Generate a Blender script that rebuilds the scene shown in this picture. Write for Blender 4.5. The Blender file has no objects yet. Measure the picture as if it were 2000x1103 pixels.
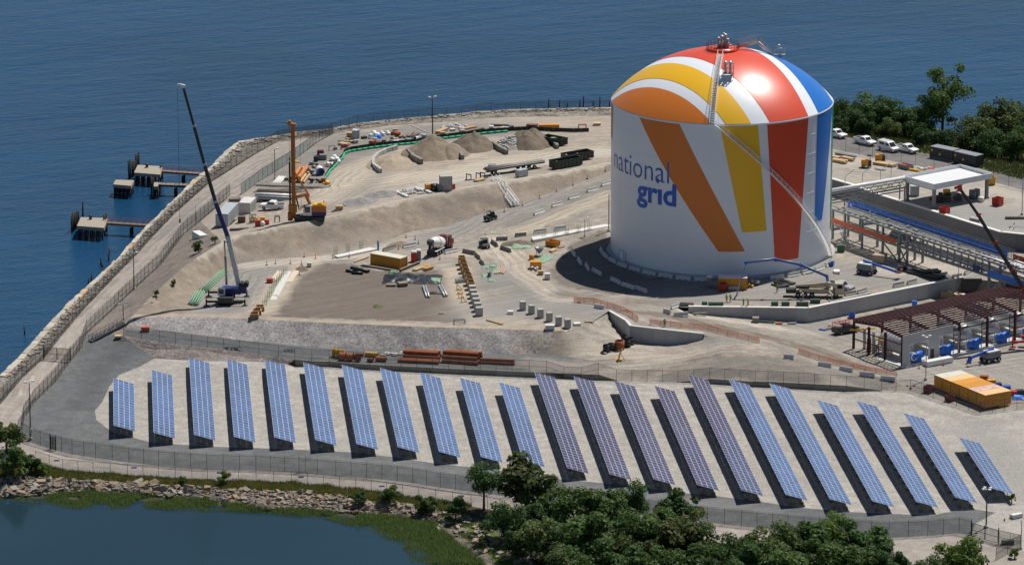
import bpy, bmesh, math, random
import numpy as np
from math import radians, sin, cos, pi, atan2, hypot, sqrt
from mathutils import Vector, Matrix, noise, geometry
from mathutils.bvhtree import BVHTree
random.seed(7)
SC = bpy.context.scene
COL = SC.collection

# ------------------------------------------------------------ camera, sky, sun, exposure
F, CX, CY, HC, PIT = 9150.0, 1000.0, 551.5, 247.5, radians(15.0)
cam_d = bpy.data.cameras.new('camera'); cam = bpy.data.objects.new('camera', cam_d); COL.objects.link(cam)
cam.location = (0, 0, HC); cam.rotation_euler = (radians(90) - PIT, 0, 0)
cam_d.sensor_width = 36; cam_d.lens = 36 * F / 2000.0; cam_d.clip_start = 5; cam_d.clip_end = 40000
SC.camera = cam
SUN = Vector((.36, .42, 1.0)).normalized()
world = bpy.data.worlds.new('World'); SC.world = world; world.use_nodes = True
wn = world.node_tree; bg = wn.nodes['Background']
sky = wn.nodes.new('ShaderNodeTexSky'); sky.sky_type = 'NISHITA'; sky.sun_disc = False
sky.sun_elevation = math.asin(SUN.z); sky.sun_rotation = atan2(SUN.x, SUN.y)
sky.air_density = 1.0; sky.dust_density = .25; sky.ozone_density = 2.0; sky.altitude = 600
wn.links.new(sky.outputs[0], bg.inputs[0]); bg.inputs[1].default_value = .058
sl = bpy.data.lights.new('sun', 'SUN'); sl.energy = 5.0; sl.angle = radians(.53); sl.color = (1, .955, .89)
so = bpy.data.objects.new('sun', sl); COL.objects.link(so); so.location = (100, 1000, 400)
so.rotation_euler = (-SUN).to_track_quat('-Z', 'Y').to_euler()
SC.view_settings.view_transform = 'Standard'; SC.view_settings.look = 'None'
SC.view_settings.exposure = -.06; SC.view_settings.gamma = 1.0; SC.view_settings.use_curve_mapping = False

# ------------------------------------------------------------ helpers
def P(px, py, z):
    a = (px - CX) / F; b = (py - CY) / F; s, c = sin(PIT), cos(PIT)
    d = Vector((a, c - b * s, -s - b * c)); t = (z - HC) / d.z
    return Vector((d.x * t, d.y * t, z))

def pxm(y):            # photo pixels per metre at a distance y
    return F / (y * cos(PIT) + HC * sin(PIT))

class MB:
    def __init__(s): s.v = []; s.f = []; s.mi = []; s.sm = []; s.m = 0
    def face(s, idx, smooth=False): s.f.append(idx); s.mi.append(s.m); s.sm.append(smooth)
    def add(s, vs): n = len(s.v); s.v.extend([tuple(v) for v in vs]); return n
    def hexa(s, p):      # 8 points: bottom loop, top loop
        n = s.add(p)
        for q in ((3, 2, 1, 0), (4, 5, 6, 7), (0, 1, 5, 4), (1, 2, 6, 5), (2, 3, 7, 6), (3, 0, 4, 7)): s.face([n + i for i in q])
        return s
    def b0(s, x0, x1, y0, y1, z0, z1):
        return s.hexa([(x0, y0, z0), (x1, y0, z0), (x1, y1, z0), (x0, y1, z0), (x0, y0, z1), (x1, y0, z1), (x1, y1, z1), (x0, y1, z1)])
    def box(s, c, d, rz=0, rx=0, ry=0):
        M = Matrix.Translation(c) @ Matrix.Rotation(rz, 4, 'Z') @ Matrix.Rotation(ry, 4, 'Y') @ Matrix.Rotation(rx, 4, 'X')
        x, y, z = d[0] / 2, d[1] / 2, d[2] / 2
        return s.hexa([M @ Vector(q) for q in ((-x, -y, -z), (x, -y, -z), (x, y, -z), (-x, y, -z), (-x, -y, z), (x, -y, z), (x, y, z), (-x, y, z))])
    def bar(s, p, q, w, h=None):
        p, q = Vector(p), Vector(q); h = h or w; d = (q - p)
        if d.length < 1e-6: return s
        d.normalize(); up = Vector((0, 0, 1)) if abs(d.z) < .95 else Vector((1, 0, 0))
        r = d.cross(up).normalized(); u = r.cross(d); r *= w / 2; u *= h / 2
        return s.hexa([p - r - u, p + r - u, q + r - u, q - r - u, p - r + u, p + r + u, q + r + u, q - r + u])
    def tube(s, p, q, r, n=8, r2=None, cap=True, smooth=True):
        p, q = Vector(p), Vector(q); r2 = r if r2 is None else r2; d = (q - p).normalized()
        up = Vector((0, 0, 1)) if abs(d.z) < .95 else Vector((1, 0, 0)); a = d.cross(up).normalized(); b = d.cross(a)
        pts = []
        for c, rr in ((p, r), (q, r2)):
            for i in range(n):
                t = 2 * pi * i / n; pts.append(c + a * (cos(t) * rr) + b * (sin(t) * rr))
        k = s.add(pts)
        for i in range(n): j = (i + 1) % n; s.face([k + i, k + n + i, k + n + j, k + j][::-1], smooth)
        if cap: s.face([k + i for i in range(n)][::-1]); s.face([k + n + i for i in range(n)])
        return s
    def pipe(s, pts, r, n=6):
        for a, b in zip(pts, pts[1:]): s.tube(a, b, r, n)
        return s
    def lathe(s, prof, c=(0, 0, 0), n=16, axis='Z'):
        k0 = len(s.v)
        for r, z in prof:
            for i in range(n):
                t = 2 * pi * i / n; q = (r * cos(t), r * sin(t), z)
                if axis == 'Y': q = (q[0], q[2], q[1])
                if axis == 'X': q = (q[2], q[0], q[1])
                s.v.append((c[0] + q[0], c[1] + q[1], c[2] + q[2]))
        for a in range(len(prof) - 1):
            for i in range(n):
                j = (i + 1) % n; s.face([k0 + a * n + i, k0 + a * n + j, k0 + (a + 1) * n + j, k0 + (a + 1) * n + i], True)
        return s
    def prof(s, pts, y0, y1):     # XZ outline extruded along y
        n = len(pts); k = s.add([(x, y0, z) for x, z in pts] + [(x, y1, z) for x, z in pts])
        s.face([k + i for i in range(n)]); s.face([k + n + i for i in range(n)][::-1])
        for i in range(n): j = (i + 1) % n; s.face([k + i, k + n + i, k + n + j, k + j])
        return s
    def profx(s, pts, x0, x1):    # YZ outline extruded along x
        n = len(pts); k = s.add([(x0, y, z) for y, z in pts] + [(x1, y, z) for y, z in pts])
        s.face([k + i for i in range(n)]); s.face([k + n + i for i in range(n)][::-1])
        for i in range(n): j = (i + 1) % n; s.face([k + i, k + n + i, k + n + j, k + j])
        return s
    def poly(s, pts):
        k = s.add(pts); s.face([k + i for i in range(len(pts))]); return s
    def grid(s, fn, nu, nv, smooth=True):
        k = len(s.v)
        for i in range(nu + 1):
            for j in range(nv + 1): s.v.append(tuple(fn(i / nu, j / nv)))
        for i in range(nu):
            for j in range(nv):
                a = k + i * (nv + 1) + j; s.face([a, a + nv + 1, a + nv + 2, a + 1], smooth)
        return s
    def ball(s, c, r, n=8, m=6, sz=1):
        return s.lathe([(max(r * sin(pi * i / m), .001), -r * sz * cos(pi * i / m)) for i in range(m + 1)], c, n)
    def mesh(s, name, mats):
        me = bpy.data.meshes.new(name); me.from_pydata(s.v, [], s.f)
        for m in (mats if isinstance(mats, (list, tuple)) else [mats]): me.materials.append(m)
        me.polygons.foreach_set('material_index', s.mi); me.polygons.foreach_set('use_smooth', s.sm)
        me.update(); return me
    def build(s, name, mats, parent=None):
        return link(name, s.mesh(name, mats), parent)

def link(name, me, parent=None, loc=None, rot=None):
    o = bpy.data.objects.new(name, me); COL.objects.link(o)
    if parent: o.parent = parent
    if loc is not None: o.location = loc
    if rot is not None: o.rotation_euler = rot
    return o
def T(name, label, cat, loc=(0, 0, 0), rz=0, group=None, sc=1):
    o = bpy.data.objects.new(name, None); COL.objects.link(o); o.empty_display_size = .5
    o.location = loc; o.rotation_euler = (0, 0, rz); o['label'] = label; o['category'] = cat
    if sc != 1: o.scale = (sc, sc, sc)
    if group: o['group'] = group
    return o
def tag(o, label, cat, group=None):
    o['label'] = label; o['category'] = cat
    if group: o['group'] = group
    return o
def structure(o): o['kind'] = 'structure'; return o
def stuff(o): o['kind'] = 'stuff'; return o
def dup(root, loc, rz, label=None):
    r = root.copy(); COL.objects.link(r); r.location = loc; r.rotation_euler = (0, 0, rz)
    if label: r['label'] = label
    for ch in list(root.children):
        c = ch.copy(); COL.objects.link(c); c.parent = r
        for g in list(ch.children):
            d = g.copy(); COL.objects.link(d); d.parent = c
    return r

# ------------------------------------------------------------ materials
class NT:
    def __init__(s, name):
        s.mat = bpy.data.materials.new(name); s.mat.use_nodes = True; s.t = s.mat.node_tree
        s.b = s.t.nodes['Principled BSDF']; s.out = s.t.nodes['Material Output']
    def n(s, ty, **kw):
        nd = s.t.nodes.new(ty)
        for k, v in kw.items():
            if k.startswith('i_'): nd.inputs[int(k[2:])].default_value = v
            else: setattr(nd, k, v)
        return nd
    def l(s, a, b): s.t.links.new(a, b)
    def noise(s, vec, scale, detail=3, rough=.55):
        nd = s.n('ShaderNodeTexNoise'); nd.inputs['Scale'].default_value = scale; nd.inputs['Detail'].default_value = detail
        nd.inputs['Roughness'].default_value = rough; s.l(vec, nd.inputs['Vector']); return nd.outputs[0]
    def ramp(s, fac, a, b, lo=0., hi=1.):
        nd = s.n('ShaderNodeMapRange'); s.l(fac, nd.inputs[0]); nd.inputs[1].default_value = a; nd.inputs[2].default_value = b
        nd.inputs[3].default_value = lo; nd.inputs[4].default_value = hi; return nd.outputs[0]
    def mix(s, fac, a, b, mode='MIX'):
        nd = s.n('ShaderNodeMix', data_type='RGBA', blend_type=mode)
        for sock, v in ((nd.inputs[0], fac), (nd.inputs[6], a), (nd.inputs[7], b)):
            if isinstance(v, bpy.types.NodeSocket): s.l(v, sock)
            elif isinstance(v, (int, float)): sock.default_value = v
            else: sock.default_value = (*v, 1)
        return nd.outputs[2]
    def math(s, op, a, b=0.):
        nd = s.n('ShaderNodeMath', operation=op)
        for i, v in enumerate((a, b)):
            if isinstance(v, bpy.types.NodeSocket): s.l(v, nd.inputs[i])
            else: nd.inputs[i].default_value = v
        return nd.outputs[0]
    def bump(s, h, strength, dist):
        nd = s.n('ShaderNodeBump'); nd.inputs['Strength'].default_value = strength; nd.inputs['Distance'].default_value = dist
        s.l(h, nd.inputs['Height']); s.l(nd.outputs[0], s.b.inputs['Normal'])
    def pos(s): return s.n('ShaderNodeNewGeometry').outputs['Position']
    def obj(s): return s.n('ShaderNodeTexCoord').outputs['Object']

def ground_mat(name, c1, c2, c3=None, big=.035, speck=.35, fine=3.0, bump=.5, bd=.12, third=.5, soil=True, k=.86, streak=None, ruts=False):
    """c1/c2 patchy mix, c3 scattered stones or stains, paint attribute = tracks, soil changes and some painted shade"""
    c1, c2 = tuple(v * k for v in c1), tuple(v * k for v in c2); c3 = tuple(v * k for v in c3) if c3 else None
    g = NT(name); p = g.pos()
    a = g.ramp(g.noise(p, big, 5, .6), .36, .64)
    col = g.mix(a, c1, c2)
    m = g.ramp(g.noise(p, .45, 4, .65), .3, .7, .80, 1.18)
    col = g.mix(1.0, col, m, 'MULTIPLY')
    if c3:
        t = g.ramp(g.noise(p, .16, 4, .7), third, third + .16); col = g.mix(t, col, c3)
    if soil:
        at = g.n('ShaderNodeAttribute', attribute_name='paint'); al = at.outputs['Alpha']
        nn = g.math('ADD', g.math('MULTIPLY', g.noise(p, .28, 5, .7), 1.5), -.75)
        w = g.math('ADD', al, g.math('MULTIPLY', nn, g.ramp(al, 0, .25, 0, 1)))
        kk = g.ramp(w, .12, .62); kk = g.math('MULTIPLY', kk, .88)
        col = g.mix(kk, col, at.outputs['Color'])
    if streak is not None:
        mp = g.n('ShaderNodeMapping'); g.l(p, mp.inputs[0]); mp.vector_type = 'TEXTURE'; mp.inputs['Rotation'].default_value = (0, 0, radians(streak)); mp.inputs['Scale'].default_value = (14, 1, 1)
        wv = g.noise(g.mix(.35, mp.outputs[0], g.n('ShaderNodeTexNoise').outputs[1], 'ADD'), .85, 4, .65); col = g.mix(1.0, col, g.ramp(wv, .32, .68, .84, 1.13), 'MULTIPLY')
    if ruts:
        d = g.n('ShaderNodeAttribute', attribute_name='lane').outputs['Fac']; dw = g.math('ADD', d, g.math('MULTIPLY', g.noise(p, .07, 3), 5.0))
        s = g.math('ADD', g.math('SINE', g.math('MULTIPLY', dw, 3.1)), g.math('MULTIPLY', g.math('SINE', g.math('MULTIPLY', dw, 7.3)), .7))
        mk = g.math('MULTIPLY', g.ramp(g.math('ABSOLUTE', d), 2.5, 6.5, 1, 0), g.ramp(g.noise(p, .12, 4, .65), .35, .6, .1, 1.0))
        col = g.mix(mk, col, g.mix(1.0, col, g.ramp(s, -1.4, 1.4, .74, 1.18), 'MULTIPLY'))
    fn = g.noise(p, fine, 3, .7)
    col = g.mix(1.0, col, g.ramp(fn, .25, .75, 1 - speck, 1 + speck), 'MULTIPLY')
    g.l(col, g.b.inputs['Base Color']); g.b.inputs['Roughness'].default_value = .93; g.b.inputs['Specular IOR Level'].default_value = .25
    h = g.math('ADD', fn, g.math('MULTIPLY', g.noise(p, .9, 3, .6), 1.5)); g.bump(h, bump, bd)
    return g.mat

_pm = {}
def paint(name, c, rough=.5, metal=0., dirt=.25, dc=(.16, .13, .10), scale=1.3, rnd=0., spec=.5):
    if name in _pm: return _pm[name]
    g = NT(name); p = g.obj()
    f = g.ramp(g.noise(p, scale, 5, .65), .45, .78, 0, dirt)
    col = g.mix(f, c, dc)
    if rnd:
        oi = g.n('ShaderNodeObjectInfo'); col = g.mix(1.0, col, g.ramp(oi.outputs['Random'], 0, 1, 1 - rnd, 1 + rnd), 'MULTIPLY')
    g.l(col, g.b.inputs['Base Color']); g.b.inputs['Roughness'].default_value = rough; g.b.inputs['Metallic'].default_value = metal
    g.b.inputs['Specular IOR Level'].default_value = spec
    _pm[name] = g.mat; return g.mat
def veil(name, c, fac):
    """woven wire or net: mostly open, seen as a veil from afar"""
    g = NT(name); tr = g.n('ShaderNodeBsdfTransparent'); mx = g.n('ShaderNodeMixShader')
    p = g.obj(); f = g.ramp(g.noise(p, .7, 3), .3, .7, fac * .85, fac * 1.15)
    g.b.inputs['Base Color'].default_value = (*c, 1); g.b.inputs['Roughness'].default_value = .6
    g.l(f, mx.inputs[0]); g.l(tr.outputs[0], mx.inputs[1]); g.l(g.b.outputs[0], mx.inputs[2]); g.l(mx.outputs[0], g.out.inputs[0])
    return g.mat

WHITE = paint('white_paint', (.78, .78, .77), .35, dirt=.12)
TANKW = paint('tank_white', (.82, .82, .82), .25, dirt=.05, scale=.1)
STEEL = paint('galvanised_steel', (.42, .44, .45), .45, .5)
GREYST = paint('grey_steel', (.20, .215, .22), .5, .2)
DARK = paint('dark_steel', (.035, .037, .04), .5, .2)
BLACK = paint('black_rubber', (.018, .018, .019), .8)
CONC = paint('concrete', (.40, .39, .365), .9, dirt=.4, dc=(.26, .25, .23), rnd=.08)
CONCW = paint('pale_concrete', (.62, .61, .58), .85, dirt=.3, dc=(.4, .38, .34), rnd=.06)
CONCD = paint('weathered_concrete', (.25, .235, .20), .9, dirt=.5, dc=(.15, .14, .11), rnd=.15)
ORANGE = paint('orange_paint', (.62, .27, .02), .5, dirt=.25, dc=(.3, .13, .03), rnd=.1)
YELLOW = paint('yellow_paint', (.72, .40, .02), .45, dirt=.2)
REDP = paint('red_paint', (.48, .03, .02), .45, dirt=.15)
DKRED = paint('dark_red_paint', (.16, .012, .012), .5)
BLUE = paint('blue_paint', (.02, .12, .50), .4, dirt=.1)
NAVY = paint('navy_paint', (.012, .022, .13), .4, dirt=.1)
RUST = paint('rusty_steel', (.33, .10, .035), .85, dirt=.6, dc=(.12, .045, .02), scale=.9, rnd=.2)
MAROON = paint('maroon_primer', (.075, .016, .018), .6, dirt=.2, dc=(.12, .05, .04))
WOOD = paint('new_timber', (.55, .38, .20), .8, dirt=.4, dc=(.35, .22, .11), rnd=.2)
WOODG = paint('weathered_timber', (.22, .185, .145), .9, dirt=.5, rnd=.2)
PILEM = paint('wet_timber', (.028, .024, .02), .8, dirt=.4, dc=(.06, .05, .035))
GLASS = paint('dark_glass', (.02, .025, .03), .08)
GREEN = paint('green_epoxy', (.20, .35, .22), .6, dirt=.5, dc=(.2, .3, .2))
DKGREEN = paint('dark_green_paint', (.012, .035, .024), .5, dirt=.2)
SILVER = paint('silver_wrap', (.50, .51, .52), .42, .35, dirt=.3, dc=(.3, .3, .3), scale=2.5)
TARPB = paint('blue_tarp', (.02, .17, .66), .45, dirt=.3, dc=(.01, .08, .36), scale=1.5)
TARPK = paint('black_tarp', (.014, .015, .017), .4, dirt=.4, dc=(.05, .05, .055))
CAMO = paint('pale_khaki', (.45, .40, .29), .55, dirt=.3)
SKIN = paint('skin', (.45, .26, .18), .6)
HIVIS = paint('hi_vis_vest', (.45, .60, .05), .7)
JEAN = paint('work_trousers', (.03, .04, .07), .9)
HATW = paint('white_hard_hat', (.75, .72, .6), .4)
LINK = veil('chain_link_mesh', (.075, .08, .082), .42)
LINKD = veil('chain_link_dark', (.03, .033, .033), .45)
FABRIC = veil('grey_green_privacy_fabric', (.27, .33, .31), .8)
NET = veil('orange_safety_net', (.75, .20, .08), .55)
# ------------------------------------------------------------ the ground
def wp(p):
    if p[0] == 'w': return Vector(p[1:4])
    return P(*p)
def at_z(p, z):          # same place as traced point p, other height
    q = wp(p); return ('w', q.x, q.y, z)
def densify(pts, step):
    out = []
    n = len(pts)
    for i in range(n):
        a, b = pts[i], pts[(i + 1) % n]; L = (b.xy - a.xy).length; k = max(1, int(L / step))
        for j in range(k): out.append(a.lerp(b, j / k))
    return out
GV, GF = [], []
def inside(poly, X, Y):
    res = np.zeros(len(X), bool); n = len(poly); j = n - 1
    for i in range(n):
        xi, yi = poly[i]; xj, yj = poly[j]
        c = ((yi > Y) != (yj > Y)) & (X < (xj - xi) * (Y - yi) / (yj - yi + 1e-12) + xi); res ^= c; j = i
    return res
def segdist(X, Y, pts):
    d = np.full(len(X), 1e9)
    for a, b in zip(pts, pts[1:]):
        ax, ay, bx, by = a[0], a[1], b[0], b[1]; dx, dy = bx - ax, by - ay; L = dx * dx + dy * dy + 1e-9
        t = np.clip(((X - ax) * dx + (Y - ay) * dy) / L, 0, 1); d = np.minimum(d, np.hypot(X - ax - t * dx, Y - ay - t * dy))
    return d
LANES = [[(880, 470), (960, 430), (1060, 395), (1190, 345)], [(965, 465), (1010, 530), (1080, 580), (1200, 594), (1330, 622, -1), (1480, 655, -2), (1600, 692, -3), (1740, 735, -3.2), (1880, 715, -3.2), (2080, 690, -3.2)], [(1010, 455), (1100, 428), (1190, 398)], [(450, 600), (480, 535), (600, 509), (760, 490), (870, 478), (960, 465)],
 [(1330, 608, -1), (1480, 640, -2.5), (1640, 655, -3)], [(1080, 705, -3.3), (1200, 708, -3.3), (1340, 702, -3.2), (1440, 690, -2.5), (1530, 700, -2.6)], [(560, 400, 4), (640, 370, 4), (680, 320, 2.5), (760, 296, 2), (900, 285, 2)], [(700, 345, 4), (800, 350, 4), (950, 325, 4.5), (1194, 285, 4)], [(640, 395, 5), (720, 352, 4), (900, 318, 4), (1060, 300, 4), (1194, 262, 3)],
 [(1630, 335, 3.5), (1760, 348, 3.5)], [(1850, 420, 3.5), (2080, 438, 3.5)], [(20, 820, -4), (95, 725, -3.8), (190, 610, -3), (290, 508, -2.5), (400, 408, -2), (520, 315, -1.5)]]
LANEW = [[(lambda w: (w.x, w.y))(P(q[0], q[1], q[2] if len(q) > 2 else 0)) for q in L] for L in LANES]
def lane_dist(X, Y):
    best = np.full(len(X), 99.0)
    for L in LANEW:
        for a, b in zip(L, L[1:]):
            dx, dy = b[0] - a[0], b[1] - a[1]; t = np.clip(((X - a[0]) * dx + (Y - a[1]) * dy) / (dx * dx + dy * dy), 0, 1); d = np.hypot(X - a[0] - t * dx, Y - a[1] - t * dy)
            sg = np.sign(dx * (Y - a[1]) - dy * (X - a[0])); best = np.where(d < np.abs(best), d * np.where(sg == 0, 1, sg), best)
    return best
def zone(name, pts, mat, sp=1.5, rough=.06, rs=.3, tracks=(), bulge=None, bumpf=None):
    B = densify([wp(p) for p in pts], sp); poly = [(v.x, v.y) for v in B]
    xs = np.array([p[0] for p in poly]); ys = np.array([p[1] for p in poly])
    rng = np.random.default_rng(len(B)); gx, gy = np.meshgrid(np.arange(xs.min(), xs.max(), sp), np.arange(ys.min(), ys.max(), sp))
    gx = gx.ravel() + rng.uniform(-.3, .3, gx.size) * sp; gy = gy.ravel() + rng.uniform(-.3, .3, gy.size) * sp
    k = inside(poly, gx, gy); gx, gy = gx[k], gy[k]
    db = segdist(gx, gy, poly + [poly[0]]); k = db > sp * .45; gx, gy, db = gx[k], gy[k], db[k]
    nb = len(B); co = [Vector(p) for p in poly] + [Vector((x, y)) for x, y in zip(gx, gy)]
    edges = [(i, (i + 1) % nb) for i in range(nb)]
    vo, eo, fo, ov, oe, of = geometry.delaunay_2d_cdt(co, edges, [list(range(nb))], 1, 1e-5)
    n = len(vo); z = np.zeros(n); fixed = np.zeros(n, bool); X = np.array([v.x for v in vo]); Y = np.array([v.y for v in vo])
    for i, o in enumerate(ov):
        for q in o:
            if q < nb: z[i] = B[q].z; fixed[i] = True
    bx = X[fixed]; by = Y[fixed]; bz = z[fixed]
    fr = np.where(~fixed)[0]
    for s0 in range(0, len(fr), 2000):
        ii = fr[s0:s0 + 2000]; w = 1 / ((X[ii, None] - bx) ** 2 + (Y[ii, None] - by) ** 2 + .01) ** 1.5; z[ii] = (w * bz).sum(1) / w.sum(1)
    E = set()
    for f in fo:
        for a, b in zip(f, f[1:] + f[:1]): E.add((min(a, b), max(a, b)))
    E = np.array(list(E)); src = np.concatenate([E[:, 0], E[:, 1]]); dst = np.concatenate([E[:, 1], E[:, 0]]); deg = np.maximum(np.bincount(dst, minlength=n), 1)
    for it in range(250):
        zz = np.bincount(dst, weights=z[src], minlength=n) / deg; z[~fixed] = zz[~fixed]
    if len(fr):
        dist = segdist(X, Y, poly + [poly[0]])
        amp = rough * np.clip(dist / 2.5, 0, 1)
        for i in fr:
            z[i] += amp[i] * (noise.fractal((X[i] * rs, Y[i] * rs, 3.1), 1.0, 2.0, 4))
            if bumpf: z[i] += bumpf(X[i], Y[i], dist[i])
    me = bpy.data.meshes.new(name); me.from_pydata([(X[i], Y[i], z[i]) for i in range(n)], [], fo); me.materials.append(mat)
    me.polygons.foreach_set('use_smooth', [True] * len(me.polygons))
    if me.polygons and sum(p.normal.z for p in me.polygons) < 0: me.flip_normals()
    col = np.zeros((n, 4), np.float32)
    for rgb, width, strength, line in tracks:
        rgb = tuple(v * .84 for v in rgb); L = []
        for q in line:
            w = P(q[0], q[1], 0) if len(q) == 2 else P(*q); L.append((w.x, w.y))
        if width == 'poly': dd = segdist(X, Y, L + [L[0]]); ins = inside(L, X, Y); d = np.where(ins, -dd, dd); width = 1.0; d = np.clip(d + 1.0, 0, None)
        elif len(L) == 1: d = np.hypot(X - L[0][0], (Y - L[0][1]) / 2.2)
        else: d = segdist(X, Y, L)
        a = strength * np.clip(1.25 - d / width, 0, 1) ** .8
        al = col[:, 3:4]; a = a[:, None]; na = a + al * (1 - a)
        col[:, :3] = np.where(na > 1e-4, (np.array(rgb)[None] * a + col[:, :3] * al * (1 - a)) / np.maximum(na, 1e-4), col[:, :3]); col[:, 3:4] = na
    at = me.attributes.new('paint', 'FLOAT_COLOR', 'POINT'); at.data.foreach_set('color', col.ravel())
    la = me.attributes.new('lane', 'FLOAT', 'POINT'); la.data.foreach_set('value', lane_dist(X, Y).astype(np.float32))
    o = structure(link(name, me)); k = len(GV)
    GV.extend([(X[i], Y[i], z[i]) for i in range(n)]); GF.extend([[k + i for i in f] for f in fo])
    return o

SWL = [(-60, 790), (0, 735), (36, 701), (87, 645), (130, 596), (160, 570), (203, 531), (236, 500), (271, 459), (301, 430), (328, 404), (355, 378), (382, 350), (410, 328),
       (422, 317), (439, 299), (466, 277), (503, 271), (543, 266), (577, 259), (637, 254), (698, 242), (791, 232), (843, 228), (930, 219), (1017, 214), (1104, 213), (1194, 211),
       (1420, 208), (1625, 216), (1760, 236), (1900, 266), (2140, 315)]
SW = [(x, y, -3.6) for x, y in SWL]
F1 = [(-60, 842, -3.6), (0, 790, -3.5), (43, 739, -3.5), (87, 698, -3.5), (120, 656, -3.5), (163, 605, -3.5), (225, 540, -3.5), (268, 496, -3.5), (308, 452, -3.5), (342, 417, -3.5),
      (378, 385, -3.5), (409, 358, -3.5), (462, 325, -3.4), (503, 299, -3.3), (543, 277, -3), (600, 268, -2.2), (649, 264, -1.2)]
F2 = [(42, 852, -4.4), (47, 819, -4.3), (69, 786, -4.2), (109, 746, -3.9), (138, 707, -3.6), (161, 678, -3.2), (170, 652, -2.8), (217, 609, -2.4), (261, 567, -2), (290, 540, -1.7), (315, 518, -1.5),
      (358, 459, -1), (392, 432, -.6), (436, 395, -.2), (449, 383, 0), (471, 381, 0), (513, 351, .3), (570, 316, .4), (617, 281, 0), (650, 262, -1)]
F3 = [(42, 852, -4.4), (58, 863, -4.8), (100, 877, -5.2), (141, 887, -5.2), (187, 894, -5.2), (252, 903, -5.2), (310, 909, -5.2), (404, 916, -5.2), (500, 918, -5.2), (584, 923, -5.2), (656, 929, -5.2), (746, 936, -5.2),
      (806, 943, -5.2), (860, 952, -5.2), (920, 960, -5.2), (1060, 978, -5.2), (1220, 1000, -5.2), (1382, 1020, -5.2), (1448, 1027, -5.2), (1600, 1042, -5.2), (1736, 1050, -5.2), (1812, 1046, -5.2), (1873, 1041, -5.2), (1896, 1046, -5.2)]
F4 = [(-60, 915, -5.2), (0, 905, -5.3), (70, 903, -5.4), (123, 919, -5.4), (182, 924, -5.4), (249, 929, -5.4), (310, 932, -5.4), (375, 937, -5.4), (466, 941, -5.4), (569, 943, -5.4), (632, 949, -5.4), (695, 956, -5.4), (755, 964, -5.4),
      (818, 973, -5.4), (884, 983, -5.4), (920, 988, -5.4), (1050, 1010, -5.4), (1250, 1040, -5.4), (1480, 1068, -5.4), (1700, 1100, -5.4), (1850, 1112, -5.4), (2140, 1130, -5.4)]
RD = [(262, 614, .6), (290, 583, 2.0), (320, 556, 2.8), (362, 518, 3.8), (384, 503, 4.0), (433, 473, 4.4), (457, 460, 4.4), (516, 448, 4.5), (609, 431, 4.8), (659, 420, 5), (808, 386, 5), (965, 357, 5), (1046, 345, 5), (1089, 337, 5), (1194, 318, 5), (1420, 318, 4.5)]
TO = [(374, 612, .4), (380, 592, 0), (398, 569, 0), (445, 525, 0), (473, 513, 0), (529, 505, 0), (597, 502, 0), (721, 479, 0), (764, 467, 0), (795, 454, .1), (872, 442, .3), (959, 412, .9), (1000, 404, 1.3), (1089, 371, 2.3), (1194, 334, 3.8), (1420, 330, 3.7)]
CI = [(262, 614, .6), (374, 612, .4), (471, 616, .4), (640, 625, .4), (845, 632, .4), (1000, 636, .4), (1100, 640, .4)]
CO = [(255, 621, .4), (362, 618, .4), (471, 621.5, .4), (640, 630.5, .4), (845, 638.5, .4), (1000, 643, .4), (1100, 646, .4)]
DT = [(246, 645, -1.2), (319, 645, -1.3), (380, 654, -1.9), (453, 663, -2.3), (566, 673, -3), (647, 680, -3.3), (783, 682, -3.3), (935, 690, -3.3), (1000, 692, -3.3), (1066, 691, -3.3)]
F5T = [(241, 656, -1.4), (312, 668, -1.8), (406, 679, -2.2), (468, 687, -2.5), (544, 697, -2.8), (576, 702, -3), (609, 705, -3.3), (643, 706, -3.4), (690, 710, -3.4), (783, 715, -3.4), (907, 721, -3.4), (1000, 725, -3.4), (1169, 732, -3.4)]
F5R = [(1204, 744, -4.4), (1324, 746, -4.4), (1386, 741, -3.6), (1475, 746, -3.5), (1500, 747, -3.5), (1560, 750, -3.5), (1653, 756, -3.6), (1722, 762, -4.4), (1778, 764, -4.4), (1910, 808, -4.4), (2000, 796, -4.4), (2140, 777, -4.4)]
W3 = [(1612, 348, 3.5), (1661, 362, 3.5), (1713, 381, 3.5), (1810, 410.6, 3.5), (1953, 455, 3.5)]
W1 = [(1344.5, 600, 0), (1580, 603, 0), (1869, 545, 0)]
W2 = [(1188, 608, .3), (1221, 627, .2), (1230, 637.5, .2), (1324, 648, -.4), (1373, 653, -.8)]
RL = [(1376, 654, -.9), (1483, 672, -1.6), (1535, 692, -2.4), (1600, 714, -2.9), (1692, 731, -3.1), (1740, 741, -3.3), (1778, 764, -4.4)]
GL = [(301, 700, -3.9), (270, 717, -4.3), (232, 732, -4.4), (214, 754, -4.4), (199, 786, -4.4), (185, 801, -4.4), (188, 819, -4.4), (217, 842, -4.4)]
GB = [(293, 863, -4.4), (372, 869, -4.4), (451, 873, -4.4), (527, 875, -4.4), (680, 882, -4.4), (770, 892, -4.4), (848, 904, -4.4), (926, 912, -4.4), (980, 919, -4.4), (1094, 935, -4.4), (1226, 947, -4.4), (1312, 960, -4.4),
      (1399, 968, -4.4), (1483, 979, -4.4), (1569, 991, -4.4), (1660, 999, -4.4), (1743, 1003, -4.4), (1826, 1005, -4.4), (1847, 1000, -4.4), (1906, 994, -4.4), (1944, 1000, -4.5)]
RED_IN = [(562, 711, -3.7), (500, 706, -3.3), (400, 705, -3.5)]

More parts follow.
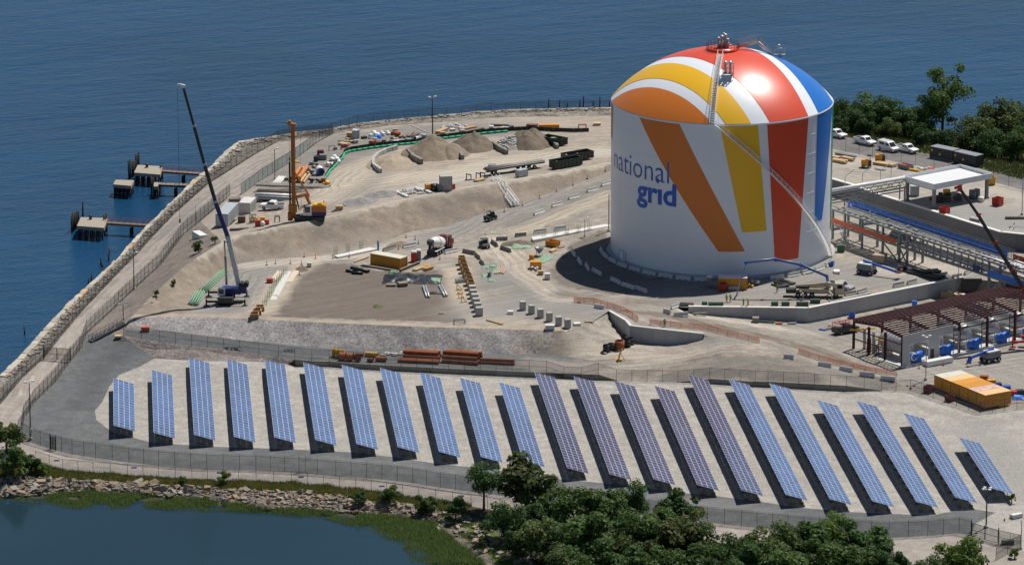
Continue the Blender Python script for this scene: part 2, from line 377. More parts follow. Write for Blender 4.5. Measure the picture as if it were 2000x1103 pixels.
M_GRAVEL = ground_mat('pale_gravel', (.44, .41, .365), (.40, .375, .335), (.36, .34, .31), speck=.30, fine=2.2, bump=.5)
M_ASPH = ground_mat('grey_stone_dust', (.135, .142, .145), (.16, .165, .165), (.20, .20, .195), speck=.22, fine=2.6, third=.6)
M_PATH = ground_mat('pinkish_path_gravel', (.36, .315, .275), (.40, .36, .315), (.31, .275, .25), speck=.16, ruts=True)
M_REDG = ground_mat('reddish_crushed_stone', (.27, .225, .205), (.31, .265, .24), (.2, .175, .165), speck=.5, fine=1.8, bump=.9)
M_SLOPE = ground_mat('dike_crushed_stone', (.355, .335, .325), (.385, .36, .345), None, speck=.6, fine=2.2, bump=.6, bd=.09)
M_CREST = ground_mat('tan_crest_soil', (.40, .33, .25), (.44, .37, .29), speck=.15)
M_FLOOR = ground_mat('basin_floor', (.335, .295, .245), (.40, .355, .295), (.29, .27, .245), big=.03, speck=.2, third=.5, streak=35, ruts=True)
M_EMB = ground_mat('tan_embankment', (.305, .255, .20), (.345, .29, .23), (.26, .215, .17), speck=.16, fine=2)
M_BROWN = ground_mat('brown_earth', (.24, .205, .175), (.29, .25, .21), (.2, .17, .145), speck=.25)
M_PLAT = ground_mat('plateau_soil', (.375, .32, .26), (.44, .385, .315), (.33, .29, .245), speck=.16, streak=18, ruts=True)
M_ROAD = ground_mat('works_road', (.33, .295, .25), (.38, .345, .295), (.28, .255, .22), speck=.2, streak=-52, ruts=True)
M_SAND = ground_mat('sandy_yard', (.36, .315, .265), (.43, .385, .325), (.28, .25, .22), speck=.25, streak=12, ruts=True)
M_YARD = ground_mat('upper_yard', (.40, .36, .305), (.45, .41, .35), (.36, .33, .3), speck=.15, ruts=True)
M_LOT = ground_mat('worn_asphalt', (.20, .19, .18), (.235, .22, .21), (.17, .165, .16), speck=.12)
M_RUB = ground_mat('shore_rubble', (.33, .30, .26), (.24, .215, .18), (.13, .12, .10), speck=.75, fine=1.1, bump=1.0, bd=.5)
M_GRASSG = ground_mat('grassy_soil', (.10, .115, .035), (.14, .14, .05), (.20, .17, .11), speck=.4)
M_BANKR = ground_mat('bank_soil', (.22, .19, .155), (.15, .13, .105), (.09, .08, .065), speck=.6, fine=1.2, bump=1.0, bd=.4)
M_MARSH = ground_mat('marsh_mud', (.055, .06, .028), (.045, .055, .02), (.10, .085, .06), speck=.4)
M_TREEG = ground_mat('tree_belt_soil', (.06, .06, .03), (.08, .07, .045), speck=.4)

BR = (.165, .135, .112); GRY = (.30, .285, .265); TAN = (.50, .43, .335); PALE = (.56, .50, .42); DKB = (.20, .16, .125)
zone('path', F1 + F2[::-1] + [(30, 862, -4.6)] + F3[1:-1][0:0] + [], M_PATH, 1.6, .05) if False else None
zone('path', F1 + F2[::-1] + F3[1:] + [(1951, 1062, -5.2), (2000, 1074, -5.2), (2140, 1085, -5.2)] + F4[::-1], M_PATH, 1.6, .05,
     tracks=[((.24, .235, .22), 4, .8, [(400, 425, -2), (330, 455, -2), (395, 405, -2)]), ((.27, .265, .255), 3, .55, [(70, 910, -5), (300, 925, -5), (600, 940, -5), (900, 978, -5)]),
             ((.45, .40, .35), 2, .5, [(40, 780, -4), (150, 640, -3), (300, 490, -3), (480, 330, -2)])])
zone('shore_rubble', SW[:28] + [(1194, 226, -1.5), (988, 229, -1.5), (886, 237, -1.5), (756, 246, -1.5), (649, 264, -1.2)] + F1[::-1][1:], M_RUB, 1.1, .5, .5)
zone('stone_dust_bank', F2[5::-1] + F3[1:] + [(1905, 1022, -4.9)] + GB[::-1] + GL[::-1] + [(290, 690, -3.5), (250, 665, -1.8), (241, 656, -1.4), (200, 650, -2), F2[6]], M_ASPH, 1.6, .08,
     tracks=[((.22, .22, .215), 3.5, .45, [(300, 885, -5), (800, 915, -5), (1500, 1000, -5)]), ((.10, .105, .11), 4, .5, [(260, 690, -4), (200, 720, -4), (160, 790, -4)])])
FS = F5T[5:]                                   # from x=609 on a low wall separates road and field
zone('solar_field', GL + GB + [(1905, 1022, -4.9), (1896, 1046, -5.2), (1951, 1062, -5.2), (2000, 1074, -5.2), (2140, 1085, -5.2)] + F5R[::-1][:5]
     + [at_z(p, -4.4) for p in F5R[::-1][5:]] + [at_z(p, -4.4) for p in FS[::-1]] + RED_IN, M_GRAVEL, 1.8, .05,
     tracks=[((.34, .325, .30), 5, .6, [(1900, 830, -4.4), (1960, 880, -4.4), (2000, 960, -4.4)]), ((.46, .42, .36), 3, .6, [(2140, 1040, -4.5), (1960, 1045, -4.9)]), ((.33, .31, .28), 2.5, .5, [(1640, 772, -4.4), (1790, 790, -4.4), (1910, 825, -4.4), (2020, 815, -4.4)]),
             ((.50, .47, .42), 2, .5, [(320, 702, -4), (420, 712, -4), (600, 722, -4)])])
zone('reddish_gravel', F5T[:6] + RED_IN + [(301, 700, -3.9), (290, 690, -3.5), (250, 665, -1.8)], M_REDG, 1.4, .12, .5)
zone('service_road', DT + [(1100, 695, -3.3), (1169, 706, -3.4)] + F5T[::-1], M_ASPH, 1.5, .05,
     tracks=[((.33, .29, .25), 5, .8, [(1050, 712, -3.4), (1170, 720, -3.4)]), ((.21, .21, .205), 1.4, .6, [(560, 690, -3), (900, 712, -3.3)])])
zone('dike_slope', CO + [(1066, 691, -3.3)] + DT[::-1][1:], M_SLOPE, 1.0, .03, .8, tracks=[((.36, .315, .265), 6, .8, [(1050, 690, -3), (1100, 650, 0)])])
zone('crest_strip', CI + CO[::-1], M_CREST, 1.2, .03)
zone('embankment', RD + TO[::-1], M_EMB, 1.4, .14, .25, tracks=[((.58, .52, .42), 1.1, .8, RD[4:15]), ((.22, .185, .15), 5, .45, [(620, 455, 3), (700, 440, 3)]), ((.22, .185, .15), 6, .4, [(860, 400, 4), (930, 390, 3)]), ((.38, .33, .27), 2.5, .5, [(470, 508, .5), (600, 495, .5), (760, 462, .5)])])
zone('earth_slope', F2[6:13] + RD[5::-1] + [(255, 621, .4), (246, 645, -1.2), (241, 656, -1.4), (200, 650, -2)], M_BROWN, 1.3, .12)
zone('plateau', F2[12:] + [(756, 246, -1.5), (886, 237, -1.5), (988, 229, -1.5), (1194, 226, -1.5), (1420, 222, -1.5)] + RD[:4:-1], M_PLAT, 1.5, .10, .2,
     tracks=[((.56, .50, .41), 1.3, .8, RD[5:15]), ((.25, .235, .215), 12, .85, [(560, 330, 3), (650, 290, 1), (700, 270, 0), (820, 255, 0), (960, 245, 0)]), ((.27, .24, .22), 6, .6, [(500, 390, 3), (560, 350, 3), (600, 320, 2)]),
             ((.52, .455, .36), 6, .9, [(650, 380, 4), (690, 320, 3), (760, 300, 2.5), (900, 300, 2.5)]), ((.55, .48, .38), 8, .9, [(760, 340, 4), (900, 335, 4), (1000, 310, 4), (1190, 290, 4)]),
             ((.50, .47, .42), 3.5, .8, [(790, 365, 5), (950, 335, 4.5), (1194, 285, 4)]), ((.43, .36, .29), 6, .5, [(980, 238, -1), (1190, 240, -1)]), ((.28, .255, .23), 3, .5, [(640, 395, 5), (720, 350, 4), (760, 318, 3)])])
S_LN = [(1188, 608, .3), (1250, 602, 0), (1320, 600, -.2)]
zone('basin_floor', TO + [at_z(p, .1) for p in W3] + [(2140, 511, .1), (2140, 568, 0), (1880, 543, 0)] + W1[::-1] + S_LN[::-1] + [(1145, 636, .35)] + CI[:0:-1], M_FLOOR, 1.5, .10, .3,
     tracks=[(BR, 'poly', 1.0, [(533, 622), (560, 580), (586, 536), (608, 517), (640, 515), (690, 518), (730, 530), (800, 535), (870, 530), (878, 560), (888, 592), (918, 622), (905, 634), (700, 626)]),
             (GRY, 7, .85, [(400, 606), (470, 600), (470, 560), (500, 530)]), (GRY, 5, .7, [(530, 515), (470, 540)]), (TAN, 3.0, .9, [(510, 610), (560, 540), (600, 515)]),
             (PALE, 2.5, .9, [(480, 520), (580, 508), (700, 500), (800, 470)]), (GRY, 5, .8, [(800, 480), (880, 455), (970, 425), (1060, 395), (1190, 350)]), (TAN, 3.5, .9, [(890, 530), (905, 590), (940, 628), (1000, 630)]),
             ((.28, .265, .245), 6, .9, [(960, 560), (1000, 530), (1040, 570)]), (GRY, 9, .85, [(940, 610), (1040, 600), (1150, 605)]), (PALE, 2.6, .75, [(960, 470), (1010, 530), (1080, 585), (1200, 590)]),
             (TAN, 3, .7, [(900, 500), (1000, 500), (1060, 560)]), (DKB, 2.5, .55, [(1090, 578), (1200, 590), (1330, 590)]), ((.19, .165, .14), 'poly', .9, [(1068, 535), (1090, 560), (1200, 577), (1330, 572), (1400, 556), (1260, 545), (1195, 500), (1185, 455), (1120, 482)]), (GRY, 9, .9, [(1330, 575), (1440, 570), (1560, 560), (1640, 535), (1720, 540), (1850, 545)]),  # dark polygon left of the tank: painted deepening of its shadow, over browner soil
             (PALE, 5, .7, [(1740, 530), (1850, 530), (1760, 510)]), ((.25, .235, .215), 4, .7, [(1005, 445), (1100, 415), (1190, 385)]), (TAN, 3, .7, [(1010, 460), (1100, 430), (1190, 400)])])
zone('works_road', S_LN[:1] + W2[1:] + RL + F5R[9:] + [(2140, 590, -2.9), (1880, 572, -2.9)] + [at_z(W1[2], -2.9), at_z(W1[1], -2.9), at_z(W1[0], -1.3)] + S_LN[:0:-1], M_ROAD, 1.4, .07,
     tracks=[(DKB, 2.0, .6, [(1200, 606, 0), (1330, 625, -1), (1480, 655, -2), (1600, 690, -3), (1700, 722, -3)]), (PALE, 2.2, .7, [(1330, 608, -1), (1480, 640, -2.5), (1600, 655, -3)]), (GRY, 6, .8, [(1650, 655, -3), (1600, 640, -3)]),
             ((.34, .32, .285), 8, .8, [(1800, 725, -3.2), (1900, 715, -3.2), (2000, 690, -3.2), (2000, 740, -3.5)])])
def mound(x, y, d):
    q = P(1480, 725, -3.4); r = P(1600, 738, -3.4); e = 0
    for c, a, w in ((q, 1.0, 9), (r, .8, 8), (P(1420, 705, -3), .9, 6), (P(1360, 722, -3.2), .4, 6)):
        e += a * math.exp(-((x - c.x) ** 2 + ((y - c.y) * .8) ** 2) / w ** 2)
    return e * min(1, d / 3) * (.8 + .5 * noise.noise((x * .6, y * .6, 1)))
zone('sand_yard', [(1100, 646, .4), (1100, 640, .4), (1145, 636, .35), (1186, 612, .2), at_z(W2[0], -1.8), at_z(W2[1], -3.2), at_z(W2[2], -3.2), at_z(W2[3], -3.2), at_z(W2[4], -1.9)] + RL + F5R[7::-1]
     + [(1169, 732, -3.4), (1169, 706, -3.4), (1100, 695, -3.3), (1066, 691, -3.3)], M_SAND, 1.1, .16, .5, bumpf=mound,
     tracks=[((.22, .2, .175), 5, .9, [(1330, 735, -3), (1430, 722, -3), (1500, 715, -2.5), (1560, 740, -3)]), ((.24, .22, .2), 4, .9, [(1560, 705, -3), (1640, 730, -3.2), (1700, 745, -3.4)]), ((.30, .285, .265), 3, .9, [(1395, 665, -2), (1430, 678, -2)]),
             ((.34, .29, .235), 4, .7, [(1080, 690, -3), (1100, 660, -1)]), ((.48, .42, .34), 3, .6, [(1150, 690, -3.2), (1300, 700, -3.2), (1450, 685, -2)]), ((.26, .225, .19), 2, .6, [(1230, 725, -3.3), (1330, 715, -3.3), (1440, 690, -2.5)])])
zone('earth_cut', [W1[2], (1880, 543, 0), (2140, 568, 0), (2140, 590, -2.9), (1880, 572, -2.9), at_z(W1[2], -2.9)], M_BROWN, 2, .1)
LOTN = [(1420, 262, 3.8), (1620, 290, 3.5), (1704, 307, 3.5), (1788, 323, 3.5), (1946, 357, 3.5), (2000, 372, 3.5), (2140, 408, 3.5)]
LOTF = [(1420, 240, 1.5), (1640, 264, 3.2), (1720, 283, 3.2), (1830, 306, 3.2), (1900, 326, 3.2), (2000, 352, 3.2), (2140, 388, 3.2)]
zone('upper_yard', [(1420, 318, 4.5)] + W3 + [(2140, 474, 3.5)] + LOTN[::-1], M_YARD, 1.6, .05, tracks=[((.33, .32, .305), 9, .9, [(1840, 400, 3.5), (1960, 430, 3.5), (2100, 440, 3.5)]), ((.36, .325, .28), 2, .6, [(1625, 330, 3.5), (1760, 345, 3.5)]), ((.50, .45, .37), 3, .6, [(1940, 370, 3.5), (2050, 400, 3.5)])])
zone('asphalt_lot', LOTN + LOTF[::-1], M_LOT, 1.6, .03)
zone('tree_belt_ground', LOTF + [(2140, 315, -3.6)] + SW[28:-1][::-1] + [(1420, 222, -1.5)], M_GRASSG, 2.0, .2)
zone('plateau_shore', [(1194, 226, -1.5), (1194, 211, -3.6), (1420, 208, -3.6), (1420, 222, -1.5)], M_RUB, 2, .2)
zone('lot_link', [(1420, 222, -1.5), (1420, 240, 1.5), (1420, 262, 3.8), (1420, 318, 4.5), (1421, 318, 4.5), (1421, 222, -1.5)], M_LOT, 3, 0)
RT = [(-60, 932, -5.6), (0, 932, -5.6), (88, 932, -5.6), (205, 940, -5.6), (293, 944, -5.6), (381, 952, -5.6), (498, 956, -5.6), (590, 961, -5.6), (680, 970, -5.6), (740, 982, -5.6), (800, 985, -5.7), (851, 997, -5.7)]
RB = [(-60, 974, -6.6), (0, 971, -6.6), (59, 968, -6.5), (176, 962, -6.5), (293, 968, -6.5), (410, 977, -6.5), (469, 986, -6.5), (500, 994, -6.5), (620, 998, -6.5), (740, 1006, -6.5), (845, 1018, -6.4)]
WE = [(-60, 981, -7.3), (0, 980, -7.3), (73, 989, -7.3), (146, 998, -7.3), (278, 999, -7.3), (381, 1003, -7.3), (498, 1006, -7.3), (605, 1014, -7.3), (710, 1037, -7.3), (785, 1070, -7.3), (806, 1104, -7.3), (815, 1150, -7.3)]
zone('grass_bank', F4[:16] + [(900, 1000, -5.7)] + RT[::-1], M_GRASSG, 1.1, .15)
zone('rock_bank_ground', RT + RB[::-1], M_BANKR, .9, .2, .6)
zone('marsh', RB + [(890, 1057, -6.4), (950, 1103, -6.5), (990, 1150, -6.5)] + WE[::-1], M_MARSH, 1.2, .12)
zone('rubble_shore', [(851, 997, -5.7), (900, 1000, -5.7), (960, 1020, -5.6), (1010, 1060, -5.5), (1045, 1103, -5.5), (1070, 1150, -5.5), (990, 1150, -6.5), (950, 1103, -6.5), (890, 1057, -6.4), (845, 1018, -6.4)], M_BANKR, 1.0, .15,
     tracks=[((.10, .15, .03), 2.5, .95, [(925, 1030, -6), (965, 1060, -6), (1000, 1100, -6)]), ((.13, .15, .05), 1.5, .8, [(870, 1010, -6), (930, 1040, -6)])])
zone('tree_belt_soil', F4[15:] + [(2140, 1180, -5.5), (1070, 1150, -5.5), (1045, 1103, -5.5), (1010, 1060, -5.5), (960, 1020, -5.6), (900, 1000, -5.7)], M_TREEG, 2.0, .2)
# an earth core under everything so no seam shows water
g = NT('subsoil'); g.b.inputs['Base Color'].default_value = (.2, .17, .14, 1)
core = MB(); q = [P(x, y, -6.0) for x, y in [(-50, 815), (130, 615), (300, 450), (430, 325), (560, 275), (850, 236), (1200, 220), (1620, 224), (2130, 330), (2130, 1120), (1400, 1040), (900, 968), (300, 915), (80, 890)]]
core.poly(q); structure(core.build('ground', g.mat))
EXT = MB(); e0 = P(2140, 316, -6); e1 = P(2140, 1180, -6)
structure(MB().poly([e0, e1, e1 + Vector((500, 0, 0)), e0 + Vector((500, 150, 0))]).build('terrain', M_TREEG))
structure(MB().poly([P(1070, 1150, -5.9), P(1100, 1500, -5.9), P(3500, 1500, -5.9), P(2200, 1180, -5.9)]).build('terrain', M_TREEG))

BVH = BVHTree.FromPolygons(GV, GF)
def G(px, py):
    a = (px - CX) / F; b = (py - CY) / F; s, c = sin(PIT), cos(PIT)
    d = Vector((a, c - b * s, -s - b * c)).normalized(); h = BVH.ray_cast(Vector((0, 0, HC)), d)
    return h[0] if h[0] else P(px, py, 0)
def GZ(x, y):
    for ox, oy in ((0, 0), (.05, .02), (-.05, .03), (.02, -.2), (-.2, .1), (.3, .3)):
        h = BVH.ray_cast(Vector((x + ox, y + oy, 60)), Vector((0, 0, -1)))
        if h[0]: return h[0].z
    return -6.0
def R2(A, B):           # frame from two traced ground points: origin, heading, length
    a, b = G(*A), G(*B); d = b - a; return a, atan2(d.y, d.x), hypot(d.x, d.y)

# ------------------------------------------------------------ water
def water(name, z, c, sc1, sc2, strength, rough, murk=0, swell=0.):
    g = NT(name); p = g.pos(); mp = g.n('ShaderNodeMapping'); g.l(p, mp.inputs[0]); mp.vector_type = 'TEXTURE'; mp.inputs['Rotation'].default_value = (0, 0, radians(24)); mp.inputs['Scale'].default_value = (1.5, 1, 1)
    v = mp.outputs[0]
    h = g.math('ADD', g.noise(v, sc1, 4, .6), g.math('MULTIPLY', g.noise(v, sc2, 4, .65), .6))
    m2 = g.n('ShaderNodeMapping'); g.l(p, m2.inputs[0]); m2.vector_type = 'TEXTURE'; m2.inputs['Rotation'].default_value = (0, 0, radians(24)); m2.inputs['Scale'].default_value = (6, 1, 1); sw = g.noise(m2.outputs[0], .15, 3, .55)
    h = g.math('ADD', h, g.math('MULTIPLY', sw, swell))
    big = g.noise(v, .012, 4, .6); h = g.math('MULTIPLY', h, g.ramp(big, .3, .7, .6, 1.3))
    col = g.mix(g.ramp(g.noise(p, .01, 4), .35, .65), c, tuple(x * 1.25 for x in c))
    if swell: col = g.mix(1.0, col, g.ramp(sw, .3, .7, .94, 1.06), 'MULTIPLY')
    g.l(col, g.b.inputs['Base Color']); g.b.inputs['Roughness'].default_value = rough; g.b.inputs['IOR'].default_value = 1.33; g.b.inputs['Specular IOR Level'].default_value = murk
    g.bump(h, strength, 1.0); return g.mat
M_SEA = water('sea_water', -6.8, (.007, .046, .106), .22, .8, .5, .18, .16, .8)
M_POND = water('pond_water', -6.8, (.014, .034, .048), .5, 1.6, .03, .05, .2)
SEAZ = -6.8
sb = MB(); sb.poly([(-9000, 300, SEAZ), (9000, 300, SEAZ), (9000, 16000, SEAZ), (-9000, 16000, SEAZ)]); structure(sb.build('sea', M_SEA))
pb = MB(); w = [P(x, y, SEAZ + .06) for x, y in [(-400, 952), (-60, 952), (205, 972), (500, 980), (760, 995), (880, 1040), (960, 1103), (1000, 1160), (-400, 1300)]]; pb.poly(w); structure(pb.build('pond', M_POND))
# ------------------------------------------------------------ the storage tank
TR, TH, DH = 23.0, 32.6, 10.7
tc = P(1407, 491.5, 0); TPHI = -atan2(tc.x, tc.y)
tank = T('storage_tank', 'huge white domed gas storage tank with broad colour bands and blue lettering', 'storage tank', tc, TPHI)
DR = (TR * TR + DH * DH) / (2 * DH); DZ = TH + DH - DR
def wall(th, z, off=0.): return Vector(((TR + off) * sin(th), -(TR + off) * cos(th), z))
def dome(x, y, off=0.):
    r = hypot(x, y); v = Vector((x, y, sqrt(max(DR * DR - r * r, 0)))).normalized() * (DR + off); return Vector((v.x, v.y, v.z + DZ))
GL_W = paint('tank_gloss_white', (.80, .83, .87), .34, dirt=.10, dc=(.68, .69, .7), scale=.12)
bm_ = {k: paint('tank_gloss_' + k, c, .34, dirt=.10, dc=tuple(x * .75 for x in c), scale=.3) for k, c in dict(orange=(.70, .20, .025), yellow=(.86, .48, .012), red=(.70, .075, .028), blue=(.012, .16, .55), green=(.02, .30, .13)).items()}
m = MB(); m.grid(lambda u, v: wall(2 * pi * u, TH * v), 128, 12); m.build('wall', GL_W, tank)
m = MB(); m.lathe([(.01, TH + DH)] + [(TR * k / 24, sqrt(DR * DR - (TR * k / 24) ** 2) + DZ) for k in range(1, 25)], n=128); m.f = [f[::-1] for f in m.f]; m.build('dome', GL_W, tank)
m = MB(); m.lathe([(TR + .02, TH - .35), (TR + .1, TH - .3), (TR + .1, TH - .1), (TR + .02, TH + .02)], n=128); m.build('rim', GL_W, tank)
for z in (4.1, 8.2, 12.3, 16.4, 20.5, 24.6, 28.6):
    m = MB(); m.lathe([(TR + .005, z - .05), (TR + .03, z - .03), (TR + .03, z + .03), (TR + .005, z + .05)], n=128); m.build('weld_seam', GL_W, tank)
m = MB(); m.lathe([(TR + .02, 0), (TR + .9, 0), (TR + .9, .75), (TR + .02, .9)], n=96); m.build('ring_beam', CONC, tank)
# plain painted bands, straight edged, that run down the wall ...
def wband(k, t0, t1, b0, b1, zb, zt=TH - .36):
    m = MB()
    def fn(u, v):
        a = radians(t0 + (t1 - t0) * u); b = radians(b0 + (b1 - b0) * u); return wall(a + (b - a) * v, zt + (zb - zt) * v, .05)
    m.grid(fn, 14, 26); m.f = [f[::-1] for f in m.f]; m.build('painted_band', bm_[k], tank)
wband('orange', -47, -22, -1, 12.5, 6.0); wband('yellow', -1, 18.5, 11, 24, 10.0); wband('red', 23.5, 50, 29, 44, 3.2); wband('blue', 58, 80, 57, 65, 9.7); wband('green', 80.5, 96, 80.5, 90, 6)
wband('orange', -100, -78, -92, -80, 25.0)
# ... and wide straight strips across the dome
def dband(k, a0, b0, a1, b1):
    m = MB()
    def fn(u, v):
        a = radians(a0 + (a1 - a0) * u); b = radians(b0 + (b1 - b0) * u)
        x = TR * .998 * (cos(a) * (1 - v) + cos(b) * v); y = TR * .998 * (sin(a) * (1 - v) + sin(b) * v); return dome(x, y, .05)
    m.grid(fn, 40, 56); o = m.build('painted_band', bm_[k], tank)
    me = o.data; me.flip_normals() if sum(p.normal.z for p in me.polygons) < 0 else None
dband('orange', 186, 265, 222, 226); dband('yellow', 177, 272, 160, 285); dband('red', 153, 295, 106, 320); dband('blue', 100, 329, 58, 355); dband('green', 40, 8, 26, 24)
# lettering
def lettering(text, th0, th1, z0, size_h, off, mat):
    cu = bpy.data.curves.new('lettering', 'FONT'); cu.body = text; cu.size = 1; cu.offset = off; cu.resolution_u = 3
    ob = bpy.data.objects.new('lettering', cu); COL.objects.link(ob); dg = bpy.context.evaluated_depsgraph_get(); dg.update()
    me = bpy.data.meshes.new_from_object(ob.evaluated_get(dg)); bpy.data.objects.remove(ob)
    bm = bmesh.new(); bm.from_mesh(me); x0 = min(v.co.x for v in bm.verts); x1 = max(v.co.x for v in bm.verts)
    k = radians(th1 - th0) / (x1 - x0)
    for i in range(1, 60): bmesh.ops.bisect_plane(bm, geom=bm.verts[:] + bm.edges[:] + bm.faces[:], plane_co=(x0 + (x1 - x0) * i / 60, 0, 0), plane_no=(1, 0, 0))
    for v in bm.verts: v.co = wall(radians(th0) + (v.co.x - x0) * k, z0 + v.co.y * size_h, .06)
    bm.to_mesh(me); bm.free(); me.materials.clear(); me.materials.append(mat); link('lettering', me, tank)
LB1 = paint('letter_blue', (.035, .12, .42), .3, dirt=.05); LB2 = paint('letter_deep_blue', (.012, .11, .52), .3, dirt=.05)
lettering('national', -74, -27.5, 19.5, 6.7, -.008, LB1)
lettering('gr\u0131d', -48.5, -23.3, 15.0, 6.3, .028, LB2)
m = MB(); c = radians(-34.2); k = .62 / TR
m.poly([wall(c - k, 19.75, .06), wall(c, 19.75 - .62, .06), wall(c + k, 19.75, .06), wall(c, 19.75 + .62, .06)]); m.build('lettering', LB2, tank)
# spiral stair on the wall
th0, th1, zt_, zb_ = radians(-3), radians(76), TH - .2, .9; NS = 130
tm = MB(); tm.b0(-.14, .14, -.85, 0, -.05, .05); tread = tm.mesh('stair_tread', WHITE)
for i in range(NS):
    t = i / (NS - 1); s = t ** .92; a = th0 + (th1 - th0) * s; z = zt_ + (zb_ - zt_) * t
    link('stair_tread', tread, tank, wall(a, z, .08), (0, 0, a))
for off, dz, w in ((.12, 0, .22), (.95, 0, .22), (.95, 1.05, .09), (.95, .55, .06)):
    m = MB(); pts = []
    for i in range(61):
        t = i / 60; pts.append(wall(th0 + (th1 - th0) * t ** .92, zt_ + (zb_ - zt_) * t + dz, off))
    for a, b in zip(pts, pts[1:]): m.bar(a, b, w * .5, w)
    m.build('stair_stringer' if dz == 0 else 'handrail', WHITE, tank)
hm = MB(); hm.bar((0, 0, 0), (0, 0, 1.05), .06); hme = hm.mesh('handrail_post', WHITE)
for i in range(0, 61, 2):
    t = i / 60; link('handrail_post', hme, tank, wall(th0 + (th1 - th0) * t ** .92, zt_ + (zb_ - zt_) * t, .95))
# walkway up the dome
a = radians(-5); lad = []
def rad(r, side=0., up=.25):
    x = r * sin(a) + side * cos(a); y = -r * cos(a) + side * sin(a); return dome(x, y, up)
m = MB()
for s in (-.5, .5):
    for i in range(20): m.bar(rad(TR - i * .92, s), rad(TR - (i + 1) * .92, s), .1, .25)
    for i in range(20): m.bar(rad(TR - i * .92, s, 1.3), rad(TR - (i + 1) * .92, s, 1.3), .06)
    for i in range(21): m.bar(rad(TR - i * .92, s), rad(TR - i * .92, s, 1.3), .05)
m.build('dome_handrail', WHITE, tank)
rm = MB(); rm.b0(-.5, .5, -.13, .13, -.03, .03); rung = rm.mesh('dome_step', WHITE)
for i in range(48):
    r = TR - .2 - i * .38; link('dome_step', rung, tank, rad(r), (0, 0, a))
# instrument rack half way up the dome
m = MB(); q = dome(.9, -13.2)
for x in (-.2, 1.9):
    for y in (-.6, .9): m.bar((q.x + x - .6, q.y + y, q.z - .2), (q.x + x - .6, q.y + y, q.z + 3.1), .12)
for z in (.9, 1.9, 3.0):
    for y in (-.6, .9): m.bar((q.x - .9, q.y + y, q.z + z), (q.x + 1.5, q.y + y, q.z + z), .09)
    for x in (-.8, 1.3): m.bar((q.x + x, q.y - .6, q.z + z), (q.x + x, q.y + .9, q.z + z), .09)
m.b0(q.x - .8, q.x + 1.3, q.y - .6, q.y + .9, q.z + .75, q.z + .83)
m.build('instrument_rack', STEEL, tank)
m = MB()
for x, y in ((-.3, -.2), (.7, -.2), (-.3, .5), (.7, .5)): m.tube((q.x + x, q.y + y, q.z + .85), (q.x + x, q.y + y, q.z + 2.7), .28, 10); m.ball((q.x + x, q.y + y, q.z + 3.0), .38)
m.build('relief_valve', SILVER, tank)
# crown platform
z = TH + DH
m = MB(); m.lathe([(.01, z + .25), (3.4, z + .25), (3.4, z - .15), (3.0, z - .3)], n=32); m.f = [f[::-1] for f in m.f]; m.build('crown_platform', bm_['red'], tank)
m = MB()
for k in range(24):
    t = 2 * pi * k / 24; u = 2 * pi * (k + 1) / 24; p = Vector((3.4 * cos(t), 3.4 * sin(t), z + .25)); r = Vector((3.4 * cos(u), 3.4 * sin(u), z + .25))
    m.bar(p, p + Vector((0, 0, 1.1)), .06)
    for h in (.55, 1.1): m.bar(p + Vector((0, 0, h)), r + Vector((0, 0, h)), .06)
m.build('crown_railing', DKRED, tank)
m = MB()
for x, y, h, r in ((-.9, -.2, 2.0, .25), (-.2, -.5, 2.4, .3), (.5, .1, 2.6, .3), (1.0, -.4, 1.8, .24), (.2, .8, 2.8, .2), (-.6, .9, 1.7, .3)):
    m.tube((x, y, z + .2), (x, y, z + h), r, 8); m.ball((x, y, z + h + .2), r * 1.5, 8, 5)
    m.tube((x, y, z + h * .5), (x + .8, y, z + h * .5), .16, 6); m.box((x + .2, y - .3, z + h * .65), (.5, .4, .5))
m.bar((.1, 0, z), (.1, 0, z + 3.4), .07); m.bar((1.3, .4, z), (1.3, .4, z + 3.0), .06)
m.build('crown_valves', SILVER, tank)
# pipe and walkway to the rear right
m = MB(); p0 = Vector((3.0, .4, z + .4)); p1 = Vector((7.2, 2.4, z + 1.0)); p2 = Vector((10.6, 4.0, z - 2.4)); p3 = Vector((11.4, 4.2, z - 3.6))
m.pipe([p0, p1, p2, p3], .32, 8); m.build('crown_pipe', SILVER, tank)
m = MB()
for dy in (-.7, .5):
    d = Vector((0, dy, .35)); m.bar(p0 + d, p1 + d, .1, .2); m.bar(p1 + d, p2 + d, .1, .2); m.bar(p2 + d, p2 + d + Vector((2.4, .8, 0)), .1, .2)
    for h in (.6, 1.1):
        e = d + Vector((0, 0, h)); m.bar(p0 + e, p1 + e, .06); m.bar(p1 + e, p2 + e, .06); m.bar(p2 + e, p2 + e + Vector((2.4, .8, 0)), .06)
    for i in range(6): m.bar(p0.lerp(p1, i / 5) + d, p0.lerp(p1, i / 5) + d + Vector((0, 0, 1.1)), .05); m.bar(p1.lerp(p2, i / 5) + d, p1.lerp(p2, i / 5) + d + Vector((0, 0, 1.1)), .05)
m.bar(p2 + Vector((2.2, .8, .3)), dome(11.6, 4.6), .14); m.bar(p2 + Vector((2.2, 1.3, .3)), dome(11.8, 5.4), .14)
m.box(p2 + Vector((1.2, .4, .35)), (2.4, 1.2, .1)); m.box(p2 + Vector((1.4, .3, 1.2)), (.6, .6, 1.2)); m.ball(p2 + Vector((1.0, .3, 2.2)), .4)
m.build('crown_walkway', STEEL, tank)
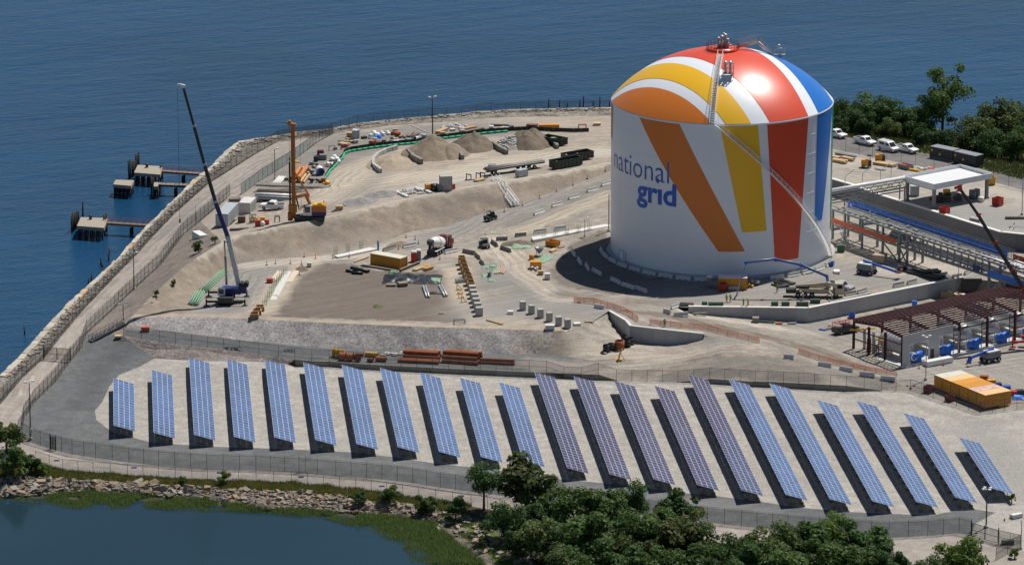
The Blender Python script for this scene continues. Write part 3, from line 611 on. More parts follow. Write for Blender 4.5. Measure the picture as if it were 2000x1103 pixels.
# hatch with frame low on the left
a = radians(-60)
m = MB(); M = Matrix.Translation(wall(a, 0)) @ Matrix.Rotation(a, 4, 'Z')
for c, d in (((0, -.35, 1.6), (1.5, .5, 2.6)),): m.hexa([M @ Vector((c[0] + sx * d[0] / 2, c[1] + sy * d[1] / 2, c[2] + sz * d[2] / 2)) for sz in (-1, 1) for sx, sy in ((-1, -1), (1, -1), (1, 1), (-1, 1))])
m.build('hatch', GL_W, tank)
m = MB(); m.bar(M @ Vector((-.9, -.7, .9)), M @ Vector((-.9, -.7, 3.2)), .1); m.bar(M @ Vector((.9, -.7, .9)), M @ Vector((.9, -.7, 3.2)), .1); m.bar(M @ Vector((-.9, -.7, 3.2)), M @ Vector((.9, -.7, 3.2)), .1); m.build('hatch_frame', STEEL, tank)

# ------------------------------------------------------------ solar field
rows = [((221, 738), (222, 830)), ((296, 722), (300, 844)), ((369, 698), (379, 848)), ((443, 701), (457, 852)), ((517, 702), (536, 853)), ((592, 707), (616, 858)), ((667.5, 712), (696.5, 866)), ((742, 718), (777, 872)),
        ((820, 727), (857.5, 881)), ((897.7, 737), (939.5, 891)), ((974.6, 746), (1022, 900)), ((1043.4, 726), (1107.6, 912.7)), ((1120, 734), (1191, 925)), ((1199.7, 743.6), (1276.7, 934.6)), ((1277.8, 753), (1361.8, 945.7)), ((1343, 731.5), (1448, 956)),
        ((1423, 740), (1534.7, 964.8)), ((1502, 747.8), (1620.8, 973.5)), ((1595.5, 780.8), (1704, 977.6)), ((1672.6, 782.5), (1790, 978.7)), ((1764.6, 806), (1866, 970)), ((1872.6, 853.7), (1937.5, 952.6))]
def cellmat(name, c):
    g = NT(name); p = g.pos(); f = g.ramp(g.noise(p, .05, 2), .35, .65); oi = g.n('ShaderNodeObjectInfo')
    col = g.mix(f, c, tuple(x * 1.3 for x in c)); col = g.mix(1.0, col, g.ramp(oi.outputs['Random'], 0, 1, .86, 1.16), 'MULTIPLY')
    g.l(col, g.b.inputs['Base Color']); g.b.inputs['Roughness'].default_value = .3; g.b.inputs['Coat Weight'].default_value = .25; g.b.inputs['Coat Roughness'].default_value = .08; return g.mat
CELLS = [cellmat('blue_cells', (.055, .108, .245)), cellmat('violet_reflection_cells', (.042, .05, .118))]  # violet tone paints the sky reflection of the middle rows into the cell colour
ZS = -4.4; HI, MW, ML, TILT = 2.35, 1.035, 1.65, radians(17)
def module_mesh(L, cm):
    m = MB(); m.b0(0, MW - .012, 0, L - .012, -.045, 0)       # aluminium frame
    m.m = 1; e = .045; f = .075; m.poly([(e, f, .004), (MW - .012 - e, f, .004), (MW - .012 - e, L - .012 - f, .004), (e, L - .012 - f, .004)]); return m.mesh('module', [FRM, cm])
FRM = paint('aluminium_frame', (.52, .53, .55), .45, .1, dirt=.05)
mods = {}
nth = ['first', 'second', 'third', 'fourth', 'fifth', 'sixth', 'seventh', 'eighth', 'ninth', 'tenth', 'eleventh', 'twelfth']
for ri, (tl, bl) in enumerate(rows):
    A = P(bl[0], bl[1], ZS + HI); B = P(tl[0], tl[1], ZS + HI); d = B - A; L = d.xy.length; N = int(round(L / ML)); Lm = L / N
    yaw = atan2(d.y, d.x) - pi / 2
    if ri == 0: lab = 'short solar panel row at the left end of the field beside the dark stone bank'
    elif ri == 21: lab = 'short solar panel row at the right end of the field beside the lamp pole'
    elif ri < 11: lab = '%s solar panel row counted from the left end of the field' % nth[ri]
    else: lab = '%s solar panel row counted from the right end of the field' % nth[21 - ri]
    root = T('solar_row', lab, 'solar panel row', (A.x, A.y, ZS), yaw, 'tilted solar panel rows')
    cm = CELLS[1 if 11 <= ri <= 16 or ri == 14 else 0]
    if ri in (16, 17): cm = CELLS[0]
    key = (round(Lm, 2), cm.name)
    if key not in mods: mods[key] = module_mesh(Lm, cm)
    for k in range(4):
        for j in range(N):
            c2 = cm
            o = link('module', mods[key], root, (k * MW * cos(TILT), j * Lm, HI - k * MW * sin(TILT)), (0, TILT, 0))
    m = MB()
    for k in (.35, 2.1, 3.8): m.bar((k * MW * cos(TILT), .1, HI - k * MW * sin(TILT) - .11), (k * MW * cos(TILT), L - .1, HI - k * MW * sin(TILT) - .11), .08, .1)
    m.build('rail', GREYST, root)
    npst = max(3, int(L / 4))
    pm = MB(); pm.bar((0, 0, 0), (0, 0, HI - .55), .1); pm.bar((2.0, 0, 0), (2.0, 0, HI - 1.15), .1); pm.bar((-1.0, 0, HI - .23), (2.7, 0, HI - 1.36), .08, .12)
    pm.b0(-.35, .35, -.4, .4, 0, .25); pm.b0(1.65, 2.35, -.4, .4, 0, .25); pme = pm.mesh('support_frame', GREYST)
    for j in range(npst): link('support_frame', pme, root, (1.1, 1.6 + (L - 4.6) * j / (npst - 1), 0))
# ------------------------------------------------------------ fences
def fence(name, label, cat, line, h=2.4, step=3.0, mat=None, postm=None, rails=(1.0,), pr=.04, barb=0., net=True, group=None, zoff=0., snap=True):
    pts = [G(*p) for p in line] if len(line[0]) == 2 else [P(*p) for p in line]
    seg = [];
    for a, b in zip(pts, pts[1:]):
        k = max(1, int(round((b.xy - a.xy).length / step)))
        for i in range(k): seg.append(a.lerp(b, i / k))
    seg.append(pts[-1])
    seg = [Vector((p.x, p.y, (lambda z: z if snap and abs(z - p.z) < 1.2 else p.z)(GZ(p.x, p.y)) + zoff)) for p in seg]
    o = seg[0].copy(); root = T(name, label, cat, o, 0, group); seg = [p - o for p in seg]
    pm = MB(); pm.tube((0, 0, -.1), (0, 0, h + barb), pr, 6); me = pm.mesh('post', postm or DARK)
    for p in seg[:280]: link('post', me, root, p)
    if net:
        m = MB()
        for a, b in zip(seg, seg[1:]): m.poly([a + Vector((0, 0, .05)), b + Vector((0, 0, .05)), b + Vector((0, 0, h)), a + Vector((0, 0, h))])
        m.build('mesh_panel', mat or LINK, root)
    for r in rails:
        m = MB()
        for a, b in zip(seg, seg[1:]): m.bar(a + Vector((0, 0, h * r)), b + Vector((0, 0, h * r)), .05)
        m.build('rail', postm or DARK, root)
    if barb:
        m = MB()
        for a, b in zip(seg, seg[1:]):
            for k in (.5, 1): m.bar(a + Vector((0, 0, h + barb * k)), b + Vector((0, 0, h + barb * k)), .025)
        m.build('barbed_wire', DARK, root)
    return root
px2 = lambda L: [(p[0], p[1]) for p in L]
fence('shore_fence', 'tall dark chain link fence along the sea wall side of the gravel path', 'fence', F1[1:], 2.6, 3.2, LINKD, barb=.4)
fence('shore_fence', 'chain link fence along the far shoreline above the granite rubble', 'fence', [(649, 262), (698, 246), (791, 236), (843, 232), (930, 224), (1017, 219), (1104, 218), (1190, 216)], 2.4, 4.0, veil('chain_link_far', (.06, .07, .08), .3), barb=.3)
fence('path_fence', 'dark chain link fence between the gravel path and the grey stone bank', 'fence', F2[:7], 2.6, 2.4, LINKD, barb=.4, rails=(1.0, .5))
fence('path_fence', 'dark chain link fence between the gravel path and the brown earth slope', 'fence', F2[6:15], 2.6, 2.6, LINKD, barb=.4, rails=(1.0, .5))
fence('screen_fence', 'fence with pale green privacy fabric behind the orange drill rig', 'fence', F2[15:18] + [(600, 294, .2)], 2.6, 2.8, FABRIC)
fence('path_fence', 'grey chain link fence running from the privacy screen to the far shore', 'fence', [(600, 294, .2), (617, 281, 0), (650, 262, -1)], 2.6, 2.8, LINKD, rails=(1.0, .5))
fence('field_fence', 'chain link fence at the foot of the dark bank below the solar rows', 'fence', F3, 2.7, 3.1, veil('chain_link_lower', (.07, .075, .077), .34), barb=.3)
fence('field_fence', 'low chain link fence between the lower gravel path and the grassy bank', 'fence', F4[2:17], 2.2, 3.2, veil('chain_link_bank', (.08, .08, .08), .2))
fence('road_fence', 'chain link fence along the wall between the solar rows and pipe storage road', 'fence', F5T, 2.4, 3.4, veil('chain_link_mid', (.10, .105, .107), .28), rails=(1., .5))
fence('road_fence', 'thin chain link fence along the dark dirt mound above the solar rows', 'fence', [F5T[-1]] + F5R[:9], 2.3, 3.2, veil('chain_link_thin', (.12, .12, .12), .2), snap=False)
fence('road_fence', 'chain link fence round the orange container row', 'fence', [(1778, 764), (1845, 786), (1915, 808), (1962, 802), (2010, 796)], 2.4, 3.0, veil('chain_link_yard', (.09, .09, .09), .22), rails=(1., .5))
fence('lot_fence', 'tall thin chain link fence in front of the parked white vehicles', 'fence', [(1626, 292), (1704, 308), (1788, 324), (1860, 339)], 2.8, 4.4, veil('chain_link_lot', (.14, .14, .14), .14))
fence('lot_fence', 'chain link fence on the right behind the white canopy', 'fence', [(1940, 357), (2000, 372), (2100, 398)], 2.8, 4.6, veil('chain_link_lot_right', (.14, .14, .14), .14))
fence('gate_fence', 'chain link fence in the lower right corner running to the field gate', 'fence', [(1952, 1062), (1993, 1071), (1968, 1082), (1945, 1094)], 2.5, 2.8, LINKD, rails=(1., .5))
fence('orange_safety_fence', 'orange mesh safety fence curving above the concrete wall and steps', 'safety fence', [(1121, 591), (1160, 593), (1200, 604), (1225, 614), (1246, 628)], 1.2, 2.2, NET, paint('orange_post', (.75, .2, .08), .6), pr=.04)
fence('orange_safety_fence', 'orange mesh safety fence beside the worker in a green vest', 'safety fence', [(1269, 634), (1330, 640), (1383, 645), (1440, 660), (1483, 670)], 1.15, 2.4, NET, _pm['orange_post'], pr=.04)
fence('orange_safety_fence', 'orange mesh safety fence behind the barriers near the steel frame building', 'safety fence', [(1560, 690), (1620, 708), (1690, 724), (1752, 736)], 1.0, 2.6, NET, _pm['orange_post'], pr=.04)
def gate(label, A, B, h=2.5):
    a, rz, L = R2(A, B); r = T('gate', label, 'gate', a, rz)
    for x in (0, L): MB().tube((x, 0, 0), (x, 0, h + .5), .09, 8).build('post', DARK, r)
    for x0, x1 in ((.15, L / 2 - .05), (L / 2 + .05, L - .15)):
        m = MB()
        for z in (.15, h * .5, h): m.bar((x0, 0, z), (x1, 0, z), .07)
        for x in (x0, x1): m.bar((x, 0, .15), (x, 0, h), .07)
        f = m.build('leaf', DARK, r); MB().poly([(x0, 0, .15), (x1, 0, .15), (x1, 0, h), (x0, 0, h)]).build('mesh_panel', LINKD, f)
gate('double chain link gate across the gravel path near the sea wall', (85, 702), (138, 706))
gate('black framed double gate in the lower right corner below the lamp pole', (1897, 1047), (1950, 1062))
gate('narrow gate in the fence at the lower left corner of the bank', (98, 877), (109, 880))

def stone(m, c, d, rz, j=.12, rng=random):
    x, y, z = d[0] / 2, d[1] / 2, d[2] / 2; pts = []
    M = Matrix.Translation(c) @ Matrix.Rotation(rz, 4, 'Z')
    for sx, sy, sz in ((-1, -1, -1), (1, -1, -1), (1, 1, -1), (-1, 1, -1), (-1, -1, 1), (1, -1, 1), (1, 1, 1), (-1, 1, 1)):
        pts.append(M @ Vector((sx * x * (1 + rng.uniform(-j, j)), sy * y * (1 + rng.uniform(-j, j)), sz * z * (1 + rng.uniform(-j, j)))))
    return m.hexa(pts)
# ------------------------------------------------------------ walls
def wallrun(name, label, cat, pts, zt, zb, th, mat, capm=None, panel=3.0, side=1, cap_w=.7):
    """concrete wall traced along its top edge; side says where its thickness goes"""
    W = [wp(p) for p in pts]; o = W[0].copy(); o.z = min(zb); r = T(name, label, cat, o)
    lens = [(b.xy - a.xy).length for a, b in zip(W, W[1:])]
    seg = []
    for i, (a, b) in enumerate(zip(W, W[1:])):
        n = max(1, int(round(lens[i] / panel))); d = (b - a).xy.normalized(); nn = Vector((-d.y, d.x, 0)) * side
        for k in range(n):
            p = a.lerp(b, k / n); q = a.lerp(b, (k + 1) / n); g = Vector((d.x, d.y, 0)) * .012
            z0, z1 = zb[i] + (zb[i + 1] - zb[i]) * k / n, zb[i] + (zb[i + 1] - zb[i]) * (k + 1) / n
            t0, t1 = zt[i] + (zt[i + 1] - zt[i]) * k / n, zt[i] + (zt[i + 1] - zt[i]) * (k + 1) / n
            A = [Vector((p.x, p.y, 0)) + g, Vector((q.x, q.y, 0)) - g]; Bk = [v + nn * th for v in A]
            m = MB(); m.hexa([v - o for v in (A[0] + Vector((0, 0, z0 - .4)), A[1] + Vector((0, 0, z1 - .4)), Bk[1] + Vector((0, 0, z1 - .4)), Bk[0] + Vector((0, 0, z0 - .4)), A[0] + Vector((0, 0, t0)), A[1] + Vector((0, 0, t1)), Bk[1] + Vector((0, 0, t1)), Bk[0] + Vector((0, 0, t0)))])
            if side < 0: m.f = [f[::-1] for f in m.f]
            m.build('panel', mat, r)
            seg.append((A, nn, t0, t1))
    if capm:
        m = MB()
        for A, nn, t0, t1 in seg:
            a, b = A[0] - nn * .06, A[1] - nn * .06
            a2, b2 = a + nn * cap_w, b + nn * cap_w
            m.hexa([v - o for v in (a + Vector((0, 0, t0)), b + Vector((0, 0, t1)), b2 + Vector((0, 0, t1)), a2 + Vector((0, 0, t0)), a + Vector((0, 0, t0 + .18)), b + Vector((0, 0, t1 + .18)), b2 + Vector((0, 0, t1 + .18)), a2 + Vector((0, 0, t0 + .18)))])
        m.build('coping', capm, r)
    return r
WALLC = paint('board_marked_concrete', (.40, .40, .40), .85, dirt=.45, dc=(.30, .30, .29), scale=.6, rnd=.05)
COPE = paint('white_coping', (.72, .71, .68), .8, dirt=.2)
wallrun('retaining_wall', 'long pale concrete retaining wall below the tank yard with white coping', 'wall', W1 + [(1881, 543, 0)], (.05, .05, .05, .05), (-1.3, -2.9, -2.9, -2.9), .5, WALLC, COPE, 2.6, cap_w=.75)
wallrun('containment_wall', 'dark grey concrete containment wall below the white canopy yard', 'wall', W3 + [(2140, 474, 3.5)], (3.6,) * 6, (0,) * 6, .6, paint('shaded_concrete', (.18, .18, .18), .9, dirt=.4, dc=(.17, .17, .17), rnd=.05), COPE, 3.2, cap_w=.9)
wallrun('wing_wall', 'curved concrete wing wall above the pipe rings in the sandy yard', 'wall', W2, (.35, .25, .25, -.35, -.75), (-1.8, -3.2, -3.2, -3.2, -2.2), .4, WALLC, CONCW, 2.4, cap_w=.55)
wallrun('field_wall', 'low dark concrete wall between the pipe storage road and the solar rows', 'wall', FS, (-2.95, -3.25) + (-3.35,) * 6, (-4.4,) * 8, .4, CONCD, None, 3.4)
wallrun('field_wall', 'low concrete wall with a step beside the dark dirt mound', 'wall', F5R[2:4] + [(1476, 742, -3.5)], (-3.4, -3.4, -3.4), (-4.4,) * 3, .5, CONCD, None, 3.4)
wallrun('field_wall', 'low dark concrete wall behind the last long solar rows on the right', 'wall', [(1473, 746, -3.5)] + F5R[4:7], (-3.35, -3.3, -3.3, -3.3), (-4.5,) * 4, .6, CONCD, None, 3.4)

wallrun('field_wall', 'tapering low wall between the road end and the sandy yard', 'wall', [F5T[-1], (1206, 743, -4.3)], (-3.3, -4.3), (-4.4, -4.4), .4, CONCD, None, 3.0)
wallrun('field_wall', 'tapering low wall in front of the dark dirt mound', 'wall', [(1322, 745, -4.3), F5R[2]], (-4.3, -3.5), (-4.4, -4.4), .4, CONCD, None, 3.0)
wallrun('field_wall', 'tapering low wall at the right end behind the last solar rows', 'wall', [F5R[6], (1724, 762, -4.3)], (-3.3, -4.3), (-4.4, -4.4), .4, CONCD, None, 3.0)
m = MB(); stone(m, Vector((0, 0, 0)), (2.6, 1.0, 1.5), 0, .1); o = m.build('wall_end_block', CONCD); o.location = P(569, 708, -3.95); tag(o, 'rough grey block at the left end of the low dark field wall', 'block')
# sea wall of granite blocks, each block a piece
GRAN = paint('granite_block', (.43, .39, .32), .85, dirt=.5, dc=(.33, .29, .23), scale=.8, rnd=.22)
GRAN2 = paint('ochre_granite_block', (.50, .36, .19), .85, dirt=.4, dc=(.3, .22, .14), rnd=.15)
swp = [P(*p) for p in SW]
o0 = swp[1].copy(); sea_wall = T('sea_wall', 'sea wall of pale granite blocks along the water edge', 'sea wall', o0)
acc = MB(); nbk = 0; rg = random.Random(3)
for a, b in zip(swp[1:27], swp[2:28]):
    L = (b.xy - a.xy).length; t = 0; d = (b - a).normalized(); nn = Vector((-d.y, d.x, 0)).normalized(); ang = atan2(d.y, d.x)
    while t < L - .3:
        bl = rg.uniform(2.0, 4.2); bl = min(bl, L - t)
        if bl < .7: break
        c = a + d * (t + bl / 2) - nn * rg.uniform(.25, .55); w = rg.uniform(1.15, 1.5)
        m = MB(); stone(m, Vector((0, 0, 0)), (bl - .05, w, .9), 0, .04, rg)
        mt = GRAN2 if rg.random() < .1 else GRAN
        if nbk < 290: link('block', m.mesh('block', mt), sea_wall, c - o0 + Vector((0, 0, -.35 + rg.uniform(-.05, .05))), (rg.uniform(-.05, .05), rg.uniform(-.04, .04), ang + rg.uniform(-.05, .05)))
        else: stone(acc, c - o0 + Vector((0, 0, -.35)), (bl - .08, w, 1.0), ang, .05, rg)
        nbk += 1; t += bl
face = MB()
for a, b in zip(swp[1:30], swp[2:31]):
    d = (b - a).normalized(); nn = Vector((-d.y, d.x, 0)); a1, b1 = a + nn * .15 - o0, b + nn * .15 - o0
    face.poly([a1 + Vector((0, 0, -.1)), b1 + Vector((0, 0, -.1)), b1 + nn * .6 + Vector((0, 0, -3.6)), a1 + nn * .6 + Vector((0, 0, -3.6))])
face.build('wall_face', CONCD, sea_wall)
if acc.v: stuff(acc.build('far_blocks', GRAN, sea_wall))

# rubble behind the sea wall
rub = MB(); rg = random.Random(5)
for a, b, c, d in zip(swp[1:27], swp[2:28], [P(*p) for p in F1[1:17]] + [None] * 20, [P(*p) for p in F1[2:17]] + [None] * 20): pass
for i in range(1500):
    k = rg.randrange(1, 27); a, b = swp[k], swp[k + 1]; t = rg.random(); p = a.lerp(b, t); d = (b - a).normalized(); nn = Vector((d.y, -d.x, 0))
    far = k > 15; p = p + nn * rg.uniform(1.2, 5.5 if far else 3.0); z = GZ(p.x, p.y)
    if z < -5: continue
    s = rg.uniform(.2, .65) * (1.6 if rg.random() < .06 else 1); stone(rub, Vector((p.x, p.y, z + s * .1)), (s * rg.uniform(.8, 1.6), s, s * .6), rg.uniform(0, 3), .25, rg)
stuff(rub.build('shore_rocks', paint('rubble_stone', (.34, .30, .25), .9, dirt=.7, dc=(.15, .13, .11), scale=.5)))
# ------------------------------------------------------------ steel frame building
A0 = G(1763, 717); B0 = G(1997, 665); C0 = G(1668, 680); zb = -3.15
ux = (B0 - A0); ux.z = 0; LB = ux.length * 1.35; ux.normalize(); vy = Vector((-ux.y, ux.x, 0)); WB = (C0 - A0).dot(vy)
bl = T('steel_frame_building', 'unfinished building with open maroon steel roof frame and part of a grey wall', 'building', (A0.x, A0.y, zb), atan2(ux.y, ux.x))
def uof(px, py): p = P(px, py, zb); return (p - A0).dot(ux)
HB, BAY = 6.2, uof(1876, 691) / 2
NB = int(LB / BAY) + 1; LB = NB * BAY
slab = MB(); slab.b0(-.4, LB, -.4, WB + .4, -.3, .12); slab.build('floor_slab', CONCW, bl)
zr = lambda y: HB + .75 * (1 - abs(y - WB / 2) / (WB / 2))
cm = MB(); cm.b0(-.2, .2, -.02, .02, .12, HB - .45); cm.b0(-.2, .2, .33, .37, .12, HB - .45); cm.b0(-.03, .03, .02, .33, .12, HB - .45); cme = cm.mesh('column', MAROON)
for i in range(NB + 1):
    for y in (0, WB - .35): link('column', cme, bl, (i * BAY, y, 0))
    m = MB()
    for y0, y1 in ((0, WB / 2), (WB / 2, WB)):
        z0, z1 = zr(y0), zr(y1); m.hexa([(i * BAY - .12, y0, z0 - .62), (i * BAY + .12, y0, z0 - .62), (i * BAY + .12, y1, z1 - .62), (i * BAY - .12, y1, z1 - .62), (i * BAY - .12, y0, z0), (i * BAY + .12, y0, z0), (i * BAY + .12, y1, z1), (i * BAY - .12, y1, z1)])
    m.build('rafter', MAROON, bl)
for y in (WB * .34, WB * .67): link('column', cme, bl, (0, y, 0))
NP = 15
for k in range(NP + 1):
    y = .1 + (WB - .2) * k / NP; m = MB(); m.b0(-.35, LB, y - .085, y + .085, zr(y) + .005, zr(y) + .25); m.build('purlin', MAROON, bl)
m = MB()
for i in range(NB):
    for y0, y1 in ((0, WB / 2), (WB / 2, WB)):
        if i % 2 == 0: m.bar((i * BAY, y0, zr(y0) - .05), ((i + 1) * BAY, y1, zr(y1) - .05), .05); m.bar(((i + 1) * BAY, y0, zr(y0) - .05), (i * BAY, y1, zr(y1) - .05), .05)
    for f in (.33, .66):
        for k in range(NP): 
            if (i + k) % 3 == 0: y = .1 + (WB - .2) * (k + .5) / NP; m.bar(((i + f) * BAY, y - .5, zr(y) + .12), ((i + f) * BAY, y + .5, zr(y) + .12), .05)
m.build('bracing', MAROON, bl)
rg = random.Random(9)
for z in (2.3, 4.2):
    m = MB(); m.b0(-.08, .08, .38, WB - .4, z, z + .2); m.build('girt', MAROON, bl)
for i in range(2, NB):
    for z in (1.3, 2.6, 3.9, 5.2):
        m = MB(); m.b0(i * BAY + .2, i * BAY + BAY * (.22), .02, .12, z, z + .14); m.b0(i * BAY - BAY * .2, i * BAY - .22, .02, .12, z, z + .14); m.build('girt', MAROON, bl)
    for f in (-.22, .24): m = MB(); m.b0(i * BAY + BAY * f, i * BAY + BAY * f + .1, .02, .14, .12, HB - .4); m.build('door_post', MAROON if f < 0 else STEEL, bl)
m = MB(); m.b0(1.8 * BAY, LB, .02, .14, HB - 1.3, HB - 1.1); m.build('girt', MAROON, bl)
# grey wall panels with openings
WGREY = paint('grey_wall_sheet', (.46, .47, .47), .6, dirt=.1)
o1a, o1b = uof(1779, 714), uof(1814, 705); o2a = uof(1833, 700); top_e = uof(1860, 694)
def wp_(n, x0, x1, z0, z1): m = MB(); m.b0(x0, x1, -.16, -.03, z0, z1); m.build(n, WGREY, bl)
wp_('wall_panel', -.2, o1a, 0, HB + .05); wp_('wall_panel', o1a + .01, o1b, 4.3, HB + .05); wp_('wall_panel', o1b + .01, o1b + .5, 0, HB + .05)
wp_('wall_panel', o1b + .51, o1b + 1.5, 2.3, HB + .05); wp_('wall_panel', o1b + 1.51, o2a, 0, HB + .05); wp_('wall_panel', o2a + .01, top_e, 4.6, HB + .05)
m = MB(); m.b0(o1b + .52, o1b + 1.49, -.1, -.05, .12, 2.28); m.build('door', DARK, bl)
for x0, x1, z in ((o1a, o1b, 4.3), (o2a, o2a + (o1b - o1a) * 1.05, 4.6)):
    m = MB(); m.b0(x0 - .06, x0 + .06, -.22, -.165, 0, z); m.b0(x1 - .06, x1 + .06, -.22, -.165, 0, z); m.b0(x0 + .06, x1 - .06, -.22, -.165, z - .12, z); m.build('door_frame', WHITE, bl)
# wrapped vessels inside
for i in range(NB):
    x = (i + .55) * BAY if i else BAY * .5
    if i == NB - 1: continue
    v = T('wrapped_vessel', ['silver wrapped vessel nearest the open gable end of the steel frame', 'silver wrapped vessel with blue sheeted front in the second bay of the steel frame', 'silver wrapped vessel with blue sheeted front in the third bay from the open gable', 'silver wrapped vessel in the fourth bay, near the red crane', 'silver wrapped vessel in the fifth bay at the picture edge', 'silver wrapped vessel beyond the picture edge side of the frame'][min(i, 5)], 'vessel', bl.matrix_basis @ Vector((x, 0, .12)), bl.rotation_euler.z, 'wrapped vessels inside the steel frame')
    m = MB(); y0, y1 = WB * .16, WB * .68; m.lathe([(.01, y0), (1.2, y0 + .1), (1.75, y0 + .5), (1.8, y0 + 1), (1.8, y1 - 1), (1.6, y1 - .4), (.9, y1), (.01, y1 + .1)], (0, 0, 2.55), 20, 'Y')
    for q in range(len(m.v)): p = m.v[q]; w = noise.noise((p[0] * 1.3 + i, p[1] * 1.3, p[2] * 1.3)) * .12; m.v[q] = (p[0] * (1 + w), p[1], 2.55 + (p[2] - 2.55) * (1 + w))
    m.build('shell', SILVER, v)
    m = MB(); m.b0(-1.2, 1.2, y0 + 1, y0 + 1.5, 0, 1.2); m.b0(-1.2, 1.2, y1 - 1.6, y1 - 1.1, 0, 1.2); m.build('saddle', CONCW, v)
    m = MB(); m.b0(-1.5, 1.5, .9, y0 + .4, .1, 1.5)
    m.build('sheeted_skid', SILVER, v)
    m = MB(); m.tube((-.9, .6, 1.3), (-.9, -.15, 1.3), .75, 14); m.tube((-.6, .2, 1.4), (1.3, .4, 1.7), .55, 10); m.ball((1.4, .4, 1.4), .75, 10, 7); m.box((.4, .4, .6), (1.4, .9, 1.2)); m.build('blue_sheet', TARPB, v)
    if i == 0: m = MB(); m.lathe([(.55, -.16), (.78, -.17), (.80, -.12), (.80, -.05)], (-.9, 0, 1.3), 16, 'Y'); m.build('flange', WHITE, v)
yp = T('yellow_pipe', 'yellow gas pipe bending down inside the open gable of the steel frame', 'pipe', bl.matrix_basis @ Vector((0, 0, 0)), bl.rotation_euler.z)
m = MB(); m.pipe([(-1.5, WB * .95, 4.5), (3.2, WB * .80, 4.6)], .17, 8); m.pipe([(.8, WB * .62, 3.3), (2.6, WB * .42, 3.1), (2.6, WB * .42, .2)], .14, 8); m.build('pipe_run', YELLOW, yp)
sk = T('pump_skid', 'grey pipe and valve skid at the back corner of the open steel frame', 'pump skid', bl.matrix_basis @ Vector((1.2, WB * .68, .12)), bl.rotation_euler.z)
m = MB(); rg = random.Random(4)
for k in range(10): x, y = rg.uniform(-.8, 1.5), rg.uniform(-1.5, 2); m.tube((x, y, 0), (x, y, rg.uniform(1, 4)), .12, 6); m.tube((x, y, .8), (x + rg.uniform(-1, 1), y + rg.uniform(-1, 1), .8), .1, 6)
m.build('pipework', GREYST, sk); m = MB(); m.tube((0, 0, 0), (0, 0, 4.6), .3, 10); m.tube((.3, 3, 0), (.3, 3, 4.4), .32, 10); m.build('riser', SILVER, sk)

# ------------------------------------------------------------ white canopy
cz = 7.9; q = [P(1764, 353, cz), P(1824, 371, cz), P(1938, 349, cz), P(1880, 333, cz)]
q[3] = q[0] + q[2] - q[1]; cax = (q[2] - q[1]); CL = cax.length; cax.normalize(); cvy = Vector((-cax.y, cax.x, 0)); CW = (q[0] - q[1]).dot(cvy)
cn = T('canopy', 'large white flat roofed canopy on grey columns in the upper yard', 'canopy', (q[1].x, q[1].y, 3.5), atan2(cax.y, cax.x)); h = cz - 3.5
m = MB(); m.b0(0, CL, 0, CW, h + .35, h + .5); m.build('roof', WHITE, cn)
for n_, a in (('fascia', (-.02, CL + .02, -.02, .18)), ('fascia', (-.02, CL + .02, CW - .18, CW + .02)), ('fascia', (-.02, .18, .181, CW - .181)), ('fascia', (CL - .18, CL + .02, .181, CW - .181))):
    m = MB(); m.b0(a[0], a[1], a[2], a[3], h, h + 1.25); m.build(n_, paint('canopy_white', (.66, .68, .70), .5, dirt=.08), cn)
cc = MB(); cc.b0(-.3, .3, -.3, .3, 0, h); cc.b0(-.45, .45, -.45, .45, 0, .3); cme = cc.mesh('column', GREYST)
for x in (.8, CL - .8):
    for y in (.8, CW - .8): link('column', cme, cn, (x, y, 0))
m = MB()
for x in (.8, CL / 2, CL - .8): m.b0(x - .15, x + .15, .3, CW - .3, h - .4, h - .01)
m.build('roof_beam', GREYST, cn)

# ------------------------------------------------------------ pipe rack with scaffolding
RZ = 6.6; na = P(1627, 411, RZ); nb_ = P(1960, 521, RZ); dx = (nb_ - na); dx.z = 0; dx.normalize(); rv = Vector((-dx.y, dx.x, 0))
RLn = (P(2060, 554, RZ) - na).dot(dx); RW = (P(1810, 456, RZ) - na).dot(rv); RW = max(4, min(RW, 14))
pr = T('pipe_rack', 'long steel pipe rack running from the tank to the steel frame building', 'pipe rack', (na.x, na.y, 0), atan2(dx.y, dx.x))
tof = lambda px, py, z=RZ: (P(px, py, z) - na).dot(dx)
t1, t2 = tof(1758, 454), tof(1931, 512)
xs = [0, tof(1649, 419), tof(1684, 430), tof(1721, 444), t1, t1 + 2.6, t2, t2 + 3.5, RLn]
cm = MB(); cm.b0(-.2, .2, -.2, .2, -.2, RZ); cme = cm.mesh('column', GREYST)
for x in xs:
    for y in (0, RW): link('column', cme, pr, (x, y, 0))
def beam(n, a, b, w=.28, hh=.35, mt=GREYST): m = MB(); m.bar(a, b, w, hh); m.build(n, mt, pr)
for y in (0, RW): beam('top_beam', (-.2, y, RZ + .18), (RLn, y, RZ + .18), .3, .4)
for y in (0, RW): beam('lower_beam', (0, y, 3.6), (RLn, y, 3.6))
beam('truss_chord', (t1 - 1, -.35, 3.9), (RLn, -.35, 3.9), .3, .4)
n = int((t2 - t1) / 2.1)
for k in range(n):
    a = t1 + (t2 - t1) * k / n; b = t1 + (t2 - t1) * (k + 1) / n; beam('diagonal', (a, -.02, RZ), (b, -.02, 4.0), .14, .14, STEEL); beam('upright', (b, -.02, 4.0), (b, -.02, RZ), .14, .14, GREYST)
k = 0; x = .6
cb = MB(); cb.bar((0, 0, 0), (0, RW, 0), .16, .22); cbm = cb.mesh('cross_beam', STEEL)
while x < RLn - .5: link('cross_beam', cbm, pr, (x, 0, RZ + .15)); link('cross_beam', cbm, pr, (x, 0, 3.7)); x += 1.9
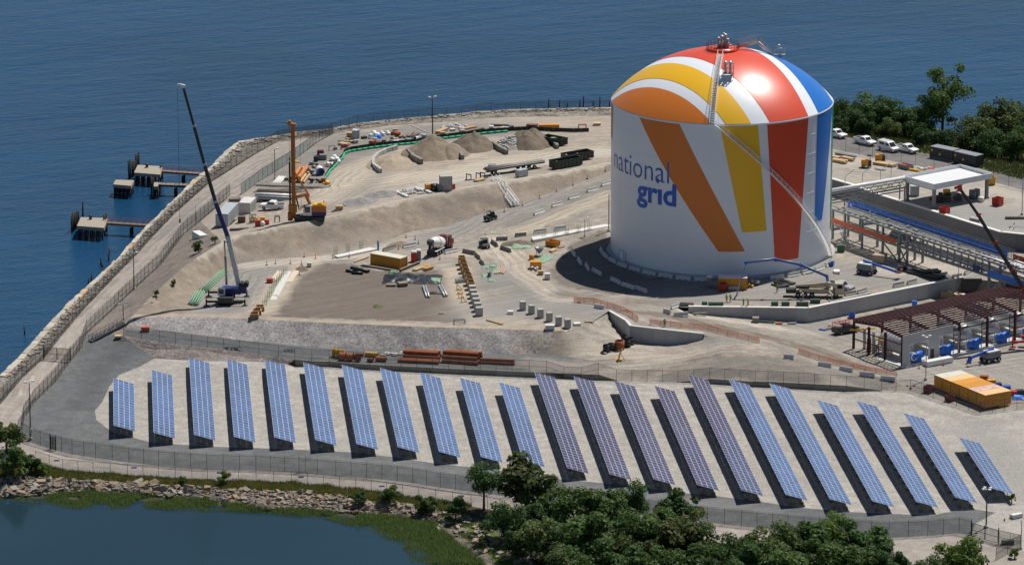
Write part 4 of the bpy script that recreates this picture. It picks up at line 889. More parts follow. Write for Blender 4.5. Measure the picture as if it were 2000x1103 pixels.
beam('brace', (t1, 0, .2), (t1 + 2.6, 0, 3.4), .22, .22); beam('brace', (t1 + 2.6, 0.02, .2), (t1, .02, 3.4), .22, .22); beam('brace', (xs[3], 0, 3.4), (t1 - .3, 0, .2), .22, .22); beam('brace', (t2, 0, .2), (t2 + 3.5, 0, 3.4), .22, .22); beam('brace', (t2 + 3.5, .02, .2), (t2, .02, 3.4), .22, .22)
rg = random.Random(12)
for k in range(9):
    y = .7 + k * (RW - 1.4) / 8; r = rg.choice([.09, .12, .16, .22]); m = MB(); m.tube((-.5 + rg.uniform(0, 3), y, RZ + .4 + r), (RLn, y, RZ + .4 + r), r, 8); m.build('pipe', rg.choice([STEEL, SILVER, GREYST, WOODG, SILVER]), pr)
for y, r, mt in ((.9, .42, SILVER), (2.2, .2, GREYST), (3.4, .25, STEEL)):
    m = MB(); m.tube((xs[3], y, 4.4), (RLn, y, 4.4), r, 10); m.build('pipe', mt, pr)
m = MB()
for x in np.arange(0, RLn, 1.7):
    if rg.random() < .7: y = rg.uniform(.4, RW - 1.4); m.box((x, y, RZ + .75), (rg.uniform(.4, 1.6), rg.uniform(.2, .5), rg.uniform(.1, .5)), rg.uniform(-.2, .2))
    if rg.random() < .5: m.tube((x, rg.uniform(0, RW), RZ + .3), (x, rg.uniform(0, RW), RZ + 1.2), .07, 5)
m.build('valve_fittings', GREYST, pr)
m = MB()
for x in np.arange(2, RLn, 2.4): m.box((x, rg.uniform(1.5, RW - 1), RZ + .62), (2.2, .5, .06))
m.build('scaffold_board', WOODG, pr)
# scaffold tubes and sheets on the far side
m = MB(); x = tof(1673, 403)
while x < tof(1975, 512): m.bar((x, RW + .5, RZ - 1), (x, RW + .5, RZ + 2.6), .06); m.bar((x, RW - .5, RZ), (x, RW - .5, RZ + 2.4), .06); x += 2.0
for z in (RZ + 1.3, RZ + 2.3): m.bar((tof(1673, 403), RW + .5, z), (tof(1975, 512), RW + .5, z), .06); m.bar((tof(1673, 403), RW - .5, z), (tof(2000, 512), RW - .5, z), .06)
m.build('scaffold_tube', GREYST, pr)
def sheet(n, x0, x1, y, z0, z1, mt, amp=.12):
    m = MB(); nu = int((x1 - x0) / .45)
    m.grid(lambda u, v: (x0 + (x1 - x0) * u, y + amp * noise.noise((u * nu * .5, v * 2, x0)) * 2, z0 + (z1 - z0) * v + amp * noise.noise((u * nu * .35, 9, x0))), nu, 5); m.build(n, mt, pr)
sheet('blue_sheeting', tof(1674, 404), tof(1974, 505), RW + .45, RZ + .1, RZ + 1.75, TARPB); sheet('blue_sheeting', tof(1674, 404), tof(1690, 404), RW - .6, RZ + .1, RZ + 1.8, TARPB)
sheet('blue_sheeting', tof(1931, 513), RLn, -.5, 3.9, 5.2, TARPB); sheet('orange_netting', -.4, tof(1754, 452), -.3, 4.0, 5.1, paint('orange_net_cloth', (.55, .11, .05), .7), .06); sheet('orange_netting', tof(1975, 510), RLn, RW + .4, RZ + .3, RZ + 1.5, _pm['orange_net_cloth'], .06)
m = MB(); m.box((tof(1908, 505), -.45, 4.6), (2.0, .25, 1.3)); m.build('blue_panel', NAVY, pr)
m = MB(); e = (xs[3] + .6, 2.0, 4.7); m.tube((xs[3] + 1, 2, 4.7), (t1 - .2, 2, 4.7), 1.25, 16); m.build('duct', GREYST, pr)
# stair below the rack
st = T('steel_stair', 'small open steel stair below the pipe rack near the tank', 'stair', G(1662, 484), atan2(dx.y, dx.x) + pi)
for y in (0, .9): m = MB(); m.bar((0, y, .1), (2.6, y, 2.9), .08, .22); m.bar((0, y, 1.1), (2.6, y, 3.9), .06); m.build('stringer', STEEL, st)
tm = MB(); tm.b0(-.14, .14, .05, .85, -.03, .03); tme = tm.mesh('tread', STEEL)
for k in range(12): link('tread', tme, st, (2.6 * k / 12 + .1, 0, 2.8 * k / 12 + .2))
# upper pipe bridge from tank to canopy
pa = P(1618, 373, 8.8); pb2 = P(1766, 347, 8.8); d = (pb2 - pa); BLn = d.length
br = T('pipe_bridge', 'slim truss bridge carrying a white pipe from the tank to the canopy', 'pipe bridge', (pa.x, pa.y, 0), atan2(d.y, d.x))
m = MB(); m.tube((-1, 0, 8.8), (BLn, 0, 8.8), .42, 12); m.build('pipe', WHITE, br)
for y in (-.7, .9):
    for z in (8.2, 6.9): m = MB(); m.bar((-1, y, z), (BLn, y, z), .16, .2); m.build('chord', GREYST, br)
    m = MB(); k = int(BLn / 1.4)
    for i in range(k): m.bar((BLn * i / k, y, 8.2 if i % 2 else 6.9), (BLn * (i + 1) / k, y, 6.9 if i % 2 else 8.2), .09)
    m.build('web', GREYST, br)
for z in (6.5, 5.9): m = MB(); m.tube((-1, .2, z), (BLn, .2, z), .14, 8); m.build('pipe', STEEL, br)
for f in (.25, .42, .62, .98):
    for y in (-.7, .9): m = MB(); m.bar((BLn * f, y, 0 if f < .3 else 3.3), (BLn * f, y, 6.9), .2); m.build('leg', GREYST, br)
for f in (.25, .48, .72, .86):
    m = MB(); m.bar((BLn * f, .9, 8.2), (BLn * f, .9, 11.0), .1); m.bar((BLn * f, .9, 11), (BLn * f + 2.0, .9, 12.0), .09); m.box((BLn * f + 2.0, .9, 12.0), (1.0, .2, .12), 0, 0, -.45); m.build('lamp', STEEL, br)
# ------------------------------------------------------------ vehicles and machines
_wh = {}
def wheel(root, x, y, r, w=.35):
    if (r, w) not in _wh:
        a = MB(); a.lathe([(r * .55, -w / 2), (r * .93, -w / 2), (r, -w / 2 + .05), (r, w / 2 - .05), (r * .93, w / 2), (r * .55, w / 2)], n=14, axis='Y'); a.f = [f[::-1] for f in a.f]
        b = MB(); b.lathe([(.001, -w / 2 - .01), (r * .3, -w / 2 - .02), (r * .56, -w / 2 + .03), (r * .56, w / 2 - .03), (r * .3, w / 2 + .02), (.001, w / 2 + .01)], n=12, axis='Y'); b.f = [f[::-1] for f in b.f]
        _wh[(r, w)] = (a.mesh('wheel', BLACK), b.mesh('rim', STEEL))
    t, rm = _wh[(r, w)]; o = link('wheel', t, root, (x, y, r)); link('rim', rm, o)
def at(px, py, hx, hy):       # pose: stands at (px,py), nose toward (hx,hy)
    a = G(px, py); b = G(hx, hy); return a, atan2(b.y - a.y, b.x - a.x)
def pickup(label, pose, c=None, van=False, rack=False, cat='pickup truck'):
    loc, rz = pose; c = c or WHITE; r = T('white_van' if van else 'pickup_truck', label, cat, loc, rz)
    lower = [(-2.8, .45), (2.6, .45), (2.85, .6), (2.85, .95), (2.6, 1.12), (1.3, 1.2), (-2.8, 1.2)]
    m = MB(); m.prof(lower if not van else [(-2.7, .4), (2.6, .4), (2.75, .6), (2.7, 1.0), (1.7, 1.25), (-2.7, 1.25)], -.97, .97); m.build('body', c, r)
    if van:
        m = MB(); m.prof([(-2.7, 1.25), (1.65, 1.25), (.9, 2.15), (.5, 2.3), (-2.55, 2.3), (-2.7, 2.1)], -.93, .93); m.build('cabin', c, r)
        m = MB(); m.hexa([(1.66, -.8, 1.32), (1.66, .8, 1.32), (1.6, .8, 1.36), (1.6, -.8, 1.36), (.97, -.72, 2.13), (.97, .72, 2.13), (.9, .72, 2.15), (.9, -.72, 2.15)]); m.build('windscreen', GLASS, r)
        for y in (-.945, .945): m = MB(); m.box((.55, y, 1.72), (1.0, .03, .55)); m.box((-1.2, y, 1.72), (1.6, .03, .5)); m.build('side_window', GLASS, r)
        m = MB()
        for y in (-.7, .7): m.bar((-2.4, y, 2.48), (.4, y, 2.48), .06)
        for x in (-2.2, -.9, .3): m.bar((x, -.8, 2.46), (x, .8, 2.46), .06)
        m.build('roof_rack', STEEL, r)
    else:
        m = MB(); m.prof([(-.75, 1.2), (1.35, 1.2), (.75, 1.8), (.55, 1.9), (-.5, 1.9), (-.72, 1.75)], -.9, .9); m.build('cabin', c, r)
        m = MB(); m.hexa([(1.33, -.8, 1.24), (1.33, .8, 1.24), (1.28, .8, 1.27), (1.28, -.8, 1.27), (.8, -.72, 1.78), (.8, .72, 1.78), (.74, .72, 1.80), (.74, -.72, 1.80)]); m.build('windscreen', GLASS, r)
        for y in (-.915, .915): m = MB(); m.box((.55, y, 1.5), (.65, .03, .38)); m.box((-.2, y, 1.5), (.7, .03, .38)); m.build('side_window', GLASS, r)
        m = MB(); m.b0(-2.7, -.85, -.82, .82, 1.1, 1.205); m.build('load_bed', DARK, r)
        m = MB(); m.b0(-2.8, -.76, -.97, -.85, 1.205, 1.42); m.b0(-2.8, -.76, .85, .97, 1.205, 1.42); m.b0(-2.8, -2.7, -.85, .85, 1.205, 1.42); m.build('bed_side', c, r)
        if rack:
            m = MB()
            for x in (-2.6, -.9, .7):
                for y in (-.85, .85): m.bar((x, y, 1.42), (x, y, 2.4), .07)
                m.bar((x, -.85, 2.4), (x, .85, 2.4), .07)
            for y in (-.85, .85): m.bar((-2.8, y, 2.42), (1.6, y, 2.42), .07)
            m.bar((-2.8, 0, 2.5), (1.8, .1, 2.5), .12); m.build('ladder_rack', REDP, r); m = MB(); m.box((-1.8, 0, 1.6), (1.2, 1.2, .5)); m.build('toolbox', STEEL, r)
    for x in (-1.75, 1.75):
        for y in (-.86, .86): wheel(r, x, y, .4, .27)
    for y in (-.7, .7): m = MB(); m.box((2.86, y, .85), (.05, .36, .2)); m.build('headlight', STEEL, r)
    m = MB(); m.b0(2.86, 2.97, -.95, .95, .48, .66); m.build('bumper', DARK, r)
    return r
pickup('white pickup truck beside the pale storage container and drill rig', at(533, 409, 505, 411))
pickup('white pickup truck parked alone on the asphalt below the dark trees', at(1689, 282, 1712, 288))
pickup('white van with a roof rack parked among the trucks by the trees', at(1735, 295, 1765, 303), van=True, cat='van')
pickup('white pickup truck half hidden behind the white van', at(1771, 297, 1800, 304))
pickup('pale pickup parked at the tank edge below the trees', at(1632, 268, 1655, 273))
pickup('black work truck with red ladder rack beside the maroon steel frame', at(1651, 650, 1680, 645), paint('black_paint', (.012, .013, .015), .3), rack=True, cat='work truck')
pickup('silver pickup truck behind the khaki pump truck', at(1641, 566, 1665, 570), paint('silver_paint', (.5, .51, .52), .3, .3))

def utv(label, pose):
    loc, rz = pose; r = T('utility_cart', label, 'utility cart', loc, rz)
    m = MB(); m.prof([(-1.5, .45), (1.35, .45), (1.5, .7), (1.2, 1.0), (.6, 1.05), (.5, .7), (-.3, .7), (-.4, 1.1), (-1.5, 1.1)], -.75, .75); m.build('body', DARK, r)
    m = MB()
    for y in (-.7, .7): m.bar((.75, y, 1.0), (.35, y, 1.9), .07); m.bar((-.4, y, 1.0), (-.4, y, 1.9), .07)
    m.b0(-.5, .5, -.75, .75, 1.88, 1.95); m.build('roll_cage', DARK, r)
    m = MB(); m.b0(-.3, .1, -.6, .6, .72, .95); m.b0(-.38, -.22, -.6, .6, .95, 1.4); m.build('seat', BLACK, r)
    m = MB(); m.hexa([(.72, -.6, 1.1), (.72, .6, 1.1), (.7, .6, 1.1), (.7, -.6, 1.1), (.42, -.6, 1.8), (.42, .6, 1.8), (.4, .6, 1.8), (.4, -.6, 1.8)]); m.build('windscreen', GLASS, r)
    for x in (-1.0, 1.0):
        for y in (-.68, .68): wheel(r, x, y, .36, .28)
    m = MB(); m.bar((-1.4, .6, 1.1), (-1.4, .6, 2.6), .03); m.box((-1.4, .6, 2.55), (.05, .3, .2)); m.build('flag', ORANGE, r)
utv('dark utility cart on the ramp below the tan embankment', at(958, 430, 975, 424)); utv('dark utility cart on the track near the concrete barriers', at(946, 483, 956, 490))

def tower(name, label, cat, px, py, h, r0=.12, r1=.08, heads=2, mt=None, base=True, low=None):
    p = G(px, py); r = T(name, label, cat, p); mt = mt or DARK
    m = MB(); m.tube((0, 0, 0), (0, 0, h), r0, 8, r1); m.build('pole', mt, r)
    if base: m = MB(); m.tube((0, 0, -.2), (0, 0, .5), r0 * 2.8, 10); m.build('base', CONC, r)
    for k in range(heads):
        a = 2 * pi * k / max(heads, 1) + .5; m = MB(); m.bar((0, 0, h - .1), (.6 * cos(a), .6 * sin(a), h + .1), .07); m.box((.75 * cos(a), .75 * sin(a), h + .15), (.5, .45, .22), a); m.build('lamp_head', WHITE, r)
    if low: m = MB(); m.box((.15, -.15, low), (.5, .35, .7)); m.build('control_box', WHITE, r)
    return r
tower('lamp_pole', 'dark lamp pole at the lower left corner of the dark bank', 'lamp pole', 60, 858, 11, low=1.8)
tower('lamp_pole', 'dark lamp pole standing at the right end of the last solar row', 'lamp pole', 1926, 1030, 7.0, .14, .1, 4)
tower('lamp_pole', 'thin white lamp pole in the lower right corner beside the fence', 'lamp pole', 1994, 1072, 5.4, .09, .07, 1, STEEL)
tower('lamp_pole', 'tall dark lamp pole behind the black silt fence near the far shore', 'lamp pole', 845, 268, 9.4, .16, .1, 2)
tower('lamp_pole', 'pale lamp pole in front of the grey wall of the steel frame building', 'lamp pole', 1808, 742, 8.6, .11, .08, 3, STEEL)
tower('lamp_pole', 'lamp pole beside the gravel path left of the embankment', 'lamp pole', 262, 565, 7.6, .11, .08, 1)
tower('lamp_pole', 'lamp pole beside the stair at the dike corner', 'lamp pole', 241, 632, 4.0, .09, .07, 2)
tower('lamp_pole', 'slim dark pole beside the green privacy fence', 'lamp pole', 537, 350, 6.8, .09, .07, 1)
tower('lamp_pole', 'grey pole standing at the left edge of the white tank', 'lamp pole', 1189, 452, 8.2, .12, .1, 1, GREYST)
tower('lamp_pole', 'thin dark pole near the concrete strip left of the tank', 'lamp pole', 1142, 462, 3.8, .06, .05, 1)
tower('lamp_pole', 'thin pole with a small head on the path beside the sea wall', 'lamp pole', 382, 440, 4.4, .05, .04, 0)
tower('lamp_pole', 'tall thin pole at the right picture edge behind the canopy yard', 'lamp pole', 1996, 420, 8.0, .1, .08, 1, STEEL)
tower('lamp_pole', 'short lamp pole at the right end of the pale retaining wall', 'lamp pole', 1872, 545, 2.6, .07, .06, 1, STEEL)

# mobile crane with raised telescopic boom
loc = G(443, 588); cr = T('mobile_crane', 'blue mobile crane on outriggers with its long dark boom raised', 'crane', loc, 0)
pxs = pxm(loc.y)
def cl(px, py, dy=0.): return Vector(((px - 443) / pxs, dy, (588 - py) / pxs / cos(PIT) + dy * math.tan(PIT) * 0))
m = MB(); m.b0(-1.3, 1.3, -4.2, 3.6, .75, 1.5); m.b0(-1.35, 1.35, -4.6, -3.4, .9, 1.9); m.b0(-1.0, 1.0, 3.6, 4.1, .8, 1.4); m.build('chassis', DARK, cr)
for y in (-2.6, 2.4):
    for x in (-1.25, 1.25): 
        a = MB(); a.lathe([(.35, -.3), (.75, -.3), (.78, -.2), (.78, .2), (.75, .3), (.35, .3)], (x, y, .78), 14, 'X'); a.f = [f[::-1] for f in a.f]; a.lathe([(.001, -.2), (.4, -.25)], (x, y, .78), 12, 'X'); a.build('wheel', BLACK, cr)
for y in (-4.0, 3.2):
    for s in (-1, 1):
        m = MB(); m.bar((s * .9, y, 1.0), (s * 3.9, y, 1.0), .32, .4); m.tube((s * 3.85, y, .2), (s * 3.85, y, 1.5), .16, 8); m.b0(s * 3.85 - .5, s * 3.85 + .5, y - .5, y + .5, .12, .24); m.build('outrigger', DARK, cr)
        m = MB(); m.b0(s * 3.85 - .75, s * 3.85 + .75, y - .7, y + .7, 0, .12); m.build('outrigger_mat', WOODG, cr)
m = MB(); m.b0(-1.2, 2.9, -1.4, 1.3, 1.75, 2.9); m.b0(2.6, 4.0, -1.2, 1.2, 1.9, 3.3); m.tube((0, 0, 1.5), (0, 0, 1.75), 1.1, 16); m.build('turntable', NAVY, cr)
m = MB(); m.tube((3.0, -1.15, 3.5), (3.0, 1.15, 3.5), .55, 12); m.tube((4.0, -1.0, 3.6), (4.0, 1.0, 3.6), .5, 12); m.build('winch', BLACK, cr)
m = MB(); m.prof([(-1.7, 1.8), (-.2, 1.8), (-.2, 3.5), (-1.2, 3.5), (-1.7, 2.8)], -2.5, -1.42); m.build('cab', WHITE, cr)
m = MB(); m.box((-.95, -2.52, 2.7), (1.0, .04, .9)); m.box((-1.5, -1.95, 2.9), (.1, .8, .7)); m.build('cab_window', GLASS, cr)
bp = [(467, 556, 0, .75), (447, 463, 0, .66), (424, 395, 0, .56), (404, 323, 0, .48), (385, 249, 0, .40), (366, 176, 0, .34)]
pts = [cl(a, b) for a, b, c, w in bp]
GW = paint('crane_grey_white', (.52, .54, .57), .4, dirt=.1)
for i in range(5):
    m = MB(); w = bp[i][3]; m.bar(pts[i], pts[i + 1], w, w * 1.25); m.build('boom_section', GW if i == 0 else NAVY if i == 1 else DARK, cr)
    if i: m = MB(); d = (pts[i + 1] - pts[i]).normalized(); m.bar(pts[i] - d * .25, pts[i] + d * .25, bp[i - 1][3] + .06, bp[i - 1][3] * 1.25 + .06); m.build('boom_collar', STEEL, cr)
m = MB(); t = pts[5]; m.box(t + Vector((-.2, 0, .3)), (1.0, .5, .7), 0, 0, .25); m.bar(t + Vector((0, 0, .4)), t + Vector((-1.2, 0, .7)), .25, .3); m.bar(t + Vector((-1.2, 0, .7)), t + Vector((-1.25, 0, -.2)), .12); m.build('boom_head', WHITE, cr)
m = MB(); m.tube(t + Vector((-1.2, 0, .5)), t + Vector((-1.2, 0, -27)), .035, 5); m.build('hoist_rope', DARK, cr)
m = MB(); m.box(t + Vector((-1.2, 0, -27.3)), (.3, .25, .8)); m.build('hook_block', DARK, cr)
m = MB(); m.tube(cl(443, 556), cl(441.5, 500), .24, 10); m.tube(cl(441.5, 500), cl(440, 470), .15, 8); m.bar(cl(440, 472), cl(450, 476), .2); m.build('lift_cylinder', STEEL, cr)
m = MB(); m.tube(pts[1] + Vector((.8, 0, 0)), cl(471, 558), .03, 5); m.build('stay_rope', DARK, cr)

# red crane at the picture edge
loc = P(2040, 672, -3.1); c2 = T('red_crane', 'red crane at the right picture edge with a long black boom leaning left', 'crane', loc, 0); s2 = pxm(loc.y)
cl2 = lambda px, py: Vector(((px - 2040) / s2, 0, (672 - py) / s2 / cos(PIT)))
m = MB(); m.b0(-1.5, 6, -1.5, 1.5, .7, 1.7); m.b0(-1.2, 4, -1.3, 1.3, 1.8, 3.2); m.prof([(-4.6, 1.3), (-1.5, 1.3), (-1.5, 2.3), (-3.2, 2.1), (-4.6, 1.7)], -.5, .5); m.build('chassis', REDP, c2)
m = MB(); m.b0(-6.7, -1.2, -2.3, -1.9, .9, 1.25); m.tube((-6.5, -2.1, .1), (-6.5, -2.1, 2.2), .13, 8); m.b0(-7.1, -5.9, -2.6, -1.6, 0, .1); m.build('outrigger', REDP, c2)
bpx = [(2052, 650, .75), (1995, 562, .66), (1972, 527, .6), (1937, 474, .52), (1904, 421, .44), (1867, 370, .36)]; bpt = [cl2(a, b) for a, b, w in bpx]
for i in range(5):
    m = MB(); w = bpx[i][2]; m.bar(bpt[i], bpt[i + 1], w, w * 1.25); m.build('boom_section', DARK, c2)
    if i > 0: m = MB(); d = (bpt[i + 1] - bpt[i]).normalized(); w = bpx[i - 1][2] + .1; m.bar(bpt[i] - d * .2, bpt[i] + d * .2, w, w * 1.3); m.box(bpt[i] + Vector((.35, 0, .25)), (.5, .3, .25)); m.build('boom_collar', REDP, c2)
m = MB(); t = bpt[5]; m.box(t + Vector((-.1, 0, .3)), (.9, .5, .9), 0, 0, -.5); m.bar(t + Vector((-.2, 0, .4)), t + Vector((-1.1, 0, .1)), .35, .5); m.build('boom_head', REDP, c2)
m = MB(); d = (bpt[1] - bpt[0]).normalized()
for k in range(8): a = bpt[0] + d * (.5 + k * 1.4); m.bar(a + Vector((-.6, -.3, 0)), a + d * 1.4 + Vector((-.6, .3, 0)), .1); m.bar(a + Vector((-.6, .3, 0)), a + d * 1.4 + Vector((-.6, -.3, 0)), .1)
m.build('jib_lattice', REDP, c2)

# drill rig
RIGO = paint('rig_orange', (.50, .17, .022), .5, dirt=.4, dc=(.16, .08, .04), scale=1.0)
loc = G(592, 430); dr = T('drill_rig', 'tall orange drill rig with vertical mast at the embankment edge', 'drill rig', loc, 0); sd = pxm(loc.y)
dl = lambda px, py, y=0.: Vector(((px - 592) / sd, y, (430 - py) / sd / cos(PIT)))
for y in (-1.2, 1.2):
    m = MB(); m.prof([(-1.8, .2), (-1.4, 0), (4.2, 0), (4.6, .3), (4.5, .8), (4.1, 1.0), (-1.4, 1.0), (-1.8, .7)], y - .35, y + .35); m.build('track', DARK, dr)
m = MB(); m.b0(-.6, 3.8, -.9, .9, .5, 1.2); m.build('undercarriage', DARK, dr)
m = MB(); m.b0(2.0, 4.9, -1.25, 1.25, 2.05, 3.3); m.build('engine_cover', RIGO, dr)
m = MB(); m.b0(.8, 4.9, -1.26, 1.26, 1.25, 2.04); m.build('slew_frame', NAVY, dr)
m = MB(); m.prof([(.1, 1.3), (1.9, 1.3), (1.9, 3.5), (.6, 3.5), (.1, 2.4)], -1.3, -.2); m.build('cab', WHITE, dr)
m = MB(); m.box((.95, -1.32, 2.6), (1.1, .04, 1.2)); m.box((.3, -.75, 2.9), (.2, .9, .9)); m.build('cab_window', GLASS, dr)
m = MB(); m.b0(2.2, 4.6, -1.0, 1.0, 3.31, 3.6); m.tube((4.4, .4, 3.6), (4.4, .4, 4.2), .12, 8); m.box((3.6, -.4, 3.75), (.9, .7, .3)); m.build('engine_top', YELLOW, dr)
mx = (574 - 592) / sd; MH = 20.3
m = MB()
for y in (-.35, .35):
    for x in (-.35, .35): m.bar((mx + x, y, .4), (mx + x, y, MH), .16)
    for k in range(20): m.bar((mx - .35, y, .6 + k), (mx + .35, y, 1.6 + k), .08)
for k in range(20): m.bar((mx + .35, -.35, .6 + k), (mx + .35, .35, 1.6 + k), .08)
m.b0(mx - .28, mx + .28, -.28, .28, .4, MH - .2); m.build('mast', RIGO, dr)
m = MB(); m.prof([(mx - .4, MH), (mx + .8, MH), (mx + .6, MH + .6), (mx - .2, MH + .7), (mx - 1.2, MH + 1.0), (mx - 1.3, MH + .6)], -.35, .35); m.tube((mx - .7, -.3, MH + .9), (mx - .7, .3, MH + .9), .4, 10); m.build('mast_head', RIGO, dr)
m = MB(); m.tube((mx - .75, 0, 1.6), (mx - .75, 0, 12.5), .2, 10); m.build('kelly_bar', DARK, dr)
m = MB(); m.tube((mx - .75, 0, 0), (mx - .75, 0, 1.7), .55, 12); m.b0(mx - 1.1, mx + .7, -.5, .5, 1.8, 3.4); m.build('rotary_drive', RIGO, dr)
m = MB(); m.box((mx + .9, 0, 12.6), (.9, .5, .3)); m.build('mast_bracket', YELLOW, dr)
m = MB()
for y in (-.5, .5): m.bar((2.2, y, 1.8), (.6, y, 5.6), .4, .55); m.bar((.6, y, 5.6), (mx + .4, y, 5.0), .35, .4); m.bar((1.4, y, 5.2), (mx + .4, y, 10.2), .22)
m.build('luffing_arm', RIGO, dr)
m = MB()
for x in (mx - .75, mx + 1.6): m.tube((x, 0, 3), (x, 0, MH + .6), .025, 4)
m.box((mx - .75, 0, 13.2), (.25, .25, .7)); m.build('rope', DARK, dr)
m = MB()
for k in range(5): p = [(mx + .5, -.4, 6 - k * .3), (mx + 1.1, -.5, 3.2 - k * .25), (1.2, -.4, 3.6)]; m.pipe([Vector(q) for q in p], .045, 5)
m.build('hydraulic_hose', BLACK, dr)

# concrete mixer truck
loc, rz = at(846, 499, 876, 482); mx_ = T('concrete_mixer', 'concrete mixer truck with a white drum and dark red cab', 'mixer truck', loc, rz)
m = MB(); m.b0(-1.2, 8.3, -.5, .5, .8, 1.15); m.build('chassis', DARK, mx_)
m = MB(); m.prof([(5.3, .8), (7.0, .8), (7.0, 2.0), (6.7, 3.0), (5.4, 3.0)], -1.15, 1.15); m.prof([(7.0, .8), (8.5, .8), (8.5, 1.8), (7.0, 2.0)], -.85, .85); m.build('cab', DKRED, mx_)
m = MB(); m.box((6.9, 0, 2.5), (.2, 1.9, .7), 0, 0, -.2)
for y in (-1.16, 1.16): m.box((6.1, y, 2.4), (.9, .04, .7))
m.build('cab_window', GLASS, mx_)
m = MB(); M = Matrix.Translation((2.2, 0, 2.35)) @ Matrix.Rotation(radians(12), 4, 'Y'); k0 = len(m.v); m.lathe([(.4, -3.4), (.62, -3.2), (1.2, -1.2), (1.25, .6), (1.05, 1.8), (.5, 2.5), (.01, 2.55)], n=20, axis='X'); m.f = [f[::-1] for f in m.f]; m.v = [tuple(M @ Vector(v)) for v in m.v]; m.build('drum', WHITE, mx_)
m = MB(); k0 = 0; m.lathe([(1.235, -.95), (1.262, -.9), (1.262, -.75), (1.245, -.7)], n=20, axis='X'); m.f = [f[::-1] for f in m.f]; m.v = [tuple(M @ Vector(v)) for v in m.v]; m.build('drum_band', REDP, mx_)
m = MB(); m.prof([(-1.6, 2.6), (-.6, 3.0), (-.9, 3.7), (-2.0, 3.5)], -.6, .6); m.bar((-1.4, 0, 2.6), (-2.2, 0, .8), .5, .3); m.bar((-1.0, -.5, .9), (-1.0, -.5, 2.6), .15); m.bar((-1.0, .5, .9), (-1.0, .5, 2.6), .15); m.build('hopper', DARK, mx_)
m = MB(); m.tube((5.1, -.9, 1.1), (5.1, -.9, 3.5), .1, 8); m.build('exhaust', STEEL, mx_)
for x in (-.2, 1.1, 2.4, 6.9, 5.4)[:4]:
    for y in (-1.0, 1.0): wheel(mx_, x, y, .52, .35)
m = MB(); m.b0(-.9, 3.2, -1.2, -.75, 1.1, 1.2); m.b0(-.9, 3.2, .75, 1.2, 1.1, 1.2); m.build('mudguard', WHITE, mx_)

# concrete pump truck with blue folding boom
loc = G(1543, 578); e_ = G(1648, 580); rz = atan2(e_.y - loc.y, e_.x - loc.x); pt = T('pump_truck', 'khaki concrete pump truck with a blue folding boom arched beside the tank', 'pump truck', loc, rz); sp = pxm(loc.y)
def pl(px, py): v = Vector(((px - 1543) / sp, 0, (578 - py) / sp / cos(PIT))); return v
m = MB(); m.b0(0, 10.2, -.6, .6, .75, 1.2); m.b0(1.8, 8.6, -1.15, 1.15, 1.2, 1.75); m.build('chassis', CAMO, pt)
m = MB(); m.prof([(9.0, .7), (10.9, .7), (10.9, 2.0), (10.6, 3.0), (9.0, 3.0)], -1.2, 1.2); m.build('cab', CAMO, pt)
m = MB(); m.box((10.82, 0, 2.4), (.12, 2.0, .8))
for y in (-1.21, 1.21): m.box((10.0, y, 2.35), (1.0, .04, .75))
m.build('cab_window', GLASS, pt)
for x in (1.6, 3.0, 4.4, 9.2):
    for y in (-1.0, 1.0): wheel(pt, x, y, .52, .36)
m = MB(); m.prof([(-.8, .8), (.9, .8), (1.2, 1.6), (-.9, 1.6)], -.9, .9); m.box((2.5, 0, 1.95), (2.6, 1.2, .4)); m.build('hopper', DARK, pt)
for x, y0 in ((2.0, -1.2), (7.8, -1.2), (2.0, 1.2), (7.8, 1.2)):
    s = 1 if y0 > 0 else -1; m = MB(); m.bar((x, y0, 1.4), (x + .6, s * 2.8, 1.2), .25, .3); m.tube((x + .6, s * 2.8, .1), (x + .6, s * 2.8, 1.4), .12, 8); m.build('outrigger', CAMO, pt)
m = MB(); m.bar((1.0, -.5, 2.3), (8.2, -.5, 2.9), .3, .35); m.bar((1.5, .4, 2.0), (8.0, .4, 2.2), .5, .5); m.tube((7.7, 0, 1.7), (7.7, 0, 3.0), .5, 12); m.build('boom_base', CAMO, pt)
bj = [(1616, 548), (1614, 538), (1563, 517), (1513, 507), (1456, 514), (1437, 585)]; q = [pl(*b) for b in bj]
for i in range(5): m = MB(); m.bar(q[i], q[i + 1], .42 - .05 * i, .55 - .07 * i); m.build('boom_arm', BLUE, pt)
for i in range(1, 5): m = MB(); m.tube(q[i] - Vector((0, .4, 0)), q[i] + Vector((0, .4, 0)), .36, 10); m.build('boom_joint', BLUE, pt)
m = MB(); m.pipe([v + Vector((0, -.3, .3)) for v in q], .09, 6); m.build('delivery_pipe', STEEL, pt)
m = MB(); m.tube(q[5], q[5] - Vector((0, 0, .6)), .09, 6); m.build('end_hose', BLACK, pt)

